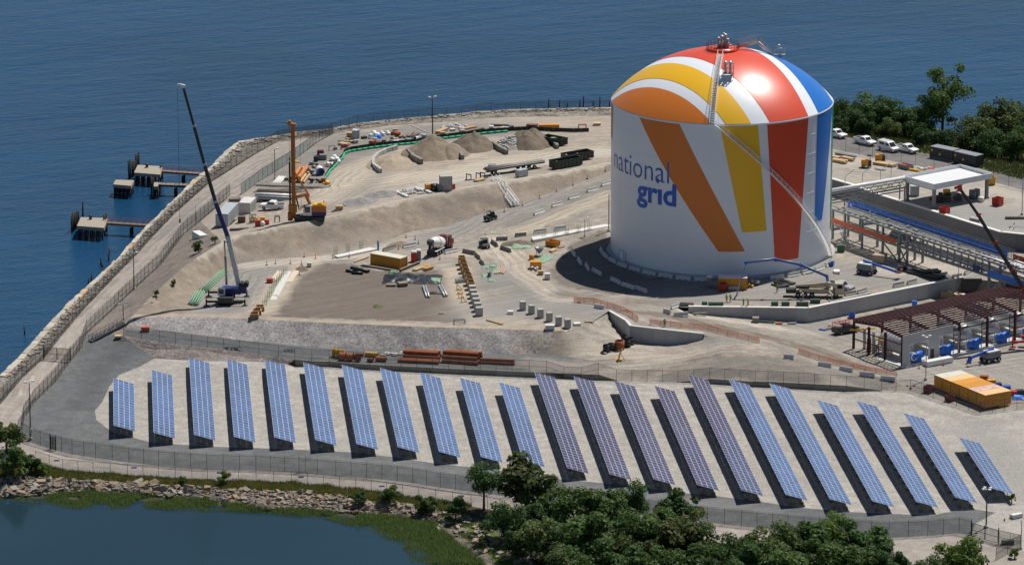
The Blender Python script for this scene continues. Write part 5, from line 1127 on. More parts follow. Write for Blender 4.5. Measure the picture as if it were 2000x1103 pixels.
def lift(label, pose, boom, plat, body=None):
    loc, rz = pose; r = T('boom_lift', label, 'boom lift', loc, rz)
    m = MB(); m.b0(-1.5, 1.5, -1.0, 1.0, .5, 1.0); m.build('chassis', NAVY, r)
    for x in (-1.3, 1.3):
        for y in (-1.0, 1.0): wheel(r, x, y, .55, .4)
    m = MB(); m.b0(-1.9, 1.6, -1.1, 1.1, 1.05, 1.55); m.prof([(-1.9, 1.55), (1.6, 1.55), (1.4, 2.2), (-1.7, 2.2)], -1.05, 1.05); m.build('turntable', body or GREYST, r)
    m = MB(); m.b0(-1.7, 1.2, -.9, .9, 2.21, 2.3); m.build('engine_cover', WHITE, r)
    for a, b in zip(boom, boom[1:]): m = MB(); m.bar(a, b, .35, .45); m.build('boom_arm', BLUE, r)
    p = Vector(boom[-1]); m = MB()
    if plat:
        m.box(p + Vector((.3, 0, 0)), (.9, 1.8, .1))
        for x in (-.1, .7):
            for y in (-.85, .85): m.bar(p + Vector((x, y, 0)), p + Vector((x, y, 1.1)), .07)
        for y in (-.85, .85): m.bar(p + Vector((-.1, y, 1.1)), p + Vector((.7, y, 1.1)), .07)
        for x in (-.1, .7): m.bar(p + Vector((x, -.85, 1.1)), p + Vector((x, .85, 1.1)), .07)
        m.build('platform', DKRED, r)
    return r
lift('blue telescopic boom lift with its boom lowered beside the tank', at(1693, 535, 1725, 540), [(-1.0, .2, 2.7), (7.0, .4, 1.3)], True)
L2 = lift('blue boom lift in front of the steel frame with its jib hanging down', at(1934, 706, 1905, 712), [(-.8, 0, 2.5), (5.0, .0, 1.6)], False)
m = MB(); m.bar((5.0, 0, 1.9), (5.5, 0, -.4 + .9), .7, .5); m.build('jib', BLUE, L2)
pickup_boat = None
ORD = ['second', 'third', 'fourth', 'fifth', 'sixth', 'seventh', 'eighth']
def od(i, n):
    if n < 2: return ''
    if i == 0: return 'leftmost '
    if i == n - 1: return 'rightmost '
    return (ORD[i - 1] + ' from left, ') if i <= (n - 1) / 2 else (ORD[n - 2 - i] + ' from right, ')
# ------------------------------------------------------------ piers in the water
def pier(label, deck, pz, walk, dolph=(), bollard=None, th=.75):
    q = [P(x, y, pz) for x, y in deck]; o = q[0].copy(); o.z = SEAZ; r = T('pier', label, 'pier', o)
    m = MB(); v = [p - o for p in q]; m.hexa([p - Vector((0, 0, th)) for p in v] + v); m.build('deck', paint('old_pier_concrete', (.34, .30, .235), .9, dirt=.5, dc=(.28, .24, .18)), r)
    pm = MB(); pm.tube((0, 0, -2), (0, 0, pz - SEAZ - th), .2, 7); pme = pm.mesh('pile', PILEM)
    n = 5 if (q[1] - q[2]).length > 4 else 3
    for i in range(n):
        for j in range(3):
            u, w = .06 + .88 * i / (n - 1), .06 + .88 * j / 2; p = v[0].lerp(v[3], u).lerp(v[1].lerp(v[2], u), w); link('pile', pme, r, (p.x, p.y, 0))
    rg = random.Random(len(label))
    for (x0, y0), (x1, y1), k in dolph:
        for i in range(k):
            t = (i + .5) / k; p = P(x0 + (x1 - x0) * t, y0 + (y1 - y0) * t, SEAZ) - o; mm = MB(); h = pz - SEAZ + rg.uniform(.2, 1.6); mm.tube((0, 0, -2), (rg.uniform(-.15, .15), 0, h), .2, 7); link('pile', mm.mesh('pile', PILEM), r, p)
    if walk:
        (x0, y0), (x1, y1), wood = walk; a, b = P(x0, y0, pz - .3) - o, P(x1, y1, pz - .3) - o; d = (b - a).normalized(); nn = Vector((-d.y, d.x, 0))
        L = (b - a).length
        if wood:
            bm = MB(); bm.b0(-.42, .42, -.9, .9, -.1, .1); bme = bm.mesh('plank', WOODG); k = int(L / .95)
            for i in range(k): link('plank', bme, r, a + d * (i + .5) * L / k + Vector((0, 0, rg.uniform(-.04, .04))), (0, 0, atan2(d.y, d.x)))
        for s in (-.6, .6): m = MB(); m.bar(a + nn * s - Vector((0, 0, .25)), b + nn * s - Vector((0, 0, .25)), .2, .35); m.build('girder', RUST if not wood else PILEM, r)
        if not wood:
            m = MB(); m.bar(a, b, 1.2, .06); m.build('walkway_deck', WOODG, r)
            for s in (-.6, .6):
                m = MB()
                for h in (.5, 1.0): m.bar(a + nn * s + Vector((0, 0, h)), b + nn * s + Vector((0, 0, h)), .05)
                for i in range(9): p = a.lerp(b, i / 8) + nn * s; m.bar(p, p + Vector((0, 0, 1)), .05)
                m.build('railing', RUST, r)
        for t in ((.5, .52) if not wood else (.02, .05, .52, .55)):
            for s in (-.5, .5): p = a.lerp(b, t) + nn * s; link('pile', pme, r, (p.x, p.y, -.35))
    if bollard:
        p = P(*bollard, pz) - o; m = MB(); m.lathe([(.35, 0), (.3, .5), (.45, .7), (.4, .9), (.01, .95)], p, 10); m.build('bollard', DARK, r)
    return r
pier('far concrete pier with rusty walkway and a ring of black piles', [(262, 337), (269, 322), (318, 325), (313, 341)], -3.9, ((316, 333), (399, 339), False), [((251, 352), (268, 338), 6), ((268, 330), (272, 328), 2), ((313, 352), (318, 350), 3)], (287, 327))
pier('small isolated concrete block pier on two dark legs', [(221, 360), (226, 351), (262, 352), (256, 363)], -3.9, None)
pier('narrow timber walkway on piles leading to the sea wall', [(300, 364), (301, 356), (309, 356), (309, 364)], -4.0, ((308, 359), (374, 362), True), [((295, 381), (302, 378), 2)])
pier('near concrete pier with rusty walkway and leaning black piles', [(150, 441), (158, 424), (211, 426), (203, 445)], -3.9, ((208, 434), (304, 440), False), [((139, 456), (155, 440), 6), ((160, 432), (164, 430), 1), ((203, 455), (210, 452), 3)], (177, 428))
pm = MB(); pm.tube((0, 0, -1.5), (.1, 0, 1.9), .19, 7, .14)
for i, (x, y, s) in enumerate(sorted([(197, 519, 1), (178, 549, .9), (172, 555, .8), (200, 522, .6), (212, 509, .9), (48, 653, .9), (268, 468, .7), (272, 465, .9), (213, 498, .8)])):
    o = link('timber_pile', pm.mesh('timber_pile', PILEM), None, P(x, y, SEAZ), (random.uniform(-.1, .1), random.uniform(-.1, .1), 0)); o.scale = (1, 1, s)
    tag(o, od(i - 1, 8) + 'old dark timber pile standing in the water off the sea wall' if x != 48 else 'single dark timber pile standing alone in open water', 'pile', None if x == 48 else 'timber piles along the sea wall')
for i, (x, y, s) in enumerate([(1071, 215, 1.2), (1092, 213, 1), (1108, 212, .7), (1132, 211, .9), (1139, 211, 1.3), (1158, 211, .8), (1171, 211, 1.2), (1190, 210, .7)]):
    o = link('timber_pile', pm.mesh('timber_pile', PILEM), None, P(x, y - 2, SEAZ)); o.scale = (1, 1, s * 1.1); tag(o, od(i, 8) + 'dark timber pile sticking up behind the far shoreline', 'pile', 'timber piles off the far shore')

# ------------------------------------------------------------ concrete barriers
def barrier_mesh(L, mt):
    m = MB(); h = .85; pr_ = [(-.3, .12), (.3, .12), (.28, .2), (.13, .42), (.08, h), (-.08, h), (-.13, .42), (-.28, .2)]
    m.profx(pr_, 0, L)
    for a, b in ((0, L * .22), (L * .38, L * .62), (L * .78, L)): m.b0(a + .003, b - .003, -.297, .297, 0, .119)
    return m.mesh('barrier', mt)
_bm = {}
def barriers(label, group, lst, mt):
    lst = sorted(lst)
    for i_, (a, b) in enumerate(lst):
        p, rz, L = R2(a, b); L = round(max(1.6, min(L, 4.2)), 1); k = (L, mt.name)
        if k not in _bm: _bm[k] = barrier_mesh(L, mt)
        tag(link('barrier', _bm[k], None, p, (0, 0, rz)), ' '.join((od(i_, len(lst)) + label).split()[:16]), 'barrier', group if len(lst) > 1 else None)
barriers('white concrete barrier in the row along the ramp road', 'ramp road barriers', [((1043, 421), (1063, 412)), ((1078, 405), (1098, 398)), ((1111, 390), (1131, 383)), ((1147, 376), (1168, 369)), ((1175, 364), (1193, 357))], CONCW)
barriers('white concrete barrier in the row behind the footing strip', 'footing strip barriers', [((1043, 456), (1067, 453)), ((1083, 450), (1105, 447))], CONCW)
barriers('weathered grey concrete barrier beside the earth trench', 'trench barriers', [((969, 470), (991, 469)), ((1006, 463), (1028, 460)), ((960, 474), (971, 482)), ((978, 486), (997, 493))], CONCD)
barriers('dark weathered barrier behind the row of timber formwork boxes', 'formwork barriers', [((904, 493), (928, 498)), ((929, 500), (937, 507)), ((938, 512), (944, 518))], CONCD)
barriers('white concrete barrier right beside the mixer truck wheels', '', [((869, 496), (893, 491))], CONCW)
barriers('white concrete barrier on the road behind the red portable toilet', '', [((787, 485), (811, 480))], CONCW)
barriers('tan weathered barrier left of the mixer truck behind the blue flag', '', [((748, 492), (772, 484))], CONCD)
barriers('shaded concrete barrier in the outer arc left of the tank', 'outer arc barriers', [((1117, 492), (1126, 507)), ((1129, 508), (1137, 521)), ((1144, 519), (1152, 533)), ((1157, 529), (1176, 540)), ((1193, 547), (1212, 556)), ((1215, 558), (1238, 566)), ((1240, 564), (1263, 572))], CONCW)
lst = []
for th in range(-84, 66, 9):
    if -8 < th < 16: continue
    a = tc + Vector(((TR + 2.2) * sin(radians(th) + TPHI), -(TR + 2.2) * cos(radians(th) + TPHI), 0)); b = tc + Vector(((TR + 2.2) * sin(radians(th + 7.6) + TPHI), -(TR + 2.2) * cos(radians(th + 7.6) + TPHI), 0)); lst.append((a, b))
me_ = barrier_mesh(3.2, CONCW)
for i_, (a, b) in enumerate(lst): tag(link('barrier', me_, None, Vector((a.x, a.y, GZ(a.x, a.y))), (0, 0, atan2(b.y - a.y, b.x - a.x))), od(i_, len(lst)) + 'white concrete barrier in the ring round the tank foot', 'barrier', 'tank ring barriers')
barriers('white concrete barrier in the bay at the left end of the retaining wall', 'wall end barriers', [((1311, 604), (1328, 597)), ((1296, 610), (1309, 614)), ((1316, 618), (1344, 619))], CONCW)
barriers('weathered dark barrier on top of the left end of the retaining wall', '', [((1328, 598), (1355, 598))], CONCD)
barriers('white concrete barrier beside the start of the curved orange fence', '', [((1161, 601), (1180, 604))], CONCW)
barriers('white concrete barrier in the row below the steel frame building', 'lower road barriers', [((1531, 699), (1550, 702)), ((1598, 714), (1624, 718)), ((1640, 722), (1665, 727)), ((1679, 733), (1709, 737)), ((1720, 741), (1749, 745))], CONCW)
barriers('grey barrier lying in the tank yard behind the retaining wall', 'tank yard barriers', [((1650, 578), (1672, 574)), ((1675, 574), (1692, 569)), ((1745, 561), (1765, 557)), ((1772, 556), (1790, 551)), ((1834, 541), (1850, 538)), ((1860, 545), (1878, 541)), ((1884, 537), (1896, 531))], CONC)

# ------------------------------------------------------------ boxes, containers, bins
def framed(name, label, cat, A, B, dep, h, mt, roof=None, ribs=0, doors=True, group=None, z=0, roofmt=None):
    p, rz, L = R2(A, B); r = T(name, label, cat, p + Vector((0, 0, z)), rz, group); m = MB(); m.b0(0, L, 0, dep, .1, h)
    if ribs:
        for k in range(ribs): x = L * (k + .5) / ribs; m.b0(x - .05, x + .05, -.035, -.002, .25, h - .2)
        for k in range(max(2, int(ribs * dep / L))): y = dep * (k + .5) / max(2, int(ribs * dep / L)); m.b0(-.035, -.002, y - .05, y + .05, .25, h - .2); m.b0(L + .002, L + .035, y - .05, y + .05, .25, h - .2)
    m.build('body', mt, r)
    m = MB(); m.b0(-.03, L + .03, -.03, dep + .03, h + .002, h + .07); m.build('roof', roofmt or mt, r)
    m = MB()
    for x in (-.05, L - .07): 
        for y in (-.05, dep - .07): m.b0(x, x + .12, y, y + .12, 0, h)
    m.build('corner_post', mt, r)
    if doors:
        m = MB(); m.b0(-.06, -.04, .15, dep / 2 - .03, .25, h - .2); m.b0(-.06, -.04, dep / 2 + .03, dep - .15, .25, h - .2); m.build('door', mt, r)
    return r
CREAM = paint('faded_cream_roof', (.62, .60, .50), .6, dirt=.3); LTOR = paint('faded_orange_roof', (.72, .46, .20), .6, dirt=.35, dc=(.6, .5, .35)); PINKR = paint('peeling_pink_roof', (.62, .42, .34), .7, dirt=.75, dc=(.16, .045, .02), scale=.7)
framed('shipping_container', 'orange shipping container with a cream roof in the middle of the basin', 'container', (724, 516), (782, 526), 2.4, 2.3, ORANGE, ribs=22, roofmt=CREAM)
framed('shipping_container', 'short orange container with a white roof at the foot of the tank', 'container', (1403, 566), (1459, 566), 2.6, 2.5, ORANGE, ribs=14, roofmt=WHITE)
a, b = (1824, 757), (1924, 801); roofs = [(CREAM, 'orange container with a silvery cream roof at the left end of the container row'), (LTOR, 'orange container with a pale peach roof, second from the left of its row'), (ORANGE, 'orange container with a bright orange roof beside the pale roofed ones'), (ORANGE, 'orange container with a plain orange roof beside the peeling one'), (PINKR, 'orange container with a peeling pink roof full of rust stains'), (LTOR, 'orange container with light orange roof at the right end of the container row')]
pA, rzc, Lc = R2(a, b); wv = Lc / 6
for k, (mt, lab) in enumerate(roofs):
    r = T('shipping_container', lab, 'container', pA + Vector((cos(rzc), sin(rzc), 0)) * wv * k, rzc, 'orange container row'); m = MB(); m.b0(.03, wv - .03, 0, 6.1, .1, 2.55)
    for j in range(8): x = wv * (j + .5) / 8; m.b0(x - .05, x + .05, -.035, -.002, .25, 2.4)
    m.build('body', ORANGE, r); m = MB(); m.b0(.02, wv - .02, -.04, 6.14, 2.553, 2.64); m.build('roof', mt, r)
    m = MB(); m.b0(.1, wv / 2 - .02, -.07, -.04, .2, 2.4); m.b0(wv / 2 + .02, wv - .1, -.07, -.04, .2, 2.4); m.build('door', ORANGE, r)
    if k == 5:
        m = MB()
        for j in range(18): y = 6.1 * (j + .5) / 18; m.b0(wv - .028, wv + .01, y - .06, y + .06, .25, 2.4)
        m.build('side_rib', ORANGE, r)
PALEC = paint('pale_blue_grey_paint', (.40, .44, .46), .5, dirt=.35, dc=(.25, .25, .24))
framed('storage_container', 'long pale blue grey storage container by the dark crane boom', 'container', (445, 443), (466, 427), 2.6, 2.7, PALEC, ribs=16); 
framed('storage_container', 'white storage container with a stained roof beside the white pickup', 'container', (467, 419), (489, 417), 5.2, 2.6, paint('dirty_white', (.62, .60, .58), .6, dirt=.5, dc=(.35, .28, .24)), ribs=10)
framed('white_trailer', 'small white box trailer beside the path fence', 'trailer', (376, 467), (391, 466), 1.6, 1.7, WHITE, doors=False)
for lab, A, B in (('dark grey site container with yellow marks nearer the canopy', (1862, 318), (1905, 328)), ('dark grey site container with yellow marks at the tree edge', (1816, 308), (1860, 317))):
    r = framed('site_container', lab, 'container', A, B, 2.6, 2.6, paint('charcoal_paint', (.035, .04, .045), .5, dirt=.15), ribs=18, roofmt=paint('grey_roof', (.22, .24, .26), .6))
    m = MB(); m.b0(.3, .8, -.07, -.04, 1.6, 2.1); m.b0(2.6, 3.1, -.07, -.04, 1.0, 1.5); m.build('yellow_mark', YELLOW, r)
def bin_(label, A, B, dep, h, mt, fill=None, name='dumpster', cat='dumpster', z=0):
    p, rz, L = R2(A, B); r = T(name, label, cat, p + Vector((0, 0, z)), rz); t = .1
    m = MB(); m.b0(0, L, 0, t, .15, h); m.b0(0, L, dep - t, dep, .15, h); m.b0(0, t, t + .002, dep - t - .002, .15, h); m.b0(L - t, L, t + .002, dep - t - .002, .15, h); m.b0(t, L - t, t, dep - t, .15, .3); m.build('shell', mt, r)
    m = MB()
    for k in range(7): x = L * (k + .5) / 7; m.b0(x - .06, x + .06, -.1, -.003, .15, h - .05)
    m.b0(-.05, L + .05, -.09, -.003, h - .04, h + .08); m.b0(-.05, L + .05, dep + .003, dep + .09, h - .04, h + .08); m.build('rib', mt, r)
    if fill:
        m = MB(); rg = random.Random(int(L * 97))
        for k in range(16): m.box((rg.uniform(.5, L - .5), rg.uniform(.4, dep - .4), h * .62 + rg.uniform(-.1, .3)), (rg.uniform(.4, 1.6), rg.uniform(.1, .5), .08), rg.uniform(0, 3), rg.uniform(-.4, .4))
        m.build('load', fill, r)
    return r
bin_('dark green dumpster with green scraps near the far spoil heap', (1094, 287), (1109, 284), 5.5, 1.7, DKGREEN, GREEN)
bin_('dark green open dumpster in front, above the tan embankment', (1085, 332), (1138, 323), 2.4, 1.8, DKGREEN, RUST)
bin_('black ribbed dumpster full of timber beside the green one', (1108, 318), (1160, 311), 2.5, 1.7, DARK, WOOD)
bin_('open orange bin beside the concrete footing strip', (1065, 480), (1084, 484), 1.8, 1.1, ORANGE, None, 'orange_bin', 'bin')
framed('orange_box', 'solid orange equipment box on the track left of the tank', 'equipment box', (1036, 526), (1057, 526), 1.6, 1.5, ORANGE, doors=False)
bin_('dark red waste bin in front of the orange container by the tank', (1405, 569), (1418, 569), 1.0, 1.5, REDP, None, 'waste_bin', 'bin')
bin_('dark red waste bin left of the orange container row', (1803, 766), (1818, 769), 1.4, 1.3, DKRED, None, 'waste_bin', 'bin')
bin_('dark red waste bin in front of the orange container row', (1845, 783), (1858, 786), 1.2, 1.1, DKRED, None, 'waste_bin', 'bin')
bin_('red skip at the corner of the canopy yard by the containment wall', (1834, 417), (1847, 420), 1.4, 1.4, REDP, None, 'waste_bin', 'bin'); bin_('red skip behind the canopy column near the fence', (1937, 401), (1951, 404), 1.6, 1.7, REDP, None, 'waste_bin', 'bin')
bin_('yellow dumpster behind the white canopy', (1931, 362), (1944, 362), 2.2, 1.7, YELLOW, None)
bin_('blue steel bin against the pale retaining wall', (1658, 622), (1670, 622), 1.2, .9, BLUE, None, 'waste_bin', 'bin'); bin_('small blue bin at the tank foot by the steel stair', (1618, 520), (1627, 521), 1.1, .8, BLUE, None, 'waste_bin', 'bin')
bin_('grey steel tub full of red cans in the upper yard', (1753, 328), (1773, 333), 1.8, .9, GREYST, REDP, 'steel_tub', 'bin')
def toilet(label, px, py, mt):
    p = G(px, py); r = T('portable_toilet', label, 'portable toilet', p); m = MB(); m.b0(-.55, .55, -.55, .55, .1, 2.05); m.build('cabin', mt, r)
    m = MB(); m.hexa([(-.6, -.6, 2.06), (.6, -.6, 2.06), (.6, .6, 2.06), (-.6, .6, 2.06), (-.4, -.45, 2.32), (.4, -.45, 2.32), (.4, .45, 2.32), (-.4, .45, 2.32)]); m.build('roof', WHITE, r)
    m = MB(); m.b0(-.38, .38, -.59, -.56, .2, 1.95); m.build('door', mt, r)
toilet('red portable toilet with a white roof beside the orange container', 808, 511, REDP); toilet('grey portable toilet behind the red one', 817, 508, GREYST); toilet('grey portable toilet in the tank shadow', 1386, 560, GREYST); toilet('dark portable toilet near the pile of sand bags behind the silt fence', 693, 272, PALEC)

# ------------------------------------------------------------ people
def person(label, px, py, rz=0, vest=HIVIS, hat=HATW, arm=.3):
    p = G(px, py); r = T('person', label, 'person', p, rz)
    bm = bmesh.new(); me = bpy.data.meshes.new('body')
    J = [((0, 0, .95), .15), ((0, 0, 1.2), .16), ((0, 0, 1.42), .15), ((0, 0, 1.52), .06), ((0, 0, 1.60), .07), ((0, -.01, 1.68), .105), ((0, 0, 1.76), .09),
         ((-.1, 0, .9), .10), ((-.11, -.02, .5), .075), ((-.12, .02, .08), .05), ((-.12, -.14, .04), .045), ((.1, 0, .9), .10), ((.11, -.04, .5), .075), ((.12, 0, .08), .05), ((.12, -.16, .04), .045),
         ((-.2, 0, 1.40), .07), ((-.27, .02, 1.12), .052), ((-.25, -arm, .92 + arm * .4), .04), ((-.25, -arm - .1, .88 + arm * .4), .04), ((.2, 0, 1.40), .07), ((.27, .02, 1.12), .052), ((.26, -.08, .88), .04), ((.26, -.12, .79), .04)]
    E = [(0, 1), (1, 2), (2, 3), (3, 4), (4, 5), (5, 6), (0, 7), (7, 8), (8, 9), (9, 10), (0, 11), (11, 12), (12, 13), (13, 14), (2, 15), (15, 16), (16, 17), (17, 18), (2, 19), (19, 20), (20, 21), (21, 22)]
    vs = [bm.verts.new(j[0]) for j in J]; [bm.edges.new((vs[a], vs[b])) for a, b in E]; bm.to_mesh(me); bm.free()
    o = link('body', me, r); md = o.modifiers.new('skin', 'SKIN'); o.modifiers.new('smooth', 'SUBSURF').levels = 1
    sv = me.skin_vertices[0].data if me.skin_vertices else None
    if sv is None:
        bm = bmesh.new(); bm.from_mesh(me); bm.verts.layers.skin.verify(); bm.to_mesh(me); bm.free(); sv = me.skin_vertices[0].data
    for i, j in enumerate(J): sv[i].radius = (j[1], j[1]); sv[i].use_root = (i == 0)
    dg = bpy.context.evaluated_depsgraph_get(); dg.update(); m2 = bpy.data.meshes.new_from_object(o.evaluated_get(dg)); o.modifiers.clear(); o.data = m2; m2.name = 'body'
    m2.materials.clear(); m2.materials.append(SKIN); m2.materials.append(JEAN); m2.materials.append(vest)
    for f in m2.polygons: f.use_smooth = True; z = f.center.z; f.material_index = 1 if z < .98 and abs(f.center.x) < .22 else (2 if z < 1.5 and not (abs(f.center.x) > .22 and z < 1.15) else 0)
    m = MB(); m.lathe([(.155, 1.75), (.125, 1.77), (.12, 1.84), (.07, 1.90), (.005, 1.92)], (0, -.01, 0), 10); m.build('hard_hat', hat, r)
person('person in a green vest and hard hat standing beside the orange fence', 1298, 638, .3, paint('green_vest', (.12, .42, .10), .7), HATW)
person('person in a yellow vest and white helmet, left of two beside the pump hose', 1419, 590, .5); person('person in a yellow vest and white helmet, right of two beside the pump hose', 1426.5, 590, -.4)
person('person in a dark vest bending by the formwork at the wall edge', 1452, 599, 1.2, paint('dark_vest', (.06, .12, .06), .8)); person('person in a yellow vest at the wall edge near the formwork', 1461, 599, -1.0)
person('person in a green vest and red helmet left of the pump truck', 1518, 571, .1, _pm['green_vest'], REDP, .45)

# ------------------------------------------------------------ pillars, formwork, footings
def block(name, label, cat, px, py, w, h, mt, rz=.0, group=None, cap=None):
    p = G(px, py); m = MB(); m.b0(-w / 2, w / 2, -w / 2, w / 2, 0, h); o = m.build(name, mt); o.location = p; o.rotation_euler = (0, 0, rz); tag(o, label, cat, group); return o
tops = [(922.5, 557), (924.5, 565.6), (927.5, 573.6), (930, 582), (933, 591), (936, 599.5)]
for i_, (x, y) in enumerate(tops): block('concrete_pillar', ['topmost', 'second from top,', 'third from top,', 'third from bottom,', 'second from bottom,', 'lowest'][i_] + ' bare concrete pillar in the close row below the formwork boxes', 'pillar', x, y + 16.5, 1.35, 1.75, CONC, .12, 'close row of pillars')
for i, (x, y) in enumerate([(1021, 605), (1038, 612.5), (1055.5, 620), (1073, 627), (1091, 635), (1108.5, 640)]): block('concrete_pillar', od(i, 6) + 'grey concrete pillar in the spaced row on the pale footing slab', 'pillar', x, y, 1.1, 1.8, CONC, .2, 'spaced row of pillars')
block('pillar_stub', 'low concrete stub at the end of the spaced pillar row', 'pillar', 1127, 635, 1.3, .5, CONCW, .2)
def formbox(label, px, py, w, h, group):
    p = G(px, py); r = T('formwork_box', label, 'formwork', p, .12, group); t = .1
    for s in (-1, 1):
        m = MB(); m.b0(-w / 2, w / 2, s * (w / 2 - t / 2) - t / 2, s * (w / 2 - t / 2) + t / 2, 0, h); m.build('side_panel', _fw, r); m = MB(); m.b0(s * (w / 2 - t / 2) - t / 2, s * (w / 2 - t / 2) + t / 2, -w / 2 + t + .002, w / 2 - t - .002, 0, h); m.build('side_panel', _fw, r)
    for k in range(3): z = h * (.2 + .32 * k); m = MB(); [m.b0(-w / 2 - .12, w / 2 + .12, y0, y0 + .1, z, z + .12) for y0 in (-w / 2 - .105, w / 2 + .005)]; [m.b0(x0, x0 + .1, -w / 2, w / 2, z, z + .12) for x0 in (-w / 2 - .105, w / 2 + .005)]; m.build('waler', WOOD, r)
_fw = paint('formwork_plywood', (.30, .155, .05), .7, dirt=.4, dc=(.16, .08, .03), rnd=.2)
for i_, (x, y) in enumerate([(902, 500), (904.7, 509), (907.3, 517), (910, 525), (914, 533), (917, 541), (920, 549)]): formbox(['topmost ', 'second from top, ', 'third from top, ', 'middle ', 'third from bottom, ', 'second from bottom, ', 'lowest '][i_] + 'open timber formwork box in the row above the bare concrete pillars', x, y + 16, 1.3, 1.75, 'upper formwork row')
for i_, (x, y) in enumerate([(508, 606), (502, 613.5), (497, 620.5)]): formbox(['topmost ', 'middle ', 'lowest '][i_] + 'open timber formwork box at the near end of the left footing strip', x, y, 1.55, 1.0, 'lower formwork row')
def strip(name, label, cat, poly, z, h, mt):
    q = [P(x, y, z) for x, y in poly]; o = q[0].copy(); m = MB(); v = [p - o for p in q]; n = len(v); m.hexa([p - Vector((0, 0, .3)) for p in v] + [p + Vector((0, 0, h)) for p in v]); ob = m.build(name, mt); ob.location = o; tag(ob, label, cat); return ob
strip('footing_slab', 'pale footing slab beneath the spaced row of pillars', 'footing', [(999, 603), (1012, 600), (1118, 643), (1104, 648)], .15, .08, CONCW)
strip('footing_strip', 'long white footing strip running to the left edge of the tank', 'footing', [(1041, 475), (1038, 469), (1192, 442), (1192, 447)], .6, .7, CONCW)
strip('footing_strip', 'pale footing strip with rebar cages right of the blue crane', 'footing', [(509, 621), (521, 621), (570, 531), (556, 531)], .05, .15, CONCW)
strip('footing_strip', 'short pale footing strip behind the orange basin container', 'footing', [(652, 502), (661, 505), (737, 489), (722, 486)], .05, .35, CONCW)
strip('timber_sheet', 'cream formwork sheet left of the far end of the left footing strip', 'timber sheet', [(531, 543), (540, 548), (552, 531), (542, 529)], .05, .1, paint('cream_plywood', (.62, .52, .38), .8, dirt=.2)); strip('timber_sheet', 'cream formwork sheet right of the far end of the left footing strip', 'timber sheet', [(559, 551), (570, 551), (585, 529), (573, 529)], .05, .1, _pm['cream_plywood'])
def cages(label, lst, n=3, h=1.5, sp=.45, group=None):
    m = MB()
    for i in range(n):
        for j in range(2): m.bar((i * sp, j * .6, 0), (i * sp, j * .6, h), .05)
    for z in (.3, .8): m.bar((0, 0, z), ((n - 1) * sp, 0, z), .04); m.bar((0, .6, z), ((n - 1) * sp, .6, z), .04)
    me = m.mesh('rebar_cage', GREEN)
    for i_, (x, y) in enumerate(lst): tag(link('rebar_cage', me, None, G(x, y) + Vector((0, 0, .1))), od(i_, len(lst)) + label, 'rebar cage', group)
cages('green rebar cage standing on the left footing strip', [(513, 598), (518, 588), (523, 580), (527, 571), (531, 562), (536, 556), (541, 550), (546, 543), (553, 536)], 3, 1.4, .4, 'left strip rebar cages')
cages('green rebar cage on the short footing behind the orange container', [(652, 498), (676, 493), (702, 488)], 4, 1.7, .25, 'short footing rebar cages')
cages('green rebar cage on the long footing strip by the tank', [(1060, 466), (1082, 463), (1104, 459), (1127, 455), (1148, 450)], 3, 1.7, .35, 'long footing rebar cages')
def bundle(name, label, cat, A, B, n, r, mt, lay=2, gap=None, z=0, group=None, n_=8, parts='pipe'):
    p, rz, L = R2(A, B); t = T(name, label, cat, p + Vector((0, 0, z)), rz, group); gap = gap or r * 2.05; me = None; k = 0
    mm = MB(); mm.tube((0, 0, 0), (L, 0, 0), r, n_)
    if r > .25: mm.f = mm.f[:-2]; mm.mi = mm.mi[:-2]; mm.sm = mm.sm[:-2]
    me = mm.mesh(parts, mt); rg = random.Random(int(L * 31 + n))
    for row in range(lay):
        for i in range(n - row):
            link(parts, me, t, (rg.uniform(-.25, .25), (i + row * .5) * gap, r + row * r * 1.75))
    return t
def lumber(label, A, B, w, lay, mt=None, n=4, name='timber_stack', z=0):
    p, rz, L = R2(A, B); t = T(name, label, 'timber stack', p + Vector((0, 0, z)), rz); mt = mt or WOOD; rg = random.Random(int(L * 53 + w * 7)); bm = MB(); bm.b0(0, L, 0, w / n - .03, 0, .16); me = bm.mesh('board', mt)
    for k in range(lay):
        for j in range(n): link('board', me, t, (rg.uniform(-.25, .25), j * w / n, .1 + k * .18), (0, 0, rg.uniform(-.03, .03)))
    m = MB(); m.b0(.4, .55, -.05, w + .05, 0, .1); m.b0(L - .55, L - .4, -.05, w + .05, 0, .1); m.build('bearer', WOODG, t); return t
for a, b, l in (((403, 572), (446, 529), 'bundle of green pipes on the slope foot beside the blue crane'), ((386, 597), (400, 572), 'short bundle of green pipes at the slope foot left of the crane')): bundle('green_pipe_bundle', l, 'pipe bundle', a, b, 5, .16, GREEN, 2, .5)
# service road pipes
def roll(name, label, A, B, r, mt, z=0, cap=False): 
    p, rz, L = R2(A, B); m = MB(); m.tube((0, 0, r), (L, 0, r), r, 14)
    if not cap:
        m.f = m.f[:-2]; m.mi = m.mi[:-2]; m.sm = m.sm[:-2]; m.tube((L - .01, 0, r), (.01, 0, r), r * .93, 14); m.f = m.f[:-2]; m.mi = m.mi[:-2]; m.sm = m.sm[:-2]
    o = m.build(name, mt); o.location = p + Vector((0, 0, z)); o.rotation_euler = (0, 0, rz); tag(o, label, 'pipe'); return o
bundle('rusty_pipe_stack', 'stack of long rusty pipes, left of the two big stacks on the service road', 'pipe stack', (789, 699), (858, 703), 3, .42, RUST, 2, .9, 0, None, 12); bundle('rusty_pipe_stack', 'stack of long rusty pipes, right of the two big stacks on the service road', 'pipe stack', (864, 708), (934, 713), 4, .42, RUST, 3, .9, 0, None, 12)
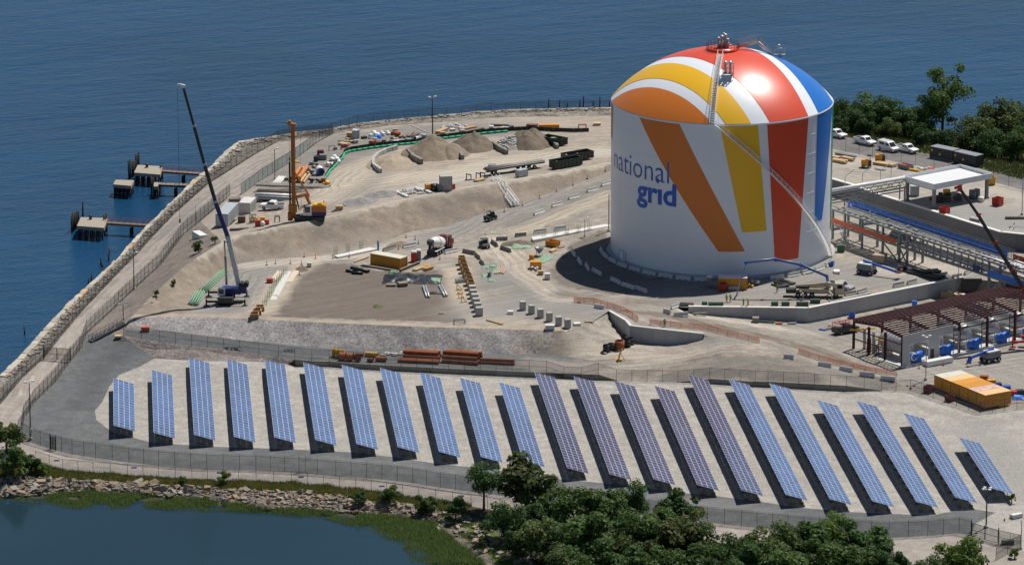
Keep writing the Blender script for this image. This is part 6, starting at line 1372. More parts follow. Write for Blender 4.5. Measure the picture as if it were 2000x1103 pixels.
bundle('rusty_pipe_stack', 'pair of bright rusty pipes in front of the left pipe stack', 'pipe stack', (777, 707), (857, 711), 2, .36, RUST, 1, .9, 0, None, 12); bundle('rusty_pipe_stack', 'low dark rusty pipes at the right end of the pipe storage', 'pipe stack', (937, 710), (1005, 713), 2, .30, RUST, 2, .65, 0, None, 10)
roll('casing_pipe', 'short wide rusty casing left of the yellow pipe', (664, 703), (676, 704), .8, RUST); roll('casing_pipe', 'short wide rusty casing, second from the yellow bins', (678, 704), (690, 705), .8, RUST); roll('casing_pipe', 'short rusty casing behind the dark red spool', (694, 695), (710, 696), .35, RUST)
roll('yellow_pipe', 'short orange yellow pipe among the rusty casings', (714, 695), (738, 697), .45, YELLOW); roll('casing_pipe', 'small rusty drum in front of the yellow pipe', (718, 706), (729, 707), .42, RUST); roll('casing_pipe', 'rusty casing with a pale end near the pipe stacks', (734, 705), (755, 706), .5, RUST)
p = G(698, 706); sp_ = T('cable_spool', 'dark red spool standing among the rusty casings', 'spool', p, .4)
m = MB(); m.tube((0, -.45, .65), (0, .45, .65), .35, 12); m.build('core', DKRED, sp_)
for y in (-.5, .42): m = MB(); m.tube((0, y, .65), (0, y + .08, .65), .65, 16); m.build('flange', DKRED, sp_)
for i, (x, y) in enumerate([(652, 697), (660, 699), (668, 700)]): bin_(['yellow steel bin at the left end of the pipe storage', 'yellow steel bin holding dark red fittings', 'yellow steel bin holding a pale cylinder'][i], (x - 3.5, y), (x + 3.5, y + .5), .8, 1.5, YELLOW, RUST if i else None, 'yellow_bin', 'bin')
p = G(680, 690)
rr = T('flange_pile', 'pile of pale flanges between the yellow pipe and pipe stacks', 'flange pile', G(748, 694))
for k in range(7): m = MB(); m.lathe([(.2, 0), (.6, 0), (.6, .12), (.2, .12)], n=12); link('flange', m.mesh('flange', CONC), rr, (k * .75, (k % 3) * .5, .1 + .12 * (k % 2)), (.3 * (k % 2), 0, 0))
# pipe rings in the sandy yard
def ring(label, px, py, r, h, mt):
    m = MB(); m.lathe([(r * .86, h), (r, h), (r, 0), (r * .86, 0), (r * .86, h)], n=18); m.f = [f[::-1] for f in m.f]; o = m.build('pipe_ring', mt); o.location = G(px, py); tag(o, label, 'pipe ring', 'pipe rings in the sandy yard' if mt is TARPK else None)
for i_, (x, y) in enumerate(((1184.5, 686), (1193.7, 683.5), (1220, 668), (1225, 677), (1232, 672.5))): ring(od(i_, 5) + 'short black pipe ring standing upright in the sandy yard', x, y, .72, 1.35, TARPK)
ring('rusty brown steel ring standing among the black rings', 1210, 681, .95, 1.7, RUST)
p = G(1210, 704); ye = T('yellow_rig', 'small yellow drilling machine in the sandy yard below the wing wall', 'drill machine', p)
m = MB(); m.bar((-.2, 0, 0), (.1, 0, 1.6), .3); m.bar((.1, 0, 1.5), (.5, 0, 2.4), .22); m.build('arm', YELLOW, ye); m = MB(); m.b0(-.6, .5, -.3, .3, 0, .3); m.b0(-.9, -.3, -.2, .2, 0, .12); m.build('base', YELLOW, ye); m = MB(); m.pipe([Vector(q) for q in ((.3, 0, 1.5), (.6, -.1, .8), (1.0, 0, .05))], .04, 5); m.build('hose', BLACK, ye)
# posts along tracks
pm = MB(); pm.tube((0, 0, 0), (0, 0, 1.05), .075, 8, .05); pm.m = 1; pm.b0(-.22, .22, -.22, .22, 0, .07); pme = pm.mesh('delineator_post', [paint('post_orange', (.70, .13, .05), .5), BLACK])
for lab, grp, L in (('orange delineator post along the ramp at the embankment foot', 'ramp delineators', [(1087, 374), (1119, 362), (1147, 349), (1182, 334), (1020, 402), (985, 414), (1054, 388)]), ('orange delineator post near the mixer truck', 'mixer delineators', [(793, 464), (811, 468), (817, 476), (778, 487), (859, 507)]), ('orange delineator post round the short footing', 'footing delineators', [(616, 505), (650, 505), (682, 503), (594, 502), (538, 515), (567, 515), (589, 517), (521, 518), (585, 537)]),
                    ('orange delineator post in front of the steel frame building', 'building delineators', [(1795, 719), (1842, 714), (1888, 711), (1914, 713)]), ('orange delineator post alone under the pipe rack', 'x', [(1816, 531)]), ('orange delineator post at the curve left of the orange fence', 'curve delineators', [(1129, 591), (1133, 591)])):
    L = sorted(L)
    for i_, (x, y) in enumerate(L): tag(link('delineator_post', pme, None, G(x, y)), od(i_, len(L)) + lab, 'delineator', grp if len(L) > 1 else None)
m = MB()
# ------------------------------------------------------------ plateau: heaps, silt fence, store yard
def heap(label, px, py, rx, ry, h, mt, seed, sharp=1.0, rough=.12, name='soil_heap', cat='soil heap'):
    p = G(px, py); m = MB(); n, k = 36, 14
    for i in range(k + 1):
        t = i / k
        for j in range(n):
            a = 2 * pi * j / n; w = 1 + .22 * noise.noise((cos(a) * 1.2 + seed, sin(a) * 1.2, seed)); x, y = rx * t * cos(a) * w, ry * t * sin(a) * w
            z = h * (1 - t ** sharp) ** 1.0 * (1 + .15 * noise.noise((cos(a) * 3 * t + seed, sin(a) * 3 * t, 2))) + rough * noise.noise((x * .9, y * .9, seed)) * (1 - t * .5) - .12 * t
            m.v.append((x, y, z))
    for i in range(k):
        for j in range(n): a, b = i * n + j, i * n + (j + 1) % n; m.face([a, a + n, b + n, b], True)
    o = m.build(name, mt); o.location = p; o.data.flip_normals() if sum(f.normal.z for f in o.data.polygons) < 0 else None; tag(o, label, cat); return o
H_TAN = ground_mat('heap_tan_sand', (.40, .33, .24), (.43, .36, .27), speck=.12, soil=False); H_BR = ground_mat('heap_brown', (.25, .20, .145), (.31, .25, .185), speck=.25, big=.12, soil=False); H_DK = ground_mat('heap_dark', (.165, .135, .10), (.22, .18, .135), speck=.3, big=.12, soil=False); H_GR = ground_mat('heap_grey', (.30, .29, .275), (.26, .25, .24), speck=.35, soil=False); H_WD = ground_mat('heap_weeds', (.10, .14, .04), (.13, .15, .05), speck=.4, soil=False)
heap('low tan sand heap inside the curved block bay', 765, 322, 5.5, 9, 2.3, H_TAN, 1, 1.1, .35); heap('large brown soil heap, the biggest left of the dark one', 848, 303, 7.2, 11, 4.6, H_BR, 2, 1.05, .5); heap('lower brown shoulder heap leaning on the big brown heap', 880, 303, 4.6, 8, 2.6, H_BR, 8, 1.4, .5); heap('dark brown soil heap between the big heap and the rubble', 925, 291, 6.0, 9, 3.7, H_DK, 3, 1.25, .7)
heap('grey brown spoil heap on the right with a dark top', 1036, 284, 5.8, 9, 3.3, H_DK, 4, 2.2, .8); heap('low rubble mound of broken stone beside the spoil heap', 1000, 287, 4.6, 8, 2.3, H_GR, 5, 1.3, .3)
rb = MB(); rg = random.Random(8)
for k in range(150): a, t = rg.uniform(0, 6.28), rg.random() ** .6; stone(rb, Vector((4.2 * t * cos(a), 7 * t * sin(a), 2.35 * (1 - t ** 1.3) + .1)), (rg.uniform(.3, .9), rg.uniform(.3, .7), .4), rg.uniform(0, 3), .25, rg)
o = rb.build('broken_stone', CONC); o.location = G(1000, 287); stuff(o)
heap('grey gravel heap at the embankment edge left of the stone bay', 708, 397, 4.0, 5.5, 1.3, H_GR, 6); heap('paler grey gravel heap behind the first one', 752, 382, 4.6, 5.0, 1.2, H_GR, 7)
rb = MB()
for k in range(60): stone(rb, Vector((rg.uniform(-3, 3), rg.uniform(-2, 2), .25)), (rg.uniform(.3, .8), rg.uniform(.3, .6), .4), rg.uniform(0, 3), .25, rg)
o = rb.build('broken_stone', CONC); o.location = G(808, 377); stuff(o)
def blocks(label, line, h=1.0, mt=None, w=.7):
    pts = [G(*p) for p in line]; r = T('block_wall', label, 'block wall', pts[0])
    for a, b in zip(pts, pts[1:]):
        L = (b - a).length; k = max(1, int(L / 1.9)); d = (b - a) / k
        for i in range(k): m = MB(); stone(m, Vector((0, 0, h / 2)), (d.length * .97, w, h), 0, .04); link('block', m.mesh('block', mt or CONCD), r, a + d * (i + .5) - pts[0] + Vector((0, 0, -.05)), (0, 0, atan2(d.y, d.x) + random.uniform(-.04, .04)))
blocks('curved block wall round the tan sand heap', [(775, 292), (755, 298), (738, 306), (729, 316), (729, 327), (744, 338)], 1.1, CONC); blocks('short block wall between the tan heap and big brown heap', [(797, 301), (808, 313), (824, 321)], 1.3); blocks('block wall right of the big brown heap', [(884, 293), (897, 303), (904, 312)], 1.2); blocks('block wall left of the rubble mound', [(963, 286), (976, 295), (990, 302)], 1.2); blocks('short block wall beside the dark green dumpster', [(1067, 275), (1080, 283), (1089, 291)], 1.1)
blocks('pale kerb blocks round the small stone bay at the embankment edge', [(775, 377), (796, 386)], .5, CONCW); blocks('pale kerb blocks right of the small stone bay', [(812, 370), (842, 378)], .5, CONCW)
def tubeline(name, label, cat, line, r, mt, z=0):
    pts = [G(*p) + Vector((0, 0, z)) for p in line]; o = pts[0]; m = MB(); P2 = []
    for a, b in zip(pts, pts[1:]):
        k = max(1, int((b - a).length / 1.5))
        for i in range(k): q = a.lerp(b, i / k); q.z = GZ(q.x, q.y) + r + z; P2.append(q - o + Vector((random.uniform(-.06, .06), 0, 0)))
    m.pipe(P2, r, 6); ob = m.build(name, mt); ob.location = o; tag(ob, label, cat)
SLT = [(634, 352), (644, 336), (660, 320), (669, 311), (672, 302), (684, 297), (717, 292), (765, 286), (813, 281), (848, 274), (900, 268), (950, 262), (1005, 258)]
tubeline('green_filter_sock', 'bright green filter sock winding along the silt fence', 'filter sock', SLT, .28, paint('green_mesh', (.02, .38, .20), .6))
fence('silt_fence', 'low black silt fence along the store yard of the plateau', 'silt fence', [(x, y - 2) for x, y in SLT] + [(1030, 255), (1080, 258), (1120, 259), (1150, 258)], 1.0, 2.0, paint('black_fabric', (.022, .022, .022), .8), WOODG, (), .04)
# dressed items by type ---------------------------------------------------
def crate(label, px, py, w, d, h, mt, rz=0., name='crate', cat='crate'):
    p = G(px, py); r = T(name, label, cat, p, rz); m = MB(); m.b0(-w / 2, w / 2, -d / 2, d / 2, .12, h); m.build('body', mt, r); m = MB()
    for x in (-w / 2 + .1, 0, w / 2 - .1): m.b0(x - .06, x + .06, -d / 2, d / 2, 0, .118)
    m.build('skid', WOODG, r); m = MB()
    for z in (.3, h - .12): m.b0(-w / 2 - .02, w / 2 + .02, -d / 2 - .03, -d / 2 - .002, z, z + .08)
    m.b0(-w / 2, w / 2, -d / 2, d / 2, h + .003, h + .05); m.build('banding', mt, r); return r
lumber('stack of timber boards left of the black silt fence corner', (660, 284), (678, 286), 1.4, 3); lumber('two long weathered beams on the store yard', (660, 277), (697, 280), .5, 1, WOODG, 2); lumber('long pale beams beside the grey cabinet', (675, 272), (709, 276), .6, 1, None, 2)
crate('tan crate left of the grey cabinet on the store yard', 683, 268, 1.4, 1.2, 1.1, WOOD); crate('grey concrete block crate by the white sand bags', 772, 259, 1.2, 1.0, .9, CONC)
framed('grey_cabinet', 'tall pale grey cabinet on the store yard', 'cabinet', (688, 271), (701, 271), 1.2, 2.0, PALEC, doors=False)
def bags(label, px, py, n, mt, s=.55, spread=(2.2, 2.0)):
    p = G(px, py); r = T('bag_pile', label, 'bag pile', p); rg = random.Random(int(px)); m = MB(); m.ball((0, 0, .35), s, 8, 5, .7); me = m.mesh('bag', mt)
    for k in range(n): link('bag', me, r, (rg.uniform(-1, 1) * spread[0], rg.uniform(-1, 1) * spread[1], .05 + .35 * (k % 3 == 0)), (0, 0, rg.uniform(0, 3)))
bags('pile of white bags behind the blue tarp', 741, 264, 14, WHITE, .5, (2.4, 2)); bags('white tanks and bags at the silt fence bend', 655, 315, 6, WHITE, .65, (.8, 2)); bags('heap of white bags beside the silt fence below the tanks', 642, 324, 7, WHITE, .4, (.9, 1.2)); bags('row of white and grey bags right of the tall lamp pole', 885, 252, 12, CONCW, .45, (3.0, 1.5))
def tarp(label, px, py, w, d, h, mt, seed, name='tarp', rz=0.):
    p = G(px, py); m = MB()
    def fn(u, v):
        x, y = (u - .5) * w, (v - .5) * d; e = min(u, 1 - u, v, 1 - v) * 5; z = h * min(1, max(0, e)) * (.65 + .7 * noise.noise((x * .45 + seed, y * .45, seed))) + .12 * noise.noise((x * 1.6, y * 1.6, seed)) + .06
        return (x + .25 * noise.noise((y * .8, seed, 1)), y + .4 * noise.noise((x * .6, seed, 2)), max(z, .03))
    m.grid(fn, 40, 24); o = m.build(name, mt); o.location = p; o.rotation_euler = (0, 0, rz); tag(o, label, 'tarp'); return o
tarp('bright blue tarp over goods on the store yard', 738, 269, 1.8, 2.2, .9, TARPB, 3); tarp('grey covered heap left of the blue tarp', 726, 272, 1.7, 2.4, .8, GREYST, 4); tarp('turquoise sheet among grey bundles at the silt fence', 787, 277, 1.3, 2.2, .35, paint('turquoise', (.05, .42, .40), .5), 5)
tarp('large crumpled black tarp spread over the brown earth patch', 806, 546, 12.0, 7.5, .75, TARPK, 9, rz=-.05); tarp('green folded sheets at the top of the black tarp', 768, 534, 1.8, 2.0, .8, GREEN, 11); tarp('bright green netting at the right end of the black tarp', 849, 548, 2.4, 3.5, .35, GREEN, 12)
tarp('flat dark plastic sheet on the service road, left one', 455, 681, 3.4, 1.8, .25, TARPK, 13); tarp('small dark plastic sheet on the service road, right one', 565, 685, 2.2, 1.3, .25, TARPK, 14)
for i, (a, b) in enumerate([((758, 279), (771, 280)), ((771, 280), (784, 278)), ((797, 277), (808, 275)), ((808, 273), (824, 271)), ((727, 281), (744, 279))]): bundle('pipe_bundle', ['grey pipe bundle at the silt fence, left of the turquoise sheet', 'pale grey pipe bundle beside the turquoise sheet', 'grey pipe bundle right of the turquoise sheet', 'long silver pipe bundle near the tall lamp pole', 'tan pipe bundle at the bend of the silt fence'][i], 'pipe bundle', a, b, 5, .13, [GREYST, STEEL, GREYST, SILVER, WOODG][i], 2, .3)
for i, (a, b) in enumerate([((784, 270), (792, 265)), ((792, 270), (799, 264)), ((800, 269), (809, 263)), ((808, 268), (820, 264))]): lumber('leaning timber beams in front of the bare asphalt patch, %s of four' % ['leftmost', 'second from left', 'third from left', 'rightmost'][i], a, b, .7, 2, WOODG, 2)
roll('rusty_tank', 'rusty cylindrical tank lying behind the silt fence', (766, 268), (779, 266), .65, RUST, 0, True)
tubeline('white_pipe', 'long white pipe lying on the bare asphalt toward the lamp pole', 'pipe', [(803, 246), (822, 254), (842, 262)], .1, WHITE)
for i, (a, b, w, l, mt) in enumerate([((858, 262), (876, 256), 1.2, 3, WOOD), ((903, 257), (931, 252), 1.2, 3, WOOD), ((909, 262), (942, 257), 1.2, 3, WOODG), ((958, 247), (996, 247), .8, 2, DARK), ((980, 250), (1010, 252), .8, 1, CONCW)]): lumber(['red and white timber stack right of the lamp pole', 'pale timber stack beside the far silt fence', 'weathered timber stack right in front of the pale one', 'long dark beams near the far shore', 'pale planks on the far plateau'][i], a, b, w, l, mt)
framed('orange_box', 'orange steel rack behind the far silt fence', 'rack', (1053, 253), (1092, 252), 1.2, 1.0, ORANGE, doors=False, ribs=6); framed('brown_box', 'brown steel box left of the orange rack', 'box', (1028, 253), (1048, 253), 1.4, 1.1, paint('brown_steel', (.14, .08, .06), .7), doors=False)
def trestle(label, px, py, mt, w=1.6, h=1.2): 
    p = G(px, py); r = T('steel_trestle', label, 'trestle', p, .2)
    m = MB(); m.bar((-w / 2, 0, h), (w / 2, 0, h), .12); m.bar((-w / 2, .8, h), (w / 2, .8, h), .12); m.build('top_rail', mt, r)
    for x in (-w / 2, w / 2):
        for y in (0, .8): m = MB(); m.bar((x, y, 0), (x, y, h), .1); m.build('leg', mt, r)
        m = MB(); m.bar((x, 0, h * .5), (x, .8, h * .5), .08); m.build('brace', mt, r)
trestle('red steel trestle at the right end of the far silt fence', 1138, 256, REDP, 1.8, 1.4); trestle('red barrier rack beside the grey one on the store yard', 673, 292, REDP, 1.4, 1.0); trestle('grey barrier rack on the store yard', 649, 294, STEEL, 1.4, 1.0); trestle('thin grey frame on the crest of the dike', 898, 633, GREYST, 2.2, .8); trestle('small grey pipe frame at the embankment edge left of the drill rig', 542, 434, DARK, 1.0, 1.2)
crate('tan low crate alone on the far plateau by the tank', 1166, 245, 1.7, 1.5, .6, WOOD); crate('stack of tan boards on a black skid right of the drill rig', 663, 409, 1.6, 1.4, .8, WOOD); lumber('dark beams below the tan boards right of the drill rig', (648, 415), (668, 412), .4, 1, DARK, 2)
framed('concrete_block', 'tall pale concrete box at the embankment edge', 'concrete box', (861, 374), (883, 372), 1.6, 3.2, CONC, doors=False); framed('orange_box', 'orange and brown box left of the dark tank', 'box', (833, 375), (841, 374), 1.2, 1.5, ORANGE, doors=False); framed('red_box', 'small red box right of the tall concrete box', 'box', (883.5, 371), (888.5, 370), .8, 1.1, REDP, doors=False)
roll('dark_tank', 'dark half round tank beside the tall concrete box', (842, 374), (854, 372), .85, DARK, 0, True); roll('grey_tank', 'dark grey upright machine left of the concrete box', (857, 374), (861, 373), .8, GREYST, 0, True)
p = G(958, 345)
tr_ = T('flatbed_trailer', 'flatbed trailer loaded with bundled silver pipes above the embankment', 'trailer', G(955, 345), R2((955, 345), (1064, 328))[1]); Lt = R2((955, 345), (1064, 328))[2]
m = MB(); m.b0(0, Lt, 0, 2.4, 1.1, 1.35); m.build('bed', DARK, tr_)
for x in (Lt * .62, Lt * .72, Lt * .82):
    for y in (.1, 2.3): wheel(tr_, x, y, .5, .35)
m = MB(); m.b0(Lt * .12, Lt * .16, .3, .6, 0, 1.1); m.b0(Lt * .12, Lt * .16, 1.8, 2.1, 0, 1.1); m.build('landing_leg', DARK, tr_)
pb_ = bundle('silver_pipe_load', 'load of silver pipes and fittings lying on the flatbed trailer', 'pipe load', (955, 345), (1064, 328), 6, .13, paint('trailer_pipes', (.34, .32, .30), .6, dirt=.7, dc=(.12, .1, .09), scale=2, rnd=.4), 2, .36, 1.36); crate('grey steel crate on the front of the flatbed trailer', 961, 334, 1.8, 1.8, 1.4, GREYST)
# stair down the embankment
a, b = G(969, 352), G(1007, 404); es = T('embankment_stair', 'white metal stair running down the tan embankment', 'stair', a, atan2(b.y - a.y, b.x - a.x)); L = (b - a).xy.length; dz = b.z - a.z
for y in (-.9, .1, .9):
    m = MB(); m.bar((-.5, y, .25), (L, y, dz + .3), .12, .3); m.build('stringer', WHITE, es)
    m = MB(); m.bar((-.5, y, 1.2), (L, y, dz + 1.25), .08); m.bar((-.5, y, .75), (L, y, dz + .8), .06)
    for i in range(9): t = i / 8; m.bar((L * t, y, dz * t + .2), (L * t, y, dz * t + 1.2), .06)
    m.build('handrail', WHITE, es)
tm = MB(); tm.b0(-.15, .15, -.85, .05, -.03, .03); tme = tm.mesh('tread', STEEL)
for i in range(24): link('tread', tme, es, (L * (i + .5) / 24, 0, dz * (i + .5) / 24 + .3))
framed('grey_box', 'pale grey draped box at the top edge of the embankment', 'box', (1014, 347), (1031, 344), 1.3, 1.5, PALEC, doors=False)
for i, (x, y) in enumerate([(911, 352), (930, 350), (938, 349)]):
    p = G(x, y); g_ = T('machine_stand', ['small black steel frame left of the stair top', 'black curved frame on timber near the stair top', 'black curved frame next to the stair top'][i], 'stand', p); m = MB(); m.bar((0, 0, 0), (0, 0, 1.5), .2); m.bar((1, 0, 0), (1, 0, 1.3), .2); m.bar((0, 0, 1.4), (1, 0, 1.2), .2); m.bar((-.3, 0, .1), (1.8, 0, .1), .2); m.build('frame_bar', DARK, g_)
lumber('tan pallet of planks beside the stair top', (931, 356), (948, 353), 1.4, 2)
for i in range(14):
    x = 655 + i * 13 + (i % 3) * 4; y = [292, 288, 279, 283, 274, 284, 277, 282, 274, 279, 270, 276, 267, 272][i] if i else 292
    crate(od(i, 14) + 'small pallet load on the store yard behind the silt fence', x, y - (3 if i > 2 else 0), .9 + .3 * (i % 3), .9, .5 + .25 * (i % 2), [WOODG, GREYST, WOOD, CONC, DARK, RUST, PALEC][i % 7], .2 * i, 'pallet_load', 'pallet load')
for i in range(8): crate(od(i, 8) + 'small item lying behind the far silt fence', 865 + i * 19, [262, 256, 258, 252, 255, 250, 253, 249][i], 1.1, .9, .5, [WOOD, CONCW, PALEC, WOODG, DARK, WHITE, WOOD, GREYST][i], .3 * i, 'pallet_load', 'pallet load')
for i in range(9): crate(od(i, 9) + 'small goods pallet among the pipes behind the drill rig', 560 + i * 8, 352 - i * 5 + (i % 2) * 7, .9, .9, .6, [GREYST, WOOD, DARK, PALEC, WHITE, RUST, GREYST, WOODG, NAVY][i], .3 * i, 'pallet_load', 'pallet load')
# drill rig store
bundle('orange_casing', 'two long orange casings lying behind the drill rig', 'casing', (583, 357), (599, 336), 2, .5, paint('orange_rust', (.55, .19, .05), .7, dirt=.3), 1, 1.3, .5, None, 12); bundle('pale_casing', 'pale tan pipes below the orange casings', 'casing', (592, 360), (604, 345), 2, .3, WOOD, 1, .8)
bundle('rusty_casing', 'white and red pipes left of the drill mast', 'casing', (541, 365), (558, 348), 4, .22, CONCW, 1, .5); bundle('long_pipe_rack', 'long pale and dark drill pipes lying behind the mast', 'pipe rack', (500, 374), (642, 366), 3, .27, paint('drill_pipe', (.36, .33, .29), .6, dirt=.6, dc=(.1, .08, .07)), 1, .8, 1.2); bundle('long_pipe_rack', 'lower layer of dark drill pipes on supports behind the mast', 'pipe rack', (502, 381), (636, 373), 2, .25, WOODG, 1, .9, .7)
bundle('white_pipes', 'white pipes on a trailer between the pickup and the drill pipes', 'pipe bundle', (498, 393), (578, 388), 3, .24, WHITE, 2, .52, .9)
tl_ = T('pipe_trailer', 'low trailer under the white pipes beside the pickup', 'trailer', G(500, 396), R2((500, 396), (576, 391))[1]); m = MB(); m.b0(0, 8, 0, 2, .6, .85); m.build('bed', DARK, tl_)
for x in (1.2, 5.5, 6.5):
    for y in (.1, 1.9): wheel(tl_, x, y, .4, .3)
p = G(627, 343); bp_ = T('blue_ended_pipe', 'large white pipe with a blue open end at the silt fence', 'pipe', p, 0.2); m = MB(); m.lathe([(.62, 0), (.85, 0), (.85, 2.6), (.62, 2.6)], (0, 0, .9), 18, 'Y'); m.f = [f[::-1] for f in m.f]; m.build('barrel', WHITE, bp_); m = MB(); m.lathe([(.5, -.02), (.88, -.03), (.88, .15)], (0, 0, .9), 18, 'Y'); m.f = [f[::-1] for f in m.f]; m.build('blue_collar', BLUE, bp_); m = MB(); m.tube((0, .3, .9), (0, .4, .9), .62, 14); m.build('bore', DARK, bp_)
bags('grey pipe elbows stacked left of the blue ended pipe', 611, 338, 9, GREYST, .6, (1.5, 3)); bags('yellow machine heads at the end of the drill pipes', 638, 362, 4, YELLOW, .55, (.7, 1.2)); bags('yellow hose reels beside the pale storage container', 497, 432, 4, YELLOW, .45, (.8, 1.0))
crate('red tank behind the white ball at the embankment edge', 504, 442, 1.2, 1.0, 1.3, REDP); crate('red pump right of the white ball at the embankment edge', 521, 439, 1.0, .9, 1.0, REDP); crate('yellow pump above the white ball at the embankment edge', 513, 432, 1.0, .9, .9, YELLOW)
m = MB(); m.ball((0, -.3, .6), .55, 12, 8); o = m.build('white_tank', WHITE); o.location = G(513, 441); tag(o, 'small round white tank between red pumps', 'tank')
p = G(487, 437); g_ = T('scaffold_stack', 'stack of silver scaffold frames below the storage containers', 'scaffold', p)
for k in range(5): m = MB(); [m.bar((x, k * .35, 0), (x, k * .35, 1.8), .07) for x in (0, .7, 1.4)]; [m.bar((0, k * .35, z), (1.4, k * .35, z), .07) for z in (.2, 1.0, 1.8)]; m.build('frame', STEEL, g_)
crate('dark brown steel box below the storage containers', 472, 434, 1.6, 1.4, 1.3, paint('brown_steel', (.14, .08, .06), .7)); lumber('dark beams at the embankment edge below the scaffold frames', (450, 452), (486, 446), .9, 2, DARK, 3); lumber('dark pallet of timbers left of the storage container', (450, 396), (470, 394), 2.0, 4, WOODG, 4)
crate('small stair unit of steel on the store yard', 631, 312, 1.6, 1.4, 1.2, GREYST); crate('dark red machine on the store yard left of the silt fence', 626, 303, 1.5, 1.2, 1.1, DKRED); crate('black generator on the store yard', 617, 315, 1.0, .9, 1.1, DARK)
crate('brown box at the lower end of the green filter sock', 631, 357, 1.0, .8, 1.0, RUST); bags('dark engine parts by the end of the silt fence', 616, 356, 8, DARK, .42, (1.3, 1.8))
# basin items
p = G(737, 500); fl = T('feather_flag', 'tall blue feather flag beside the orange basin container', 'flag', p); m = MB(); m.tube((0, 0, 0), (0, 0, 3.4), .03, 6); m.build('pole', STEEL, fl)
m = MB(); pts = [(-.02, .6), (.32, .7), (.38, 2.0), (.34, 3.0), (.15, 3.4), (-.02, 3.4)]; m.prof(pts, -.01, .01); m.build('cloth', TARPB, fl)
for i, (a, b, r) in enumerate([((686, 526), (720, 533), .36), ((676, 531), (690, 533), .3), ((687, 535), (709, 536), .32)]): roll('black_roll', ['long black fabric roll on the brown earth patch', 'short black roll at the left of the long one', 'black roll in front of the long one'][i], a, b, r, TARPK, 0, True)
crate('tan pallet sheet in front of the black tarp, left one', 764, 558, 1.9, 1.4, .35, WOODG); crate('grey board crate in front of the black tarp', 786, 558, 1.8, 1.6, .7, WOODG, .3); lumber('brown boards above the black tarp on the right', (812, 531), (832, 524), 1.0, 2); lumber('short brown beams stacked right of the boards', (832, 530), (847, 526), 1.0, 3); crate('bright orange plywood sheet above the brown beams', 835, 520, 1.3, 1.3, .2, ORANGE)
lumber('long low timber edging in front of the orange basin container', (705, 520), (775, 531), .5, 2, WOODG, 1); lumber('timber edging right of the orange basin container', (784, 531), (822, 514), .5, 3, WOODG, 1); lumber('orange timber trestle left of the orange container', (693, 513), (722, 503), .5, 1, WOOD, 2)
for i, (a, b) in enumerate([((838, 582), (831, 561)), ((873, 580), (862, 559))]): bundle('steel_pipe_pair', 'pair of silver pipes lying on the brown earth, %s side of the H' % ['left', 'right'][i], 'pipe pair', a, b, 2, .22, STEEL, 1, .5)
bundle('steel_pipe_pair', 'cross pipes joining the two silver pipe pairs on the brown earth', 'pipe pair', (840, 574), (866, 574), 2, .13, GREYST, 1, .9)
for i, (x, y) in enumerate([(898, 566), (900, 574), (902, 582), (907, 590)]):
    p = G(x, y); r = T('yellow_brace', ['topmost', 'second from top,', 'second from bottom,', 'lowest'][i] + ' yellow triangular formwork brace left of the pillar row', 'brace', p, .1, 'yellow formwork braces'); m = MB(); m.bar((-.6, 0, 0), (.5, 0, 0.05), .14); m.bar((-.6, 0, 0), (-.6, 0, 1.2), .14); m.bar((-.6, 0, 1.2), (.5, 0, .05), .14); m.build('frame_bar', YELLOW, r)
bin_('concrete tub left of the timber formwork boxes', (893, 553), (908, 551), 1.2, .7, CONCW, None, 'concrete_tub', 'tub'); crate('small white cube near the far end of the left footing', 604, 521, .9, .9, .9, CONCW)
for i, (x, y, s) in enumerate([(947, 522, 1), (962, 520, .8), (968, 530, 1.1), (949, 540, 1.2), (960, 548, .9)]): tarp('green formwork scraps beside the timber formwork row, %s' % ['upper left piece', 'upper right piece', 'right piece', 'lower left piece', 'lowest piece'][i], x, y, 1.6 * s, 2.2 * s, .35, GREEN, 20 + i, 'green_scrap')
for i in range(5): lumber('pinkish loose boards beside the green scraps, %s' % ['first from left', 'second from left', 'middle one', 'second from right', 'rightmost'][i], (968 + i * 4, 535), (974 + i * 4, 522), .3, 1, paint('pink_board', (.5, .33, .24), .8), 1)
p = G(956, 541); m = MB(); m.lathe([(.35, 0), (.42, 1), (.38, 1.0), (.3, .1)], n=12); m.f = [f[::-1] for f in m.f]; o = m.build('grey_barrel', GREYST); o.location = p; tag(o, 'grey open barrel beside the green scraps', 'barrel')
p = G(1053, 499); cb_ = T('concrete_bucket', 'funnel shaped concrete bucket on a frame left of the tank', 'concrete bucket', p); m = MB(); m.lathe([(.2, .5), (.95, 1.5), (.95, 1.75), (.85, 1.75), (.15, .55)], n=14); m.f = [f[::-1] for f in m.f]; m.build('funnel', GREYST, cb_); m = MB(); [m.bar((x, y, 0), (x * .9, y * .9, 1.5), .08) for x in (-.6, .6) for y in (-.6, .6)]; m.build('leg', GREYST, cb_)
m = MB(); m.tube((0, 0, 0), (0, 0, 1.1), .5, 14); o = m.build('orange_drum', ORANGE); o.location = G(1038, 507); tag(o, 'upright orange drum near the concrete bucket', 'drum')
crate('white caged tank on a pallet at the bowl edge left of the tank', 1069, 545, 1.1, 1.1, 1.2, CONCW); crate('brown timber crate beside the white caged tank', 1056, 536, 1.1, 1.0, .8, WOOD); bags('white sacks in front of the orange equipment box', 1043, 529, 4, WHITE, .3, (.7, .5))
tarp('green rebar mat lying by the concrete bucket', 1062, 506, 2.6, 6.5, .2, GREEN, 31, 'rebar_mat', -.4); tarp('pale green rebar bed in the trench beside the footing strip', 1018, 480, 4.0, 4.5, .3, paint('pale_green', (.24, .36, .24), .7), 33, 'rebar_mat'); lumber('orange boards beside the green rebar mat', (1080, 494), (1088, 489), 1.0, 2); lumber('brown planks right of the open orange bin', (1092, 485), (1103, 483), .8, 1)
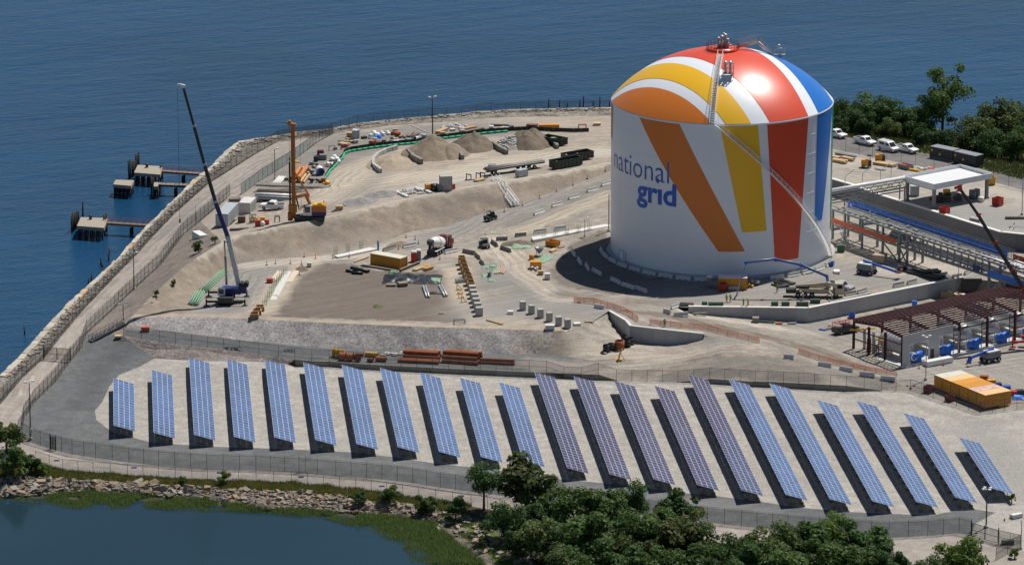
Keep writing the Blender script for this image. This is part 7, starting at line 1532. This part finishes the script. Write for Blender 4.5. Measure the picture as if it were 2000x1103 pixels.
lumber('long bright planks on the crest near the pillar rows', (949, 626), (980, 635), .5, 1); lumber('short planks right of the spaced pillars', (1143, 630), (1160, 633), .5, 1); crate('white block left of the spaced pillars', 997, 613, 1.1, 1.0, .6, WHITE); crate('pale grey block group below the spaced pillars', 1074, 643, 1.8, 1.3, .9, CONCW); crate('tan small board on the brown earth near the crest', 862, 612, 1.0, .9, .15, WOOD)
heap('grassy weed tuft on the brown earth patch', 738, 599, 1.4, 2.2, .5, H_WD, 41, name='weed_tuft', cat='weeds'); heap('low dark earth ridge beside the trench barriers', 1015, 476, 4.2, 3, .8, H_DK, 42, name='earth_ridge', cat='earth ridge'); heap('dark earth pile at the far end of the left footing strip', 590, 525, 1.5, 2.5, .7, H_DK, 43, name='earth_pile', cat='earth pile'); heap('earth mound of the trench left of the mixer truck', 783, 478, 3.0, 3.0, .8, H_BR, 44, name='earth_pile', cat='earth pile')
crate('small orange machine on the dike road near the corner', 284, 647, 1.6, .9, .9, paint('red_orange', (.6, .1, .03), .5)); crate('tan block beside the stair platform at the dike corner', 231, 660, 1.3, .9, .5, WOOD); crate('orange compactor beside the left footing strip', 527, 552, 1.3, .8, .8, REDP)
# dike corner stair
a, b = G(176, 668), G(241, 634); cs = T('corner_stair', 'grey metal stair and platform at the corner of the dike', 'stair', a, atan2(b.y - a.y, b.x - a.x)); L = (b - a).xy.length; dz = b.z - a.z
for y in (-.6, .6):
    m = MB(); m.bar((0, y, .2), (L, y, dz + .3), .1, .25); m.build('stringer', GREYST, cs); m = MB(); m.bar((0, y, 1.2), (L, y, dz + 1.3), .07); m.bar((0, y, .7), (L, y, dz + .8), .05); [m.bar((L * i / 8, y, dz * i / 8), (L * i / 8, y, dz * i / 8 + 1.25), .05) for i in range(9)]; m.build('handrail', GREYST, cs)
tm = MB(); tm.b0(-.2, .2, -.55, .55, -.03, .03); tme = tm.mesh('tread', GREYST)
for i in range(16): link('tread', tme, cs, (L * (i + .5) / 16, 0, dz * (i + .5) / 16 + .3))
# tank yard and right side
for i, (a, b) in enumerate([((1512, 552), (1536, 561)), ((1522, 549), (1548, 557)), ((1508, 557), (1526, 563))]): bundle('black_pipe_bundle', 'black pipes lying between the tank and the pump truck, %s' % ['middle bundle', 'rear bundle', 'front bundle'][i], 'pipe bundle', a, b, 3, .18, DARK, 1, .45)
bags('white wrapped valves at the tank foot right of the orange container', 1482, 556, 5, SILVER, .55, (1.6, .5)); crate('tan plywood crate in front of the orange container by the tank', 1434, 566, 2.4, .9, .8, paint('pale_plywood', (.55, .42, .32), .8)); bags('small yellow and white drums beside the orange container', 1465, 562, 3, YELLOW, .35, (.5, .3))
for i, (x, y, w) in enumerate([(1398, 598, 3.0), (1513, 597, 1.4), (1534, 597, 1.6), (1567, 597, 2.4), (1592, 592, 2.0), (1376, 597, 1.1)]): crate('dark green formwork unit on the retaining wall, %s' % ['long one by the pump hose', 'middle one', 'right of the middle one', 'long one left of the corner', 'behind the wall corner', 'small leftmost one'][i], x, y, w, .7, .8, paint('form_green', (.04, .10, .06), .6))
lumber('grey beams lying in the yard beside the retaining wall', (1620, 592), (1700, 574), .5, 1, CONC, 1)
framed('shed', 'small tan shed under the pipe rack', 'shed', (1704, 514), (1726, 516), 2.6, 1.7, paint('tan_shed', (.42, .33, .25), .8), doors=False, roofmt=paint('brown_shed_roof', (.40, .29, .22), .8)); crate('white boards leaning on the ground at the tank foot', 1634, 533, 1.2, 2.0, .5, WHITE); crate('dark green box under the first bay of the pipe rack', 1642, 492, 1.5, 1.2, 1.5, paint('form_green', (.04, .10, .06), .6))
lumber('dark steel heap between the boom lift and the retaining wall', (1770, 534), (1830, 548), 2.6, 3, DARK, 5); bags('dark red and black debris at the boom lift platform', 1772, 528, 8, DARK, .5, (2, 1.5)); lumber('dark steel members under the right end of the truss', (1800, 540), (1838, 536), 2.0, 4, DKGREEN, 4)
crate('large dark formwork panel at the right end of the retaining wall', 1897, 572, 4.2, .4, 3.0, DARK); crate('brown plywood sheets behind the steel frame building', 1850, 582, 2.6, .8, 1.3, WOOD); crate('cream plywood sheet at the end of the retaining wall', 1874, 577, 2.2, 2.0, .4, paint('cream_plywood', (.62, .52, .38), .8)); crate('pale blue wrapped unit behind the steel frame roof', 1786, 601, 1.0, .8, 1.4, TARPB); lumber('grey steel beam leaning behind the steel frame roof', (1748, 606), (1775, 604), .6, 2, STEEL, 2)
for i, (a, b, mt) in enumerate([((1623, 640), (1660, 634), RUST), ((1606, 646), (1640, 641), GREYST), ((1482, 630), (1514, 632), DKGREEN), ((1518, 634), (1530, 634), RUST), ((1540, 634), (1555, 634), GREYST)]): lumber(['rusty bars lying left of the black work truck', 'grey bars lying at the foot of the retaining wall', 'green steel plate at the foot of the retaining wall', 'rusty frame at the wall foot right of the green plate', 'grey frame at the wall foot near the wall corner'][i], a, b, 1.0, 1, mt, 3)
crate('grey concrete tub at the foot of the retaining wall', 1476, 629, 1.3, 1.2, 1.0, CONCD); lumber('timber trestle lying near the left end of the retaining wall', (1355, 616), (1380, 618), .6, 2, WOODG, 2); tubeline('blue_hose', 'bright blue hose lying left of the black work truck', 'hose', [(1600, 644), (1612, 646), (1628, 649)], .16, TARPB)
wd = framed('white_duct', 'long white box duct lying in front of the steel frame building', 'duct', (1812, 717), (1861, 708), 1.4, 1.0, WHITE, doors=False)
rg = random.Random(21)
for i, (x, y, mt, l) in enumerate([(1922, 742, RUST, 'rusty fittings behind the container row, left end'), (1936, 750, ORANGE, 'orange fittings behind the container row'), (1948, 757, NAVY, 'navy machine behind the container row'), (1966, 762, BLUE, 'blue valve assembly behind the right end of the container row'), (1978, 772, REDP, 'red box beside the blue heap right of the container row'), (1992, 770, DARK, 'dark pipe rack at the right picture edge')]): crate(l, x, y, 1.5, 1.2, .9, mt, rg.uniform(-.4, .4), 'machine_part', 'machine part')
tarp('crumpled blue sheet right of the container row', 1988, 777, 2.4, 2.2, .6, TARPB, 51); roll('yellow_tank', 'small yellow tank lying at the right end of the container row', (1950, 795), (1966, 792), .35, YELLOW, 0, True)
# upper yard
for i, (a, b, w, n_, mt) in enumerate([((1622, 316), (1650, 321), 1.6, 3, WOOD), ((1642, 311), (1664, 316), 1.2, 3, WOOD), ((1622, 308), (1636, 311), 1.2, 2, WOOD), ((1630, 302), (1668, 309), .9, 2, GREYST), ((1706, 322), (1744, 328), 1.8, 3, WOOD), ((1708, 331), (1726, 334), .7, 1, CONC), ((1774, 333), (1800, 338), .7, 2, YELLOW)]): lumber(['pale timber stack at the left of the upper yard', 'reddish timber stack behind the pale one', 'small timber pile beside the tank edge', 'grey pipes lying along the lot fence', 'long golden timber stack between the yellow machines', 'pale beams in front of the golden timber', 'yellow beams right of the grey tub'][i], a, b, w, n_, mt)
for i, (x, y) in enumerate([(1691, 327), (1718, 317)]): 
    p = G(x, y); r = T('yellow_machine', ['yellow light tower unit at the left of the golden timber', 'yellow compressor behind the golden timber'][i], 'machine', p); m = MB(); m.b0(-1.0, .5, -.6, .6, .4, 1.8); m.build('housing', ORANGE, r); m = MB(); m.b0(.5, 1.2, -.6, .6, .4, 1.6); m.bar((.9, 0, 1.6), (.9, 0, 2.7), .12); m.box((.7, 0, 2.7), (1.0, .8, .25)); m.build('engine', DARK, r)
    for xx in (-.6, .7):
        for yy in (-.6, .6): wheel(r, xx, yy, .35, .2)
bags('white and red scrap in a crate near the canopy', 1805, 334, 8, CONCW, .4, (1.6, 1)); tarp('red plastic sheet near the canopy', 1818, 330, 1.6, 1.6, .6, paint('coral_sheet', (.7, .15, .08), .5), 61)
p = G(1848, 392); um = T('machinery', 'dark machinery with a yellow motor under the canopy', 'machinery', p)
m = MB(); rg = random.Random(33)
for k in range(14): m = MB(); m.box((rg.uniform(-3, 3), rg.uniform(-2, 2), rg.uniform(.4, 1.2)), (rg.uniform(.6, 2.2), rg.uniform(.4, 1), rg.uniform(.5, 1.2))); m.build('machine_block', DARK, um)
m = MB(); m.tube((.2, 1.5, 1.3), (.2, 1.5, 2.1), .8, 14); m.build('motor', YELLOW, um)
for i, (x, y, r_, h_) in enumerate([(1899, 388, .75, 1.9), (1908, 385, .7, 1.8), (1916, 394, .65, 1.1)]): m = MB(); m.tube((0, 0, 0), (0, 0, h_), r_, 16); m.lathe([(r_ * .9, h_), (.01, h_ + .15)], n=16); o = m.build('water_tank', GREYST if i < 2 else CONCW); o.location = G(x, y); tag(o, ['grey round tank left of the rear canopy column', 'grey round tank behind the left one', 'short white tank by the right canopy column'][i], 'tank')
crate('pale white booth behind the canopy', 1786, 382, 1.9, 1.6, 2.2, PALEC)
# steelwork right of the containment wall
p = P(1975, 466, 0.2); rk = T('pipe_skid', 'tangle of steel pipe racks at the right picture edge behind the black boom', 'pipe rack', p); rg = random.Random(77)
for k in range(16): m = MB(); x = rg.uniform(-1, 9); m.bar((x, rg.uniform(-6, 4), 0), (x, rg.uniform(-6, 4), rg.uniform(2, 4.2)), .14); m.build('post', GREYST, rk)
for k in range(12): m = MB(); z = rg.uniform(1.6, 4.2); y = rg.uniform(-6, 4); m.tube((-1, y, z), (10, y + rg.uniform(-1, 1), z), rg.choice([.1, .18, .28]), 7); m.build('pipe', rg.choice([STEEL, SILVER, GREYST, WHITE, WOODG]), rk)
lumber('grey frames on the ground beside the containment wall top', (1892, 430), (1912, 434), 1.2, 3, CONC, 3)
# south east corner bits
framed('concrete_block', 'long white concrete block beside the lower right track', 'block', (1979, 1014), (1997, 1010), .9, .7, CONCW, doors=False); crate('green steel tub behind the fence in the lower right corner', 1968, 1062, 2.2, .9, .7, paint('tub_green', (.10, .14, .12), .5)); roll('hydrant', 'small dark hydrant post near the lower right track', (1961, 1016), (1963, 1016), .2, DARK, 0, True)
fr = T('bank_ladder', 'small grey ladder frame on the fence of the lower bank', 'ladder frame', G(584, 921)); m = MB(); [m.bar((x, 0, 0), (x, 0, 3.2), .08) for x in (0, 1.2)]; m.build('post', STEEL, fr); m = MB(); [m.bar((0, 0, z), (1.2, 0, z), .07) for z in (1.2, 2.1, 2.6, 3.1)]; m.build('rung', STEEL, fr)
for i, (x, y) in enumerate([(111, 899), (262, 913), (429, 923), (588, 931), (746, 949), (901, 968)]): m = MB(); m.b0(-.5, .5, -.35, .35, 0, .06); o = m.build('drain_grate', NAVY); o.location = G(x, y); tag(o, od(i, 6) + 'dark drain grate set in the lower gravel path', 'drain grate', 'drain grates in the lower path')
# ------------------------------------------------------------ rocks of the bank
ROCKS = [paint('rock_tan', (.29, .215, .145), .9, dirt=.5, dc=(.2, .17, .14), rnd=.25, scale=.7), paint('rock_grey', (.24, .215, .185), .9, dirt=.5, dc=(.14, .125, .11), rnd=.25, scale=.7), paint('rock_dark', (.10, .088, .075), .85, dirt=.4, dc=(.06, .05, .04), rnd=.25)]
rb = T('rock_bank', 'bank of broken tan and grey stone slabs along the pond', 'rock bank', P(300, 958, -6)); o0 = rb.location.copy(); rg = random.Random(17); small = MB()
shapes = []
for k in range(10): m = MB(); stone(m, Vector((0, 0, 0)), (1, .8, .55), 0, .32, rg); shapes.append([m.mesh('rock', x) for x in ROCKS])
def bank_pt():
    t = rg.random(); i = rg.randrange(len(RT) - 1); j = min(int((i + t) / (len(RT) - 1) * (len(RB) - 1)), len(RB) - 2); x = RT[i][0] + (RT[i + 1][0] - RT[i][0]) * t
    def yat(L):
        for a, b in zip(L, L[1:]):
            if a[0] <= x <= b[0]: return a[1] + (b[1] - a[1]) * (x - a[0]) / (b[0] - a[0])
        return L[-1][1]
    v = rg.random(); return x, yat(RT) * (1 - v) + yat(RB) * v, v
for k in range(285):
    x, y, v = bank_pt(); p = G(x, y); s = rg.uniform(.55, 1.2) * (1.35 if x < 420 else 1.15); mi = 2 if v > .75 and rg.random() < .6 else (0 if rg.random() < .55 else 1)
    o = link('rock', shapes[rg.randrange(10)][mi], rb, p - o0 + Vector((0, 0, s * .12)), (rg.uniform(-.5, .5), rg.uniform(-.5, .5), rg.uniform(0, 6.28))); o.scale = (s, s, s)
for k in range(2600):
    x, y, v = bank_pt(); p = G(x, y); s = rg.uniform(.25, .75); stone(small, p - o0 + Vector((0, 0, s * .1)), (s, s * .8, s * .6), rg.uniform(0, 6), .3, rg); small.mi[-6:] = [rg.choice((0, 0, 1, 1, 2))] * 6
stuff(small.build('small_rocks', ROCKS, rb))
rs = T('shore_rubble_patch', 'scattered stone slabs on the green shore left of the tree belt', 'rubble', P(900, 1030, -6)); o1 = rs.location.copy()
for k in range(90):
    t = rg.random(); x, y = 850 + 170 * t + rg.uniform(-25, 35), 1005 + 95 * t + rg.uniform(-14, 14); p = G(x, y)
    if p.z > -5.3: continue
    s = rg.uniform(.3, 1.3); o = link('rock', shapes[rg.randrange(10)][rg.choice((0, 1, 1))], rs, p - o1 + Vector((0, 0, s * .1)), (rg.uniform(-.4, .4), rg.uniform(-.4, .4), rg.uniform(0, 6))); o.scale = (s, s, s)
# ------------------------------------------------------------ grass and reeds
def leafmat(name, c, c2, tr=.42, rnd=.25):
    g = NT(name); p = g.pos(); oi = g.n('ShaderNodeObjectInfo'); f = g.ramp(g.noise(p, .9, 3, .6), .35, .65); col = g.mix(f, c, c2)
    col = g.mix(1.0, col, g.ramp(oi.outputs['Random'], 0, 1, 1 - rnd, 1 + rnd), 'MULTIPLY')
    g.l(col, g.b.inputs['Base Color']); g.b.inputs['Roughness'].default_value = .6; g.b.inputs['Specular IOR Level'].default_value = .3
    t = g.n('ShaderNodeBsdfTranslucent'); mx = g.n('ShaderNodeMixShader'); mx.inputs[0].default_value = tr; g.l(col, t.inputs[0]); g.l(g.b.outputs[0], mx.inputs[1]); g.l(t.outputs[0], mx.inputs[2]); g.l(mx.outputs[0], g.out.inputs[0]); return g.mat
def blades(name, n, pick, h0, h1, mt, w=.09):
    V, Fc = [], []
    for k in range(n):
        q = pick()
        if q is None: continue
        p, s = q
        for b in range(3):
            h = rg.uniform(h0, h1) * s; a = rg.uniform(0, 6.28); lx, ly = rg.uniform(-.35, .35) * h, rg.uniform(-.35, .35) * h; bx, by = p.x + rg.uniform(-.3, .3), p.y + rg.uniform(-.3, .3); i = len(V)
            V += [(bx - w * cos(a), by - w * sin(a), p.z - .03), (bx + w * cos(a), by + w * sin(a), p.z - .03), (bx + lx, by + ly, p.z + h)]; Fc.append((i, i + 1, i + 2))
    me = bpy.data.meshes.new(name); me.from_pydata(V, [], Fc); me.materials.append(mt); return stuff(link(name, me))
_ip = {}
def inpoly(poly):
    xs = [p[0] for p in poly]; ys = [p[1] for p in poly]
    k = tuple(poly[0]) + (len(poly),)
    if not _ip.get(k):
        r = np.random.default_rng(len(poly)); X = r.uniform(min(xs), max(xs), 60000); Y = r.uniform(min(ys), max(ys), 60000); q = inside(poly, X, Y); _ip[k] = list(zip(X[q].tolist(), Y[q].tolist()))
    return _ip[k].pop()
MARSHP = [(p[0], p[1]) for p in RB + [(890, 1057), (950, 1103)] + WE[-2::-1]]
def pk_marsh():
    x, y = inpoly(MARSHP); p = G(x, y); c = noise.noise((x * .02, y * .06, 4))
    return (p, 1.0 + .5 * c) if c > -.28 or x > 700 else None
blades('marsh_grass', 16000, pk_marsh, .4, 1.0, leafmat('marsh_green', (.15, .24, .06), (.20, .25, .09)))
GRP = [(p[0], p[1]) for p in F4[:16] + [(900, 1000)] + RT[::-1]]
def pk_grass():
    x, y = inpoly(GRP); return (G(x, y), .7 + .8 * max(0, noise.noise((x * .025, y * .05, 1)) + .2))
blades('bank_grass', 12000, pk_grass, .3, .9, leafmat('bank_green', (.13, .15, .035), (.20, .185, .06)))
def pk_shore():
    t = rg.random(); x, y = 880 + 130 * t + rg.uniform(-22, 22), 1012 + 92 * t + rg.uniform(-12, 12); p = G(x, y); return (p, .6) if noise.noise((x * .05, y * .1, 7)) > -.1 else None
blades('shore_grass', 3500, pk_shore, .2, .6, leafmat('shore_green', (.12, .19, .04), (.16, .2, .06)))
def pk_far():
    x, y = inpoly([(1630, 262), (1720, 283), (1830, 306), (1900, 326), (2010, 355), (2010, 300), (1900, 270), (1760, 240), (1630, 222)]); return G(x, y), 1
blades('far_grass', 6000, pk_far, .4, 1.2, leafmat('far_green', (.07, .10, .03), (.10, .12, .045)))

# ------------------------------------------------------------ trees and shrubs
def crown_mesh(seed, n=2600, blobs=24, flat=.8, leaf=.045, open_=.0, tall=1.0):
    r = np.random.default_rng(seed); C, Rr = [], []
    for k in range(blobs):
        d = r.normal(size=3); d /= np.linalg.norm(d); rad = r.uniform(.45, .80) if k > 4 else r.uniform(0, .35); c = d * rad; c[2] = c[2] * flat * tall + .06; C.append(c); Rr.append(r.uniform(.20, .40) * (1 - open_ * .35))
    C = np.array(C); Rr = np.array(Rr); k = r.choice(blobs, n, p=Rr ** 2 / (Rr ** 2).sum()); d = r.normal(size=(n, 3)); d /= np.linalg.norm(d, axis=1)[:, None]
    d[:, 2] = np.where(r.random(n) < .55, np.abs(d[:, 2]), d[:, 2]); p = C[k] + d * (Rr[k] * (r.random(n) ** .35))[:, None] * np.array([1, 1, .82])
    nrm = d + r.normal(size=(n, 3)) * .55 + np.array([0, 0, .35]); nrm /= np.linalg.norm(nrm, axis=1)[:, None]
    a = np.cross(nrm, r.normal(size=(n, 3))); a /= np.linalg.norm(a, axis=1)[:, None]; b = np.cross(nrm, a); s = leaf * r.uniform(.6, 1.5, n)[:, None]
    V = np.concatenate([p - a * s, p + b * s * .62, p + a * s, p - b * s * .62], 0); i = np.arange(n)
    me = bpy.data.meshes.new('crown'); me.from_pydata(V.tolist(), [], np.stack([i, i + n, i + 2 * n, i + 3 * n], 1).tolist()); return me, C, Rr
LEAVES = [leafmat('leaf_mid', (.070, .135, .030), (.115, .185, .045)), leafmat('leaf_dark', (.046, .10, .026), (.075, .14, .036)), leafmat('leaf_warm', (.10, .135, .034), (.14, .155, .045)), leafmat('leaf_bright', (.12, .20, .03), (.17, .25, .05)), leafmat('leaf_olive', (.085, .13, .036), (.125, .165, .05))]
BARK = paint('bark', (.085, .065, .05), .95, dirt=.4, dc=(.04, .03, .025))
_cr = {}
def tree(label, cat, px, py, rpx, mi=0, seed=0, hz=None, group=None, shape=1.0, dens=1.0, ground=None, name='tree', flat=.8, lift=None):
    """px,py = middle of the crown in the photo, rpx = its half width there"""
    y0 = G(px, min(py + rpx * .9, 1140)); s = pxm(y0.y); R_ = rpx * 1.22 / s; gz = GZ(y0.x, y0.y); hc = lift if lift is not None else R_ * flat * shape * .85 + .3
    c = P(px, py, gz + hc); gz = GZ(c.x, c.y); c.z = gz + hc
    r = T(name, label, cat, (c.x, c.y, gz), random.uniform(0, 6.28), group)
    key = (seed % 7, round(shape, 1), round(dens, 1), flat)
    if key not in _cr: _cr[key] = crown_mesh(100 + seed, int(5200 * dens), int(26 * max(.7, dens)), flat, .042 if dens >= .9 else .058, 1 - dens if dens < 1 else 0, shape)
    me, C, Rr = _cr[key]; mk = (key, mi)
    if mk not in _cr: m2 = me.copy(); m2.materials.clear(); m2.materials.append(LEAVES[mi]); _cr[mk] = m2
    o = link('crown', _cr[mk], r, (0, 0, hc)); o.scale = (R_ * 1.08, R_ * 1.08, R_ * 1.08)
    m = MB(); th = max(.1, R_ * .05); b = Vector((0, 0, hc - R_ * flat * shape * .35)); m.tube((0, 0, -.3), b, th * 1.3, 7, th * .8)
    for q, w in list(zip(C, Rr))[:10]: e = Vector((q[0] * R_, q[1] * R_, hc + q[2] * R_ - w * R_ * .2)); mid = b.lerp(e, .5) + Vector((0, 0, R_ * .06)); m.tube(b, mid, th * .6, 5, th * .4); m.tube(mid, e, th * .4, 5, th * .15)
    m.build('trunk', BARK, r); return r
belt = [(945, 932, 36, 1, 0, 'slender dark tree standing alone at the left end of the tree belt'), (1028, 945, 62, 4, 1, 'broad olive tree covering the foot of the eleventh and twelfth solar rows'), (1105, 992, 52, 0, 2, 'green tree right behind the broad olive tree'), (1178, 985, 50, 0, 3, 'mid green tree with layered boughs in the middle of the belt'), (1240, 975, 40, 1, 4, 'small dark tree between the layered tree and the round one'), (1328, 985, 40, 1, 5, 'round dark green tree standing higher than its neighbours'),
        (1070, 1042, 55, 4, 3, 'olive bushy tree at the left edge of the belt above the rubble shore'), (1150, 1050, 58, 0, 6, 'wide mid green tree below the layered one'), (1245, 1035, 56, 0, 1, 'wide mid green tree in the centre of the belt'), (1320, 1050, 58, 2, 2, 'reddish tinged tree below the round dark one'), (1395, 1055, 50, 0, 0, 'tree at the gap where the lower fence shows'), (1440, 1085, 55, 1, 4, 'dark tree at the bottom edge right of the reddish one'),
        (1505, 1045, 52, 4, 5, 'bushy grey green tree right of the fence gap'), (1570, 1060, 55, 1, 3, 'dark tree at the middle right of the belt'), (1625, 1035, 40, 3, 6, 'bright yellow green tree among dark ones'), (1680, 1050, 52, 1, 0, 'dark rounded tree at the right end of the belt'), (1640, 1090, 55, 0, 2, 'mid green tree at the bottom edge left of the gravel clearing'), (1730, 1098, 40, 1, 5, 'low dark tree at the bottom edge beside the gravel clearing'),
        (1880, 1085, 52, 3, 1, 'bright green tree alone in front of the lower right gate'), (1200, 1095, 55, 1, 0, 'dark tree at the bottom edge left of centre'), (1300, 1100, 50, 0, 5, 'tree at the bottom edge of the picture in mid belt'), (1540, 1103, 52, 0, 6, 'tree at the bottom edge below the grey green one'), (1100, 1095, 50, 4, 2, 'olive thicket tree at the bottom left corner of the belt'), (1365, 1105, 45, 1, 3, 'dark low tree at the bottom edge below the fence gap'), (1820, 1108, 35, 0, 4, 'small tree at the bottom edge right of the clearing')]
for i, (x, y, r, mi, sd, lab) in enumerate(belt): tree(lab, 'tree', x, y + (24 if 1380 < x < 1560 else 10 if i > 5 else 3), r * .95, mi, sd, group='tree belt along the bottom', lift=5.5 if i < 6 and i != 4 else None, shape=[1.0, .85, 1.2, .95, 1.1][i % 5], dens=[1.0, .8, .95, .7][i % 4])
far = [(1662, 228, 28, 1, 0, 'dark bushy tree right beside the tank'), (1700, 222, 30, 0, 1, 'rounded green tree behind the parked white pickup'), (1728, 225, 34, 1, 2, 'tall dark tree behind the white van'), (1768, 243, 25, 1, 3, 'dark tree between the white van and the tall poplar'), (1690, 243, 20, 1, 4, 'low dark tree above the single white pickup'), (1735, 251, 17, 4, 5, 'pale flowering shrubby tree above the white van'), (1796, 240, 28, 0, 6, 'green tree left of the tall poplar trunk'), (1802, 268, 19, 1, 1, 'low shrubby tree left of the dark containers'),
       (1905, 262, 34, 4, 2, 'olive tree right of the tall poplar'), (1950, 240, 40, 4, 3, 'wide olive tree near the right picture edge'), (1995, 245, 36, 4, 0, 'olive tree cut by the right picture edge'), (1938, 281, 26, 1, 5, 'dark low tree behind the dark containers'), (1988, 284, 28, 1, 6, 'dark low tree at the right picture edge'), (1885, 281, 16, 0, 4, 'small tree under the tall poplar beside the containers'), (1845, 272, 20, 1, 2, 'dark tree at the foot of the tall poplar'), (1640, 246, 16, 1, 3, 'small dark tree touching the right edge of the tank'), (1640, 222, 20, 0, 5, 'small green tree top peeking out behind the tank')]
for x, y, r, mi, sd, lab in far: tree(lab, 'tree', x, y, r * 1.2, mi, sd, group='trees along the far shore')
for i, (x, y, r, mi, sd, lab) in enumerate([(1060, 1010, 40, 1, 6, 'dark tree filling the gap below the broad olive tree'), (1200, 1060, 45, 4, 4, 'olive tree below the middle of the belt'), (1290, 1020, 45, 0, 3, 'mid green tree just left of the round dark one'), (1350, 1030, 42, 2, 1, 'warm green tree below the round dark one'), (1455, 1048, 42, 1, 5, 'dark tree just right of the fence gap'), (1540, 1030, 42, 1, 2, 'dark tree top between the grey green and yellow green trees'), (1600, 1070, 45, 0, 0, 'mid green tree below the yellow green one'), (1720, 1075, 36, 1, 6, 'dark tree edge beside the gravel clearing'), (1145, 1020, 42, 1, 2, 'dark tree between two mid green ones left of centre'), (1130, 1100, 48, 0, 4, 'tree at the bottom edge left of the dark one'), (1260, 1080, 45, 4, 6, 'olive tree near the bottom edge in mid belt'), (1490, 1085, 45, 0, 1, 'green tree near the bottom edge right of mid belt'), (1690, 1100, 40, 0, 3, 'green tree at the bottom edge near the clearing')]): tree(lab, 'tree', x, y + (26 if 1380 < x < 1560 else 12), r * .9, mi, sd, shape=[1.15, .9, 1.0][i % 3], dens=[.75, 1.0][i % 2], group='tree belt along the bottom')
tree('tall airy poplar rising high above the far trees', 'tree', 1842, 200, 44, 0, 11, shape=2.1, dens=1.05, lift=10.5)
tree('leaning thin tree at the lower left corner of the picture', 'tree', 12, 850, 34, 4, 12, dens=.6, lift=3.4, flat=.9)
for x, y, r, mi, sd, lab in [(25, 905, 34, 0, 1, 'green bush at the left end of the lower path fence'), (62, 905, 22, 1, 2, 'dark bush beside the lower path fence'), (85, 915, 14, 3, 3, 'small bright bush at the start of the lower fence'), (388, 482, 12, 0, 4, 'green bush on the earth slope below the path fence'), (420, 468, 7, 0, 5, 'small bush at the top of the earth slope left of the crane boom'), (437, 933, 13, 3, 6, 'small leafy sapling on the grassy bank'), (357, 935, 9, 0, 0, 'small sapling on the grassy bank left of the leafy one'), (1976, 972, 9, 3, 1, 'small green bush at the end of the last solar row'), (1982, 1078, 11, 3, 2, 'bright bush at the fence corner in the lower right'),
                             (305, 570, 6, 0, 3, 'weed bush on the brown slope beside the fence'), (340, 548, 6, 0, 4, 'weed bush on the tan slope edge'), (700, 972, 16, 1, 5, 'low shrub on the rock bank, left of a pair'), (760, 968, 20, 0, 6, 'spreading shrub on the rock bank below the fence'), (830, 985, 22, 0, 0, 'shrub at the right end of the grassy bank'), (890, 992, 24, 1, 1, 'dark shrub left of the slender belt tree')]: tree(lab, 'bush', x, y, r, mi, sd, name='bush', dens=.5 if r < 15 else .7)
for x, y, r, lab in [(985, 1022, 42, 'dark shrub under the slender belt tree'), (1040, 1020, 40, 'dark shrub under the broad olive tree'), (1010, 1062, 30, 'low shrub at the rubble shore edge'), (1110, 1062, 45, 'undergrowth shrub below the olive bush tree'), (1480, 1098, 45, 'undergrowth at the bottom edge right of the dark tree'), (1600, 1098, 40, 'undergrowth between the bottom edge trees')]: tree(lab, 'bush', x, y, r, 1, int(x) % 7, name='bush')
